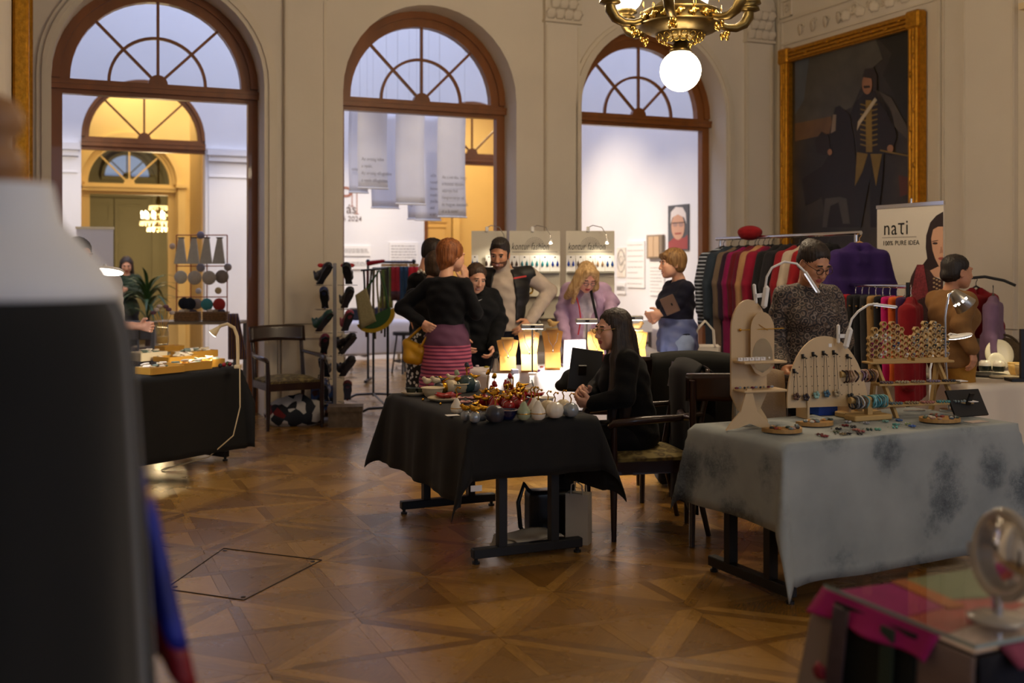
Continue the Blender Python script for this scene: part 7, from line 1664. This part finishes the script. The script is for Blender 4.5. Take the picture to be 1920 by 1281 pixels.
half(.21, -.05, .03, mat('bag_yellow', 'a88a10', .6), 'bottom', 0, RY(-25)); half(.18, -.058, .035, mat('bag_green', '1f4a26', .6), 'green_panel', .02, RY(-25)); MB().sheet(lambda a, b: (-.17+.18*a*(1-.3*b), -.066, -.11+.36*b+.06*a), 6, 6, .006).build('cream_panel', mat('bag_cream', '8f8664', .7, var=.2, vs=60), wb, RY(-8)); MB().tube([(-.17, -.03, .05), (-.08, -.03, .3), (.04, -.02, .48), (.1, -.02, .3), (.14, -.03, .08)], .012, 6).build('strap', MATS['bag_green'], wb)
# rail with skirts in the gallery
gk = onz(735, 697, 0); gkr = thing('skirt_rack', 'dark rack of red and blue skirts inside the gallery', 'clothes rack', (gk.x, 14.2, 0)); gx0, gx1 = at(690, 0, 14.2).x-gk.x, at(776, 0, 14.2).x-gk.x
MB().cyl((gx0, 0, 1.60), (gx1, 0, 1.60), .018, n=10).build('rail', mat('dark_chrome', '5a5a60', .25, metal=1), gkr)
for x in (gx0, gx1): MB().cyl((x, 0, .03), (x, 0, 1.62), .016, n=8).ball((x, 0, 1.61), .03, 8).build('upright', BLACKM, gkr); MB().box((x, 0, .03), (.04, .5, .03)).build('foot', BLACKM, gkr)
for k, (px, c, lab, ln) in enumerate(((724, '4a5a20', 'olive skirt on the gallery rack', .55), (740, '8a0f1c', 'dark red skirt on the gallery rack', .45), (756, '16324a', 'petrol blue skirt on the gallery rack', .62), (776, 'b51420', 'bright red skirt with lighter hem on the gallery rack', .48))):
    g = thing('skirt', lab, 'skirt', (at(px, 0, 14.1).x, 14.1, 1.56), 0, 'skirts on the gallery rack'); MB().sheet(lambda a, b: ((a-.5)*(.13+.04*b), .015*math.sin(a*14), -.02-b*ln), 8, 8, .012).build('cloth_body', mat('sk_'+c, c, .8, var=.2, vs=12), g); MB().box((0, 0, 0), (.13, .02, .03)).build('clip_hanger', BAMBOO, g); MB().sheet(lambda a, b: ((a-.5)*.172, .015*math.sin(a*14)-.003, -.02-ln*(.72+.28*b)), 8, 2, .014).build('hem_band', mat('skh_'+c, {'8a0f1c': '3a1a1a', '16324a': '1f5a6a', 'b51420': 'd02a20', '4a5a20': '6a6a2a'}[c], .8), g)
rf = sdf_obj('red_hat', SDF(.02).rc((-.1, 0, 0), (.10, 0, .03), .035, .025), .015, FAB('scarlet', '9a0e1a')); rf.location = at(705, 494, 14.2); tag(rf, 'rolled red cloth on the end of the gallery rail', 'cloth')
bb_ = thing('bags_shelf', 'stack of dark handbags on the gallery table', 'bags', (MQT.translation.x-.1, MQT.translation.y, .747)); 
for k in range(3): MB().box((-.2+.2*k, 0, .09), (.18, .2, .17+.02*k), bev=.02).build('bag', mat('dkbag%d' % k, ['14161e', '1f2a3a', '26202c'][k], .6), bb_)
yb = thing('yellow_box', 'small cream gift box on the handbags in the gallery', 'box', bb_.location+Vector((-.05, 0, .21))); MB().box((0, 0, .045), (.16, .12, .09)).build('body', mat('cream_box', 'c9c08a', .6), yb); MB().box((0, 0, .05), (.165, .02, .092)).build('ribbon', WHITE, yb)
bf = sdf_obj('floor_bag', SDF(.05).el((0, 0, .2), (.22, .2, .2)).el((.12, 0, .12), (.16, .15, .12)), .025, BLACKC); bf.location = onz(668, 668+5, 0); tag(bf, 'black bag on the floor under the white gallery table', 'bag')
bk2 = thing('bar_stool', 'black stool under the skirts in the gallery', 'stool', onz(757, 700, 0)); MB().cyl((0, 0, .55), (0, 0, .60), .16, n=14).build('seat', BLACKM, bk2)
for a in range(4): MB().cyl((.1*math.cos(a*1.57), .1*math.sin(a*1.57), .55), (.17*math.cos(a*1.57), .17*math.sin(a*1.57), 0), .014, n=6).build('leg', BLACKM, bk2)
MB().tube([(.15*math.cos(a*.628), .15*math.sin(a*.628), .18) for a in range(10)], .01, 5, closed=True).build('foot_ring', BLACKM, bk2)
# ---------------------------------------------------------------- left stall: boxes, lamps, jar; hat rack behind
def lt(px, py): return onz(px, py, ZT)
ROTL = math.degrees(math.atan2(-ld.y, -ld.x))
def lbox(px, py, w, d, h, label, m, fill=None, seed=0, rz=0):
    t = thing('display_tray', label, 'tray', lt(px, py), ROTL+rz)
    MB().box((0, 0, .006), (w, d, .012)).box((-w/2, 0, h/2), (.01, d, h)).box((w/2, 0, h/2), (.01, d, h)).box((0, -d/2, h/2), (w, .01, h)).box((0, d/2, h/2), (w, .01, h)).build('tray', m, t)
    rr = random.Random(seed); Mw = Matrix.Translation(t.location) @ RZ(ROTL+rz)
    for k, x in enumerate(sorted(rr.uniform(-w*.4, w*.4) for _ in range(fill or 0))):
        y = rr.uniform(-d*.38, d*.38); c = rr.choice(['e6dccb', 'd8cbb0', 'efe9df', 'b8a888', '7a8a80'])
        o = MB().box((0, 0, 0), (.055, .045, .012), bev=.004).build('soap_packet', mat('packet_'+c, c, .6)); o.matrix_world = Mw @ T(x, y, h*.75+.006+.012*(k % 3)) @ RZ(rr.random()*180) @ RX(rr.uniform(-20, 20)); tag(o, 'pale packet, %s from the left on the %s' % (ORD[k], ['', 'open near pine tray', 'second pine tray', 'short pine tray', 'heaped middle tray', 'shallow tray', 'white tray'][seed]), 'packet', 'packets on the '+label)
    return t
HONEY = mat('honey_pine', 'c8963e', .5, var=.1, vs=6)
lbox(300, 699, .30, .18, .05, 'open pine tray at the near edge of the left stall', HONEY, 10, 1); lbox(355, 693, .30, .16, .06, 'second pine tray along the near edge', HONEY, 10, 2); lbox(395, 687, .16, .14, .06, 'short pine tray by the gooseneck lamp', HONEY, 6, 3)
lbox(365, 670, .34, .20, .06, 'heaped pale tray in the middle of the left stall', HONEY, 22, 4); lbox(330, 676, .30, .2, .04, 'shallow tray left of the heap', HONEY, 10, 5); lbox(275, 675, .26, .2, .07, 'white tray next to the dress form', mat('whitewood', 'd8cdb8', .6), 12, 6)
lbox(318, 658, .22, .14, .05, 'raised pine tray under the flower jar', HONEY)
for k, (px, py, c) in enumerate(((420, 688, '8a1020'), (427, 686, '2a5a3a'), (413, 690, '1a1a20'), (431, 687, '6a1020'))): put('ornament', ['dark red', 'green', 'black', 'wine red'][k]+' glass ornament at the right end of the left stall', 'ornament', MB().ball((0, 0, .018), .018, 10), mat('orn_'+c, c, .15, coat=.5), lt(px, py), 0, 'glass ornaments on the left stall')
jar = thing('flower_jar', 'glass jar with dried white flowers on the left stall', 'jar', lt(305, 655)+Vector((0, 0, .05)))
MB().lathe([(.05, 0), (.058, .02), (.058, .11), (.045, .14), (.048, .16)], 18).build('glass', mat('jar_glass', 'c9b27a', .1, alpha=.45), jar); MB().lathe([(.04, .005), (.05, .02), (.05, .07), (.0, .07)], 14).build('filling', HONEY, jar)
for k in range(6):
    a = k*1.05; tp = (.09*math.cos(a), .05*math.sin(a), .30+.03*(k % 3)); MB().tube([(.01*math.cos(a), .01*math.sin(a), .08), (.04*math.cos(a), .03*math.sin(a), .2), tp], .003, 5).build('twig', HONEY, jar); MB().ball(tp, (.03, .025, .02), 8).build('flower_head', mat('dried_flower%d' % (k % 2), ['b8aca8', '6a4a5a'][k % 2], .9), jar)
gl = thing('gooseneck_lamp', 'cream gooseneck lamp at the right end of the left stall', 'lamp', lt(446, 690))
MB().tube([(0, 0, 0), (0, 0, .15), (-.005, 0, .25), (-.03, 0, .315), (-.08, -.01, .345), (-.13, -.02, .33), (-.17, -.03, .29)], .013, 8).build('neck', mat('cream_plastic', 'd8c49a', .4), gl); MB().lathe([(.012, .05), (.022, .02), (.036, -.02)], 14, M=T(-.175, -.03, .285) @ RY(45)).build('shade', MATS['cream_plastic'], gl); MB().cyl((-.188, -.03, .270), (-.190, -.03, .268), .033, n=14).build('bulb', LEDS, gl)
MB().box((0, 0, .01), (.05, .05, .03), bev=.006).build('clamp', MATS['cream_plastic'], gl); MB().tube([(.02, -.02, 0), (.03, -.05, -.3), (-.02, -.06, -.52), (-.2, -.1, -.68), (-.5, -.3, -.742)], .005, 6).build('cable', MATS['cream_plastic'], gl)
spot('gooseneck_lamp_beam', gl.location+Vector((-.20, -.03, .25)), lt(320, 685), 26, (1, .80, .48), 110, .5, .03)
rl = thing('round_led_lamp', 'round white LED lamp glowing beside the dress form', 'lamp', at(199, 510, 7.6)); MB().lathe([(.002, .0), (.12, .0), (.125, .008), (.11, .02), (.002, .022)], 28).build('shade', WPLAST, rl, RX(-13)); MB().cyl((0, 0, -.004), (0, 0, -.001), .115, n=28).build('led_panel', LEDS, rl, RX(-13))
MB().tube([(0, .0, .02), (-.03, .06, .05), (-.1, .12, -.1), (-.12, .14, -.74)], .012, 8).build('arm', WPLAST, rl); spot('round_lamp_beam', rl.location+Vector((0, 0, -.02)), rl.location+Vector((.1, .1, -.8)), 24, (.95, .95, 1), 130, .6, .06)
# copper grid rack with felt hats and discs behind the left stall
HY_ = 12.1; a, b_ = at(331, 441, HY_), at(426, 600, HY_)
hr = thing('copper_rack', 'copper grid rack with felt shapes behind the left stall', 'display rack', ((a.x+b_.x)/2, HY_, 0)); w = b_.x-a.x; z1, z0 = a.z, b_.z
COPPER = mat('copper', '9a5a38', .3, metal=.9)
for x in (-w/2, -w*.22, w*.1, w/2): MB().cyl((x, 0, z0-.02), (x, 0, z1), .007, n=6).build('upright', COPPER, hr)
for py in (441, 499, 557): MB().cyl((-w/2, 0, at(0, py, HY_).z), (w/2, 0, at(0, py, HY_).z), .007, n=6).build('crossbar', COPPER, hr)
FELT = lambda c: mat('felt_'+c, c, .95, var=.06, vs=30)
for k in range(4):
    px = 339+24*k; q = at(px, 470, HY_-.05); t = thing('felt_bag', 'pale conical felt bag on the copper rack, %s from left' % ['first', 'second', 'third', 'fourth'][k], 'bag', q, 0, 'conical felt bags'); MB().prism([(-.075, -.15), (.065, -.15), (.03, .14), (-.02, .14)], -.015, .015).build('body', FELT('b0ab98'), t); MB().box((.005, 0, .145), (.07, .034, .012)).build('clasp', mat('taupe_clasp', '5a5048', .6), t)
for k, (px, py, r, c) in enumerate(((339, 520, .075, 'b0ab98'), (365, 521, .08, 'aaa08c'), (392, 521, .08, 'a89e8a'), (416, 519, .078, '857868'), (345, 569, .068, '0e1016'), (356, 570, .07, '12161e'), (369, 570, .062, '8a7f78'), (388, 571, .070, '3a7a78'), (411, 571, .072, 'a03024'))):
    t = put('felt_disc', ['pale', 'beige', 'warm beige', 'taupe', 'black', 'blue-black', 'grey', 'teal', 'brick red'][k]+' round felt disc hanging on the copper rack', 'felt disc', MB().lathe([(.002, -.008), (r*.96, -.008), (r, 0), (r*.96, .008), (.002, .008)], 24, M=RX(90)), FELT(c), at(px, py, HY_-.04-.012*(k % 3)))
for k, (px, py, r, c) in enumerate(((376, 441, .045, '8a8694'), (376, 502, .05, '8f8a90'), (427, 501, .045, '9a9088'), (323, 462, .035, 'c0a890'), (372, 546, .035, 'c0b8b0'), (409, 545, .04, 'c0a878'))):
    put('felt_flower', 'small round felt brooch on the copper rack, '+['topmost', 'second row middle', 'right edge', 'left edge', 'lower middle', 'lower right'][k], 'brooch', MB().lathe([(.002, -.01), (r, -.006), (r*.9, .01), (.002, .014)], 14, M=RX(90), rib=lambda a: 1+.08*math.sin(a*7)), FELT(c), at(px, py, HY_-.02))
tt = thing('trestle_table', 'grey metal trestle table carrying the copper rack', 'table', ((a.x+b_.x)/2-.05, HY_+.1, 0)); MB().box((0, 0, z0-.03), (1.0, .5, .03)).build('tabletop', mat('weathered_plank', '7a6a52', .7, var=.2), tt)
for sx in (-1, 1):
    for sy in (-1, 1): MB().box((sx*.46, sy*.22, (z0-.04)/2), (.04, .04, z0-.04)).build('leg', mat('grey_steel', '6a6c6e', .4, metal=.6), tt)
MB().box((0, -.22, .45), (.9, .03, .03)).build('stretcher', MATS['grey_steel'], tt)
for k, (px, lab) in enumerate(((352, 'left wicker basket on the trestle table'), (405, 'right wicker basket on the trestle table'))):
    q = at(px, 590, HY_-.05); t = thing('basket', lab, 'basket', (q.x, q.y, z0-.013)); WK = mat('wicker', '7a5a34', .8, var=.5, vs=60, bump=.5, bs=80)
    for zz in range(5): MB().tube([(.13, -.07, .012+.022*zz), (-.13, -.07, .012+.022*zz), (-.13, .07, .012+.022*zz), (.13, .07, .012+.022*zz)], .011, 5, closed=True).build('weave_row', WK, t)
    for k2, (dx, c) in enumerate(((-.06, 'b8a890'), (.0, '8a7a60'), (.06, '3a3034'))): MB().ball((dx, 0, .11), (.05, .05, .03), 8).build('felt_ball', FELT(c), t)
for k, (px, py, c, lab) in enumerate(((430, 650, '6a6054', 'taupe cushion leaning under the trestle table'), (388, 640, '3a342e', 'dark cushion under the trestle table'))):
    q = at(px, py, 11.7); o = sdf_obj('cushion', SDF(.03).bx((0, 0, 0), (.12, .03, .10), rd=.035), .018, FELT(c)); o.location = (q.x, q.y, .13+.002); tag(o, lab, 'cushion')
o = MB().sheet(lambda a, b: ((a-.5)*.10*(1+b)+.05*b, -.02*math.sin(a*12), -.5*b), 8, 8, .012).build('striped_shawl', stripes_mat('shawl_stripes', ('3a2a4a', '7a5a30'), 14, 'X')); o.location = at(437, 588, 11.6); tag(o, 'striped shawl hanging at the right end of the trestle table', 'shawl')
# potted palm in the gallery
pp_ = onz(276, 640, 0); PY = 14.5; pl_ = thing('potted_palm', 'bushy green potted plant before the far arch', 'plant', (at(276, 0, PY).x, PY, 0)); MB().lathe([(.15, 0), (.2, .05), (.22, .45), (.20, .46)], 16).build('pot', mat('brown_pot', '4a3a2a', .7), pl_); MB().tube([(0, 0, .4), (.02, 0, .6), (0, 0, .85)], .04, 6).build('trunk', mat('palm_trunk', '4a3524', .9), pl_)
rr = random.Random(3); LM = [MB().sheet(lambda a, b: ((a-.5)*.05*math.sin(math.pi*min(b*.95+.05, .99)), b*L_, .35*L_*math.sin(b*2.2)-.5*L_*b*b*dr), 2, 8, .002).mesh('frond', mat('palm_green', '2f4a1c', .5, var=.3, vs=9)) for L_, dr in ((.45, .4), (.6, .9), (.5, 1.3))]
for k in range(44): link('frond', LM[k % 3], pl_, T(0, 0, .8+rr.random()*.35) @ RZ(rr.random()*360) @ RX(rr.uniform(0, 55)))
for k, (px, lab) in enumerate(((250, 'left grey chair back before the palm'), (275, 'right grey chair back before the palm'))):
    q = at(px, 600, 12.6); t = thing('folding_chair', lab, 'chair', (q.x, q.y, 0), 170); GM_ = mat('grey_chair', '5a5650', .6); MB().box((0, .2, .80), (.36, .02, .22), bev=.01).build('backrest', GM_, t); MB().box((0, 0, .45), (.38, .38, .03), bev=.01).build('seat', GM_, t)
    for sx in (-1, 1): MB().cyl((sx*.17, .2, .9), (sx*.17, .17, 0), .012, n=8).build('leg', MATS['grey_steel'], t); MB().cyl((sx*.17, -.16, .45), (sx*.17, -.18, 0), .012, n=8).build('leg', MATS['grey_steel'], t)

# ---------------------------------------------------------------- dress form in the foreground
df = thing('dress_form', 'blurred dress form with wooden knob, white collar and long black dress at far left', 'mannequin', (-.685, 1.42, 0))
MB().lathe([(.022, 1.655), (.034, 1.668), (.030, 1.69), (.018, 1.705), (.030, 1.72), (.033, 1.74), (.022, 1.762), (.001, 1.77)], 20).build('wooden_knob', mat('turned_beech', '9a6f48', .5), df)
MB().lathe([(.055, 1.645), (.06, 1.655), (.02, 1.66)], 24).build('neck_cap', mat('turned_beech', '9a6f48'), df)
MB().lathe([(.155, 1.497), (.158, 1.505), (.146, 1.524), (.136, 1.540), (.110, 1.57), (.082, 1.60), (.070, 1.65)], 28, M=Matrix.Diagonal((1, .85, 1, 1))).build('white_collar', mat('white_jersey2', 'dfdfe0', .85), df)
def dress(a, b):
    th = a*2*math.pi; z = 1.545-1.32*b; r = float(np.interp(z, [.2, .95, 1.30, 1.43, 1.47, 1.50, 1.53, 1.545], [.24, .20, .180, .172, .164, .150, .128, .110]))+.012*math.sin(th*9)*b; return (r*math.cos(th), .85*r*math.sin(th), z)
MB().sheet(dress, 48, 40, .004).build('black_dress', mat('black_velvet', '0b0c0c', .9, sheen=.3), df)
MB().cyl((0, 0, .03), (0, 0, 1.5), .016).build('pole', BLACKM, df)
for k in range(3): MB().tube([(0, 0, .12), (.16*math.cos(k*2.09), .16*math.sin(k*2.09), .07), (.24*math.cos(k*2.09), .24*math.sin(k*2.09), .01)], .012, 6).build('tripod_leg', BLACKM, df)
scf = lambda a, b: (-.03+.035*a+.065*b*a, .02*math.sin(a*6), -b*.28+.02*math.sin(a*5))
sc_ = MB().sheet(lambda a, b: scf(a, b*.8), 8, 10, .006).sheet(lambda a, b: scf(a, .8+.2*b), 8, 4, .006, 1); o = sc_.build('scarf', [ramp_mat('blue_red_silk', lambda N, L, tc: math2(N, L, 'ADD', math2(N, L, 'MULTIPLY', tc.outputs['Generated'], 1.0) if False else noise(N, L, tc.outputs['Object'], 7, 2), 0), [(.35, '141a6a'), (.55, '1c2a9a'), (.66, '5a1020')], .5), mat('red_silk', '7a1018', .5)]); o.location = (-.535, 1.58, 1.22); tag(o, 'blurred blue silk scarf with red edge hanging beside the black dress', 'scarf')
sd = thing('scarf_stand', 'thin stand holding the blue silk scarf behind the dress form', 'stand', (-.60, 1.60, 0)); MB().cyl((0, 0, 0), (0, 0, 1.23), .01).build('pole', BLACKM, sd); MB().cyl((-.05, -.01, 1.22), (.12, -.01, 1.22), .006).build('arm', BLACKM, sd); MB().cyl((0, 0, 0), (0, 0, .015), .12, n=20).build('base', BLACKM, sd)

# ---------------------------------------------------------------- glass-topped scarf table and mirror in the right foreground
AF = math.radians(24); f1 = Vector((math.cos(AF), math.sin(AF), 0)); f2 = Vector((-math.sin(AF), math.cos(AF), 0)); FN = Vector((.955, 2.20, 0)); FZ = .755
MF = Matrix.Translation(FN) @ Matrix.Rotation(AF, 4, 'Z')     # x along f1, y along f2, origin at the near corner
gtb = thing('glass_table', 'glass-topped display table with scarves in the right foreground', 'table'); gtb.matrix_world = MF
MB().box((.7, .22, .725), (1.4, .44, .03)).build('tabletop', DARKW, gtb); MB().box((.7, .22, FZ+.004), (1.42, .46, .008)).build('glass_top', PANE, gtb)
MB().box((.7, -.0105, FZ+.004), (1.42, .003, .0085)).box((-.0105, .22, FZ+.004), (.003, .46, .0085)).build('glass_edge', mat('glass_edge', '8a9a98', .15), gtb)
for x in (.05, 1.35):
    for y in (.04, .40): MB().box((x, y, .36), (.05, .05, .71)).build('leg', DARKW, gtb)
def flat(name, label, poly, col, z, m=None):
    o = MB().prism(poly, z, z+.002, axis='z').build(name, m or mat('scarf_f_'+col, col, .85, var=.12, vs=12)); o.matrix_world = MF; tag(o, label, 'scarf', 'scarves under the glass top'); return o
flat('scarf', 'beige cloth under the glass top', [(.0, .0), (1.4, 0), (1.4, .44), (.0, .44)], 'c4aa9a', .7405)
flat('scarf', 'dusty red scarf under the glass top', [(.0, .10), (.36, .18), (.34, .36), (.0, .24)], 'b04a44', .7430)
flat('scarf', 'magenta scarf under the glass top', [(.0, .22), (.18, .24), (.20, .43), (.0, .44)], 'a01262', .7455)
flat('scarf', 'orange striped scarf under the glass top', [(.16, .22), (.21, .22), (.24, .44), (.19, .44)], 'b0602a', .7480)
flat('scarf', 'olive green cloth under the glass top', [(.20, .28), (.42, .22), (.50, .44), (.22, .44)], '76805c', .7465)
flat('scarf', 'white cloth under the glass top', [(.42, .24), (.95, .14), (.95, .44), (.46, .44)], 'd8ccc4', .7490)
def hangf(name, label, side, s0, s1, top, bot, m, out0, out1, wv=.01, fr=20, n=14, lean=0):
    def fn(a, b):
        s = s0+(s1-s0)*a; z = top+(bot-top)*b; d = out0+(out1-out0)*b+wv*math.sin(s*fr)*b
        return (-d, s+lean*b, z) if side == 'l' else (s+lean*b, -d, z)
    o = MB().sheet(fn, n, 10, .005).build(name, m); o.matrix_world = MF; return tag(o, label, 'scarf')
TAUPE = mat('taupe_cloth', '7a655c', .9, var=.1, vs=9)
hangf('table_skirt', 'taupe cloth hanging from the near left side of the glass table', 'l', -.01, .17, .738, .02, TAUPE, .012, .05)
hangf('table_skirt', 'black-green cloth hanging from the left side of the glass table', 'l', .14, .40, .738, .02, mat('blackgreen_cloth', '12160f', .9), .018, .06)
hangf('table_skirt', 'pale cloth hanging and flaring at the far left corner of the glass table', 'l', .37, .47, .73, .02, mat('pale_taupe', '8a7a70', .9), .02, .16, .02, lean=.05)
hangf('scarf', 'dark green strip hanging on the left side of the glass table', 'l', .19, .23, .735, .1, mat('dkgreen_strip', '26362a', .8), .035, .08)
hangf('scarf', 'patterned band with red flower hanging near the left corner', 'l', .33, .38, .735, .1, mat('mauve_band', '4a3a3e', .8, var=.3, vs=20), .04, .12)
hangf('scarf', 'magenta scarf edge draped over the left side', 'l', .09, .46, .752, .70, mat('scarf_f_a01262', 'a01262'), .004, .045, .012, 30)
hangf('table_skirt', 'dark navy cloth hanging from the near side of the glass table', 'n', -.005, 1.3, .738, .02, mat('navy_cloth', '14141f', .9), .014, .05)
hangf('scarf', 'rose-coloured scarf hanging over the near side', 'n', .06, .45, .75, .72, mat('rose_scarf', '7a2f4a', .8, var=.2, vs=30), .006, .05)
rf2 = put('fabric_flower', 'red fabric flower on the patterned band', 'flower', MB().lathe([(.002, 0), (.018, .004), (.022, .0), (.012, .012), (.002, .014)], 14, rib=lambda a: 1+.12*math.sin(a*5)), mat('red_flower', '7a1424', .7), (0, 0, 0)); rf2.matrix_world = MF @ T(-.105, .352, .60) @ RY(-90)
mz = FZ+.009; mp = onz(1870, 1162, mz); mr = thing('table_mirror', 'round acrylic table mirror on the glass top', 'mirror', (mp.x, mp.y, mz), -76)
ACR = mat('clear_acrylic', 'c8c0b4', .08, trans=.55, ior=1.3, coat=.3)
MB().lathe([(.002, 0), (.062, 0), (.065, .005), (.055, .010), (.002, .014)], 28).build('base', ACR, mr); MB().cyl((0, 0, .01), (0, 0, .055), .012, n=12).build('stem', CHROME, mr)
MB().tube([(.088*math.cos(i*math.pi/18), 0, .145+.088*math.sin(i*math.pi/18)) for i in range(36)], .011, 8, closed=True).build('ring_frame', ACR, mr, RX(-6)); MB().lathe([(.002, -.003), (.080, -.003), (.080, .003), (.002, .003)], 32, M=T(0, 0, .145) @ RX(90)).build('mirror_glass', MATS['mirror'], mr, RX(-6))
MB().tube([(.10*math.cos(math.pi+i*math.pi/12), .0, .145+.10*math.sin(math.pi+i*math.pi/12)) for i in range(13)], .005, 6).build('yoke', ACR, mr, RX(-2))

# ---------------------------------------------------------------- right wall table: plates, jars, bowls, lamps
def rt(px, py): return onz(px, py, ZT)
t = thing('round_tray', 'dark round tray with jars on the right table', 'tray', rt(1845, 704)); MB().lathe([(.002, 0), (.15, 0), (.155, .012), (.14, .014), (.002, .006)], 30).build('dish', mat('dark_lacquer', '2a2622', .3), t)
for k, (px, py) in enumerate(((1847, 699), (1873, 700))):
    j = thing('glazed_jar', ['small dark-bottomed jar on the tray, left one', 'small dark-bottomed jar on the tray, right one'][k], 'jar', rt(px, py)+Vector((0, 0, .013)), 0); MB().lathe([(.035, 0), (.045, .015), (.045, .04)], 18).build('lower_body', DGREEN, j); MB().lathe([(.045, .04), (.044, .065), (.034, .075), (.03, .08)], 18).build('upper_body', CER_W, j)
for k, (px, py, r, m, lab) in enumerate(((1878, 694, .115, 'dcd2b8', 'large cream plate standing upright on the right table'), (1868, 697, .07, 'e4dcc6', 'small cream plate standing before the large one'))):
    q = rt(px, py); p_ = thing('standing_plate', lab, 'plate', q+Vector((0, .06-.04*k, r)), 5); MB().lathe([(.002, .004), (r*.6, .002), (r, .016), (r, .022), (r*.6, .010), (.002, .010)], 30, M=RX(80)).build('dish', mat('plate_'+m, m, .25), p_); MB().box((0, .04, -r*.5), (.03, .03, r)).build('easel', DARKW, p_)
hmp = thing('woven_hamper', 'dark round-topped basket behind the plates', 'basket', rt(1895, 690)+Vector((0, .16, 0))); MB().lathe([(.14, 0), (.15, .08), (.13, .17), (.08, .22), (.002, .235)], 24).build('body', mat('dark_wicker', '4a3a22', .8, var=.4, vs=60), hmp); MB().tube([(.15*math.cos(i*math.pi/12), -.02, .10+.15*math.sin(i*math.pi/12)) for i in range(13)], .010, 6).build('rim', MATS['dark_wicker'], hmp)
for k, (px, py, r, c, lab) in enumerate(((1903, 703, .05, 'd0a860', 'yellow bowl at the right end of the table'), (1918, 707, .055, 'cfae78', 'ochre bowl at the right edge of the picture'))):
    b_ = thing('stoneware_bowl', lab, 'bowl', rt(px, py)); MB().lathe([(r*.6, 0), (r*.9, .03), (r, .085), (r*.93, .085), (r*.7, .03), (.002, .02)], 22).build('body', mat('stone_ware'+c, c, .4, var=.1), b_); MB().lathe([(r*.98, .08), (r*1.03, .086), (r*.95, .09)], 22).build('rim', mat('stone_ware'+c, c), b_)
put('long_plate', 'long cream plate along the front of the right table', 'plate', MB().lathe([(.002, 0), (.15, .004), (.16, .014), (.002, .010)], 30, M=Matrix.Diagonal((1.2, .5, 1, 1))), CER_CR, rt(1905, 709))
bgk = thing('gift_bag', 'pale woven bag standing at the back of the right table', 'bag', rt(1838, 688)+Vector((0, .1, 0)), 10); MB().box((0, 0, .11), (.17, .08, .22)).build('body', mat('woven_grey', '8f887a', .8, var=.2, vs=80), bgk); MB().tube([(-.05, 0, .22), (-.06, 0, .36), (0, 0, .42), (.06, 0, .22)], .006, 6).build('handle', WHITE, bgk)
spot('right_table_lamp_beam', rt(1880, 700)+Vector((.1, -.2, .75)), rt(1880, 700), 14, (1, .85, .5), 70, .7, .03)
ml = thing('silver_lamp', 'silver gooseneck lamp with slotted shade behind the ladder shelf', 'lamp', onz(1782, 772, ZT)+Vector((0, .02, 0)))
q0 = ml.location; hp_ = at(1800, 562, q0.y)-q0; hx = Vector(hp_)
MB().cyl((0, 0, 0), (0, 0, .012), .05, n=18).build('base', CHROME, ml); MB().tube([(0, 0, .01), (-.02, 0, hx.z*.5), (-.02, 0, hx.z*.85), (.0, 0, hx.z+.03), (hx.x-.02, 0, hx.z+.05)], .007, 8).build('neck', CHROME, ml)
shd = MB().lathe([(.018, .06), (.028, .05), (.062, -.05), (.060, -.052), (.024, .045)], 20, M=T(hx.x, 0, hx.z) @ RY(-42)).build('shade', mat('brushed_steel', 'a8a298', .3, metal=.9), ml)
for k in range(4): MB().box((-.047, 0, -.005), (.003, .010, .045)).build('lit_slot', LEDS, shd, T(hx.x, 0, hx.z) @ RY(-42) @ RZ(-75+k*32+90) @ RY(-18))
MB().ball((0, 0, -.02), .024, 10, M=T(hx.x, 0, hx.z) @ RY(-42)).build('bulb', LEDS, shd)
r2 = thing('round_led_lamp', 'small round LED lamp lit behind the right honeycomb', 'lamp', at(1800, 632, 6.5)); MB().lathe([(.002, .012), (.07, .012), (.075, .004), (.07, 0)], 24, M=RY(-12)).build('shade', WPLAST, r2); MB().cyl((0, 0, -.003), (0, 0, 0), .066, n=24, M=RY(-12)).build('led_panel', LEDS, r2); MB().tube([(0, .0, .01), (-.05, .02, .02), (-.14, .03, -.06), (-.17, .03, -.2), (-.17, .03, -1.10)], .006, 8).build('arm', WPLAST, r2); MB().cyl((-.17, .03, -1.11), (-.17, .03, -1.095), .09, n=16).build('base', WPLAST, r2)
sp2 = thing('plate_stand', 'dark wooden stand at the right edge of the picture', 'stand', at(1917, 640, 7.4)); MB().box((0, 0, -.05), (.03, .03, .36)).build('post', BLACKM, sp2); MB().box((0, 0, -.22), (.2, .12, .02)).build('foot', BLACKM, sp2); sp2.location.z = ZT+.23
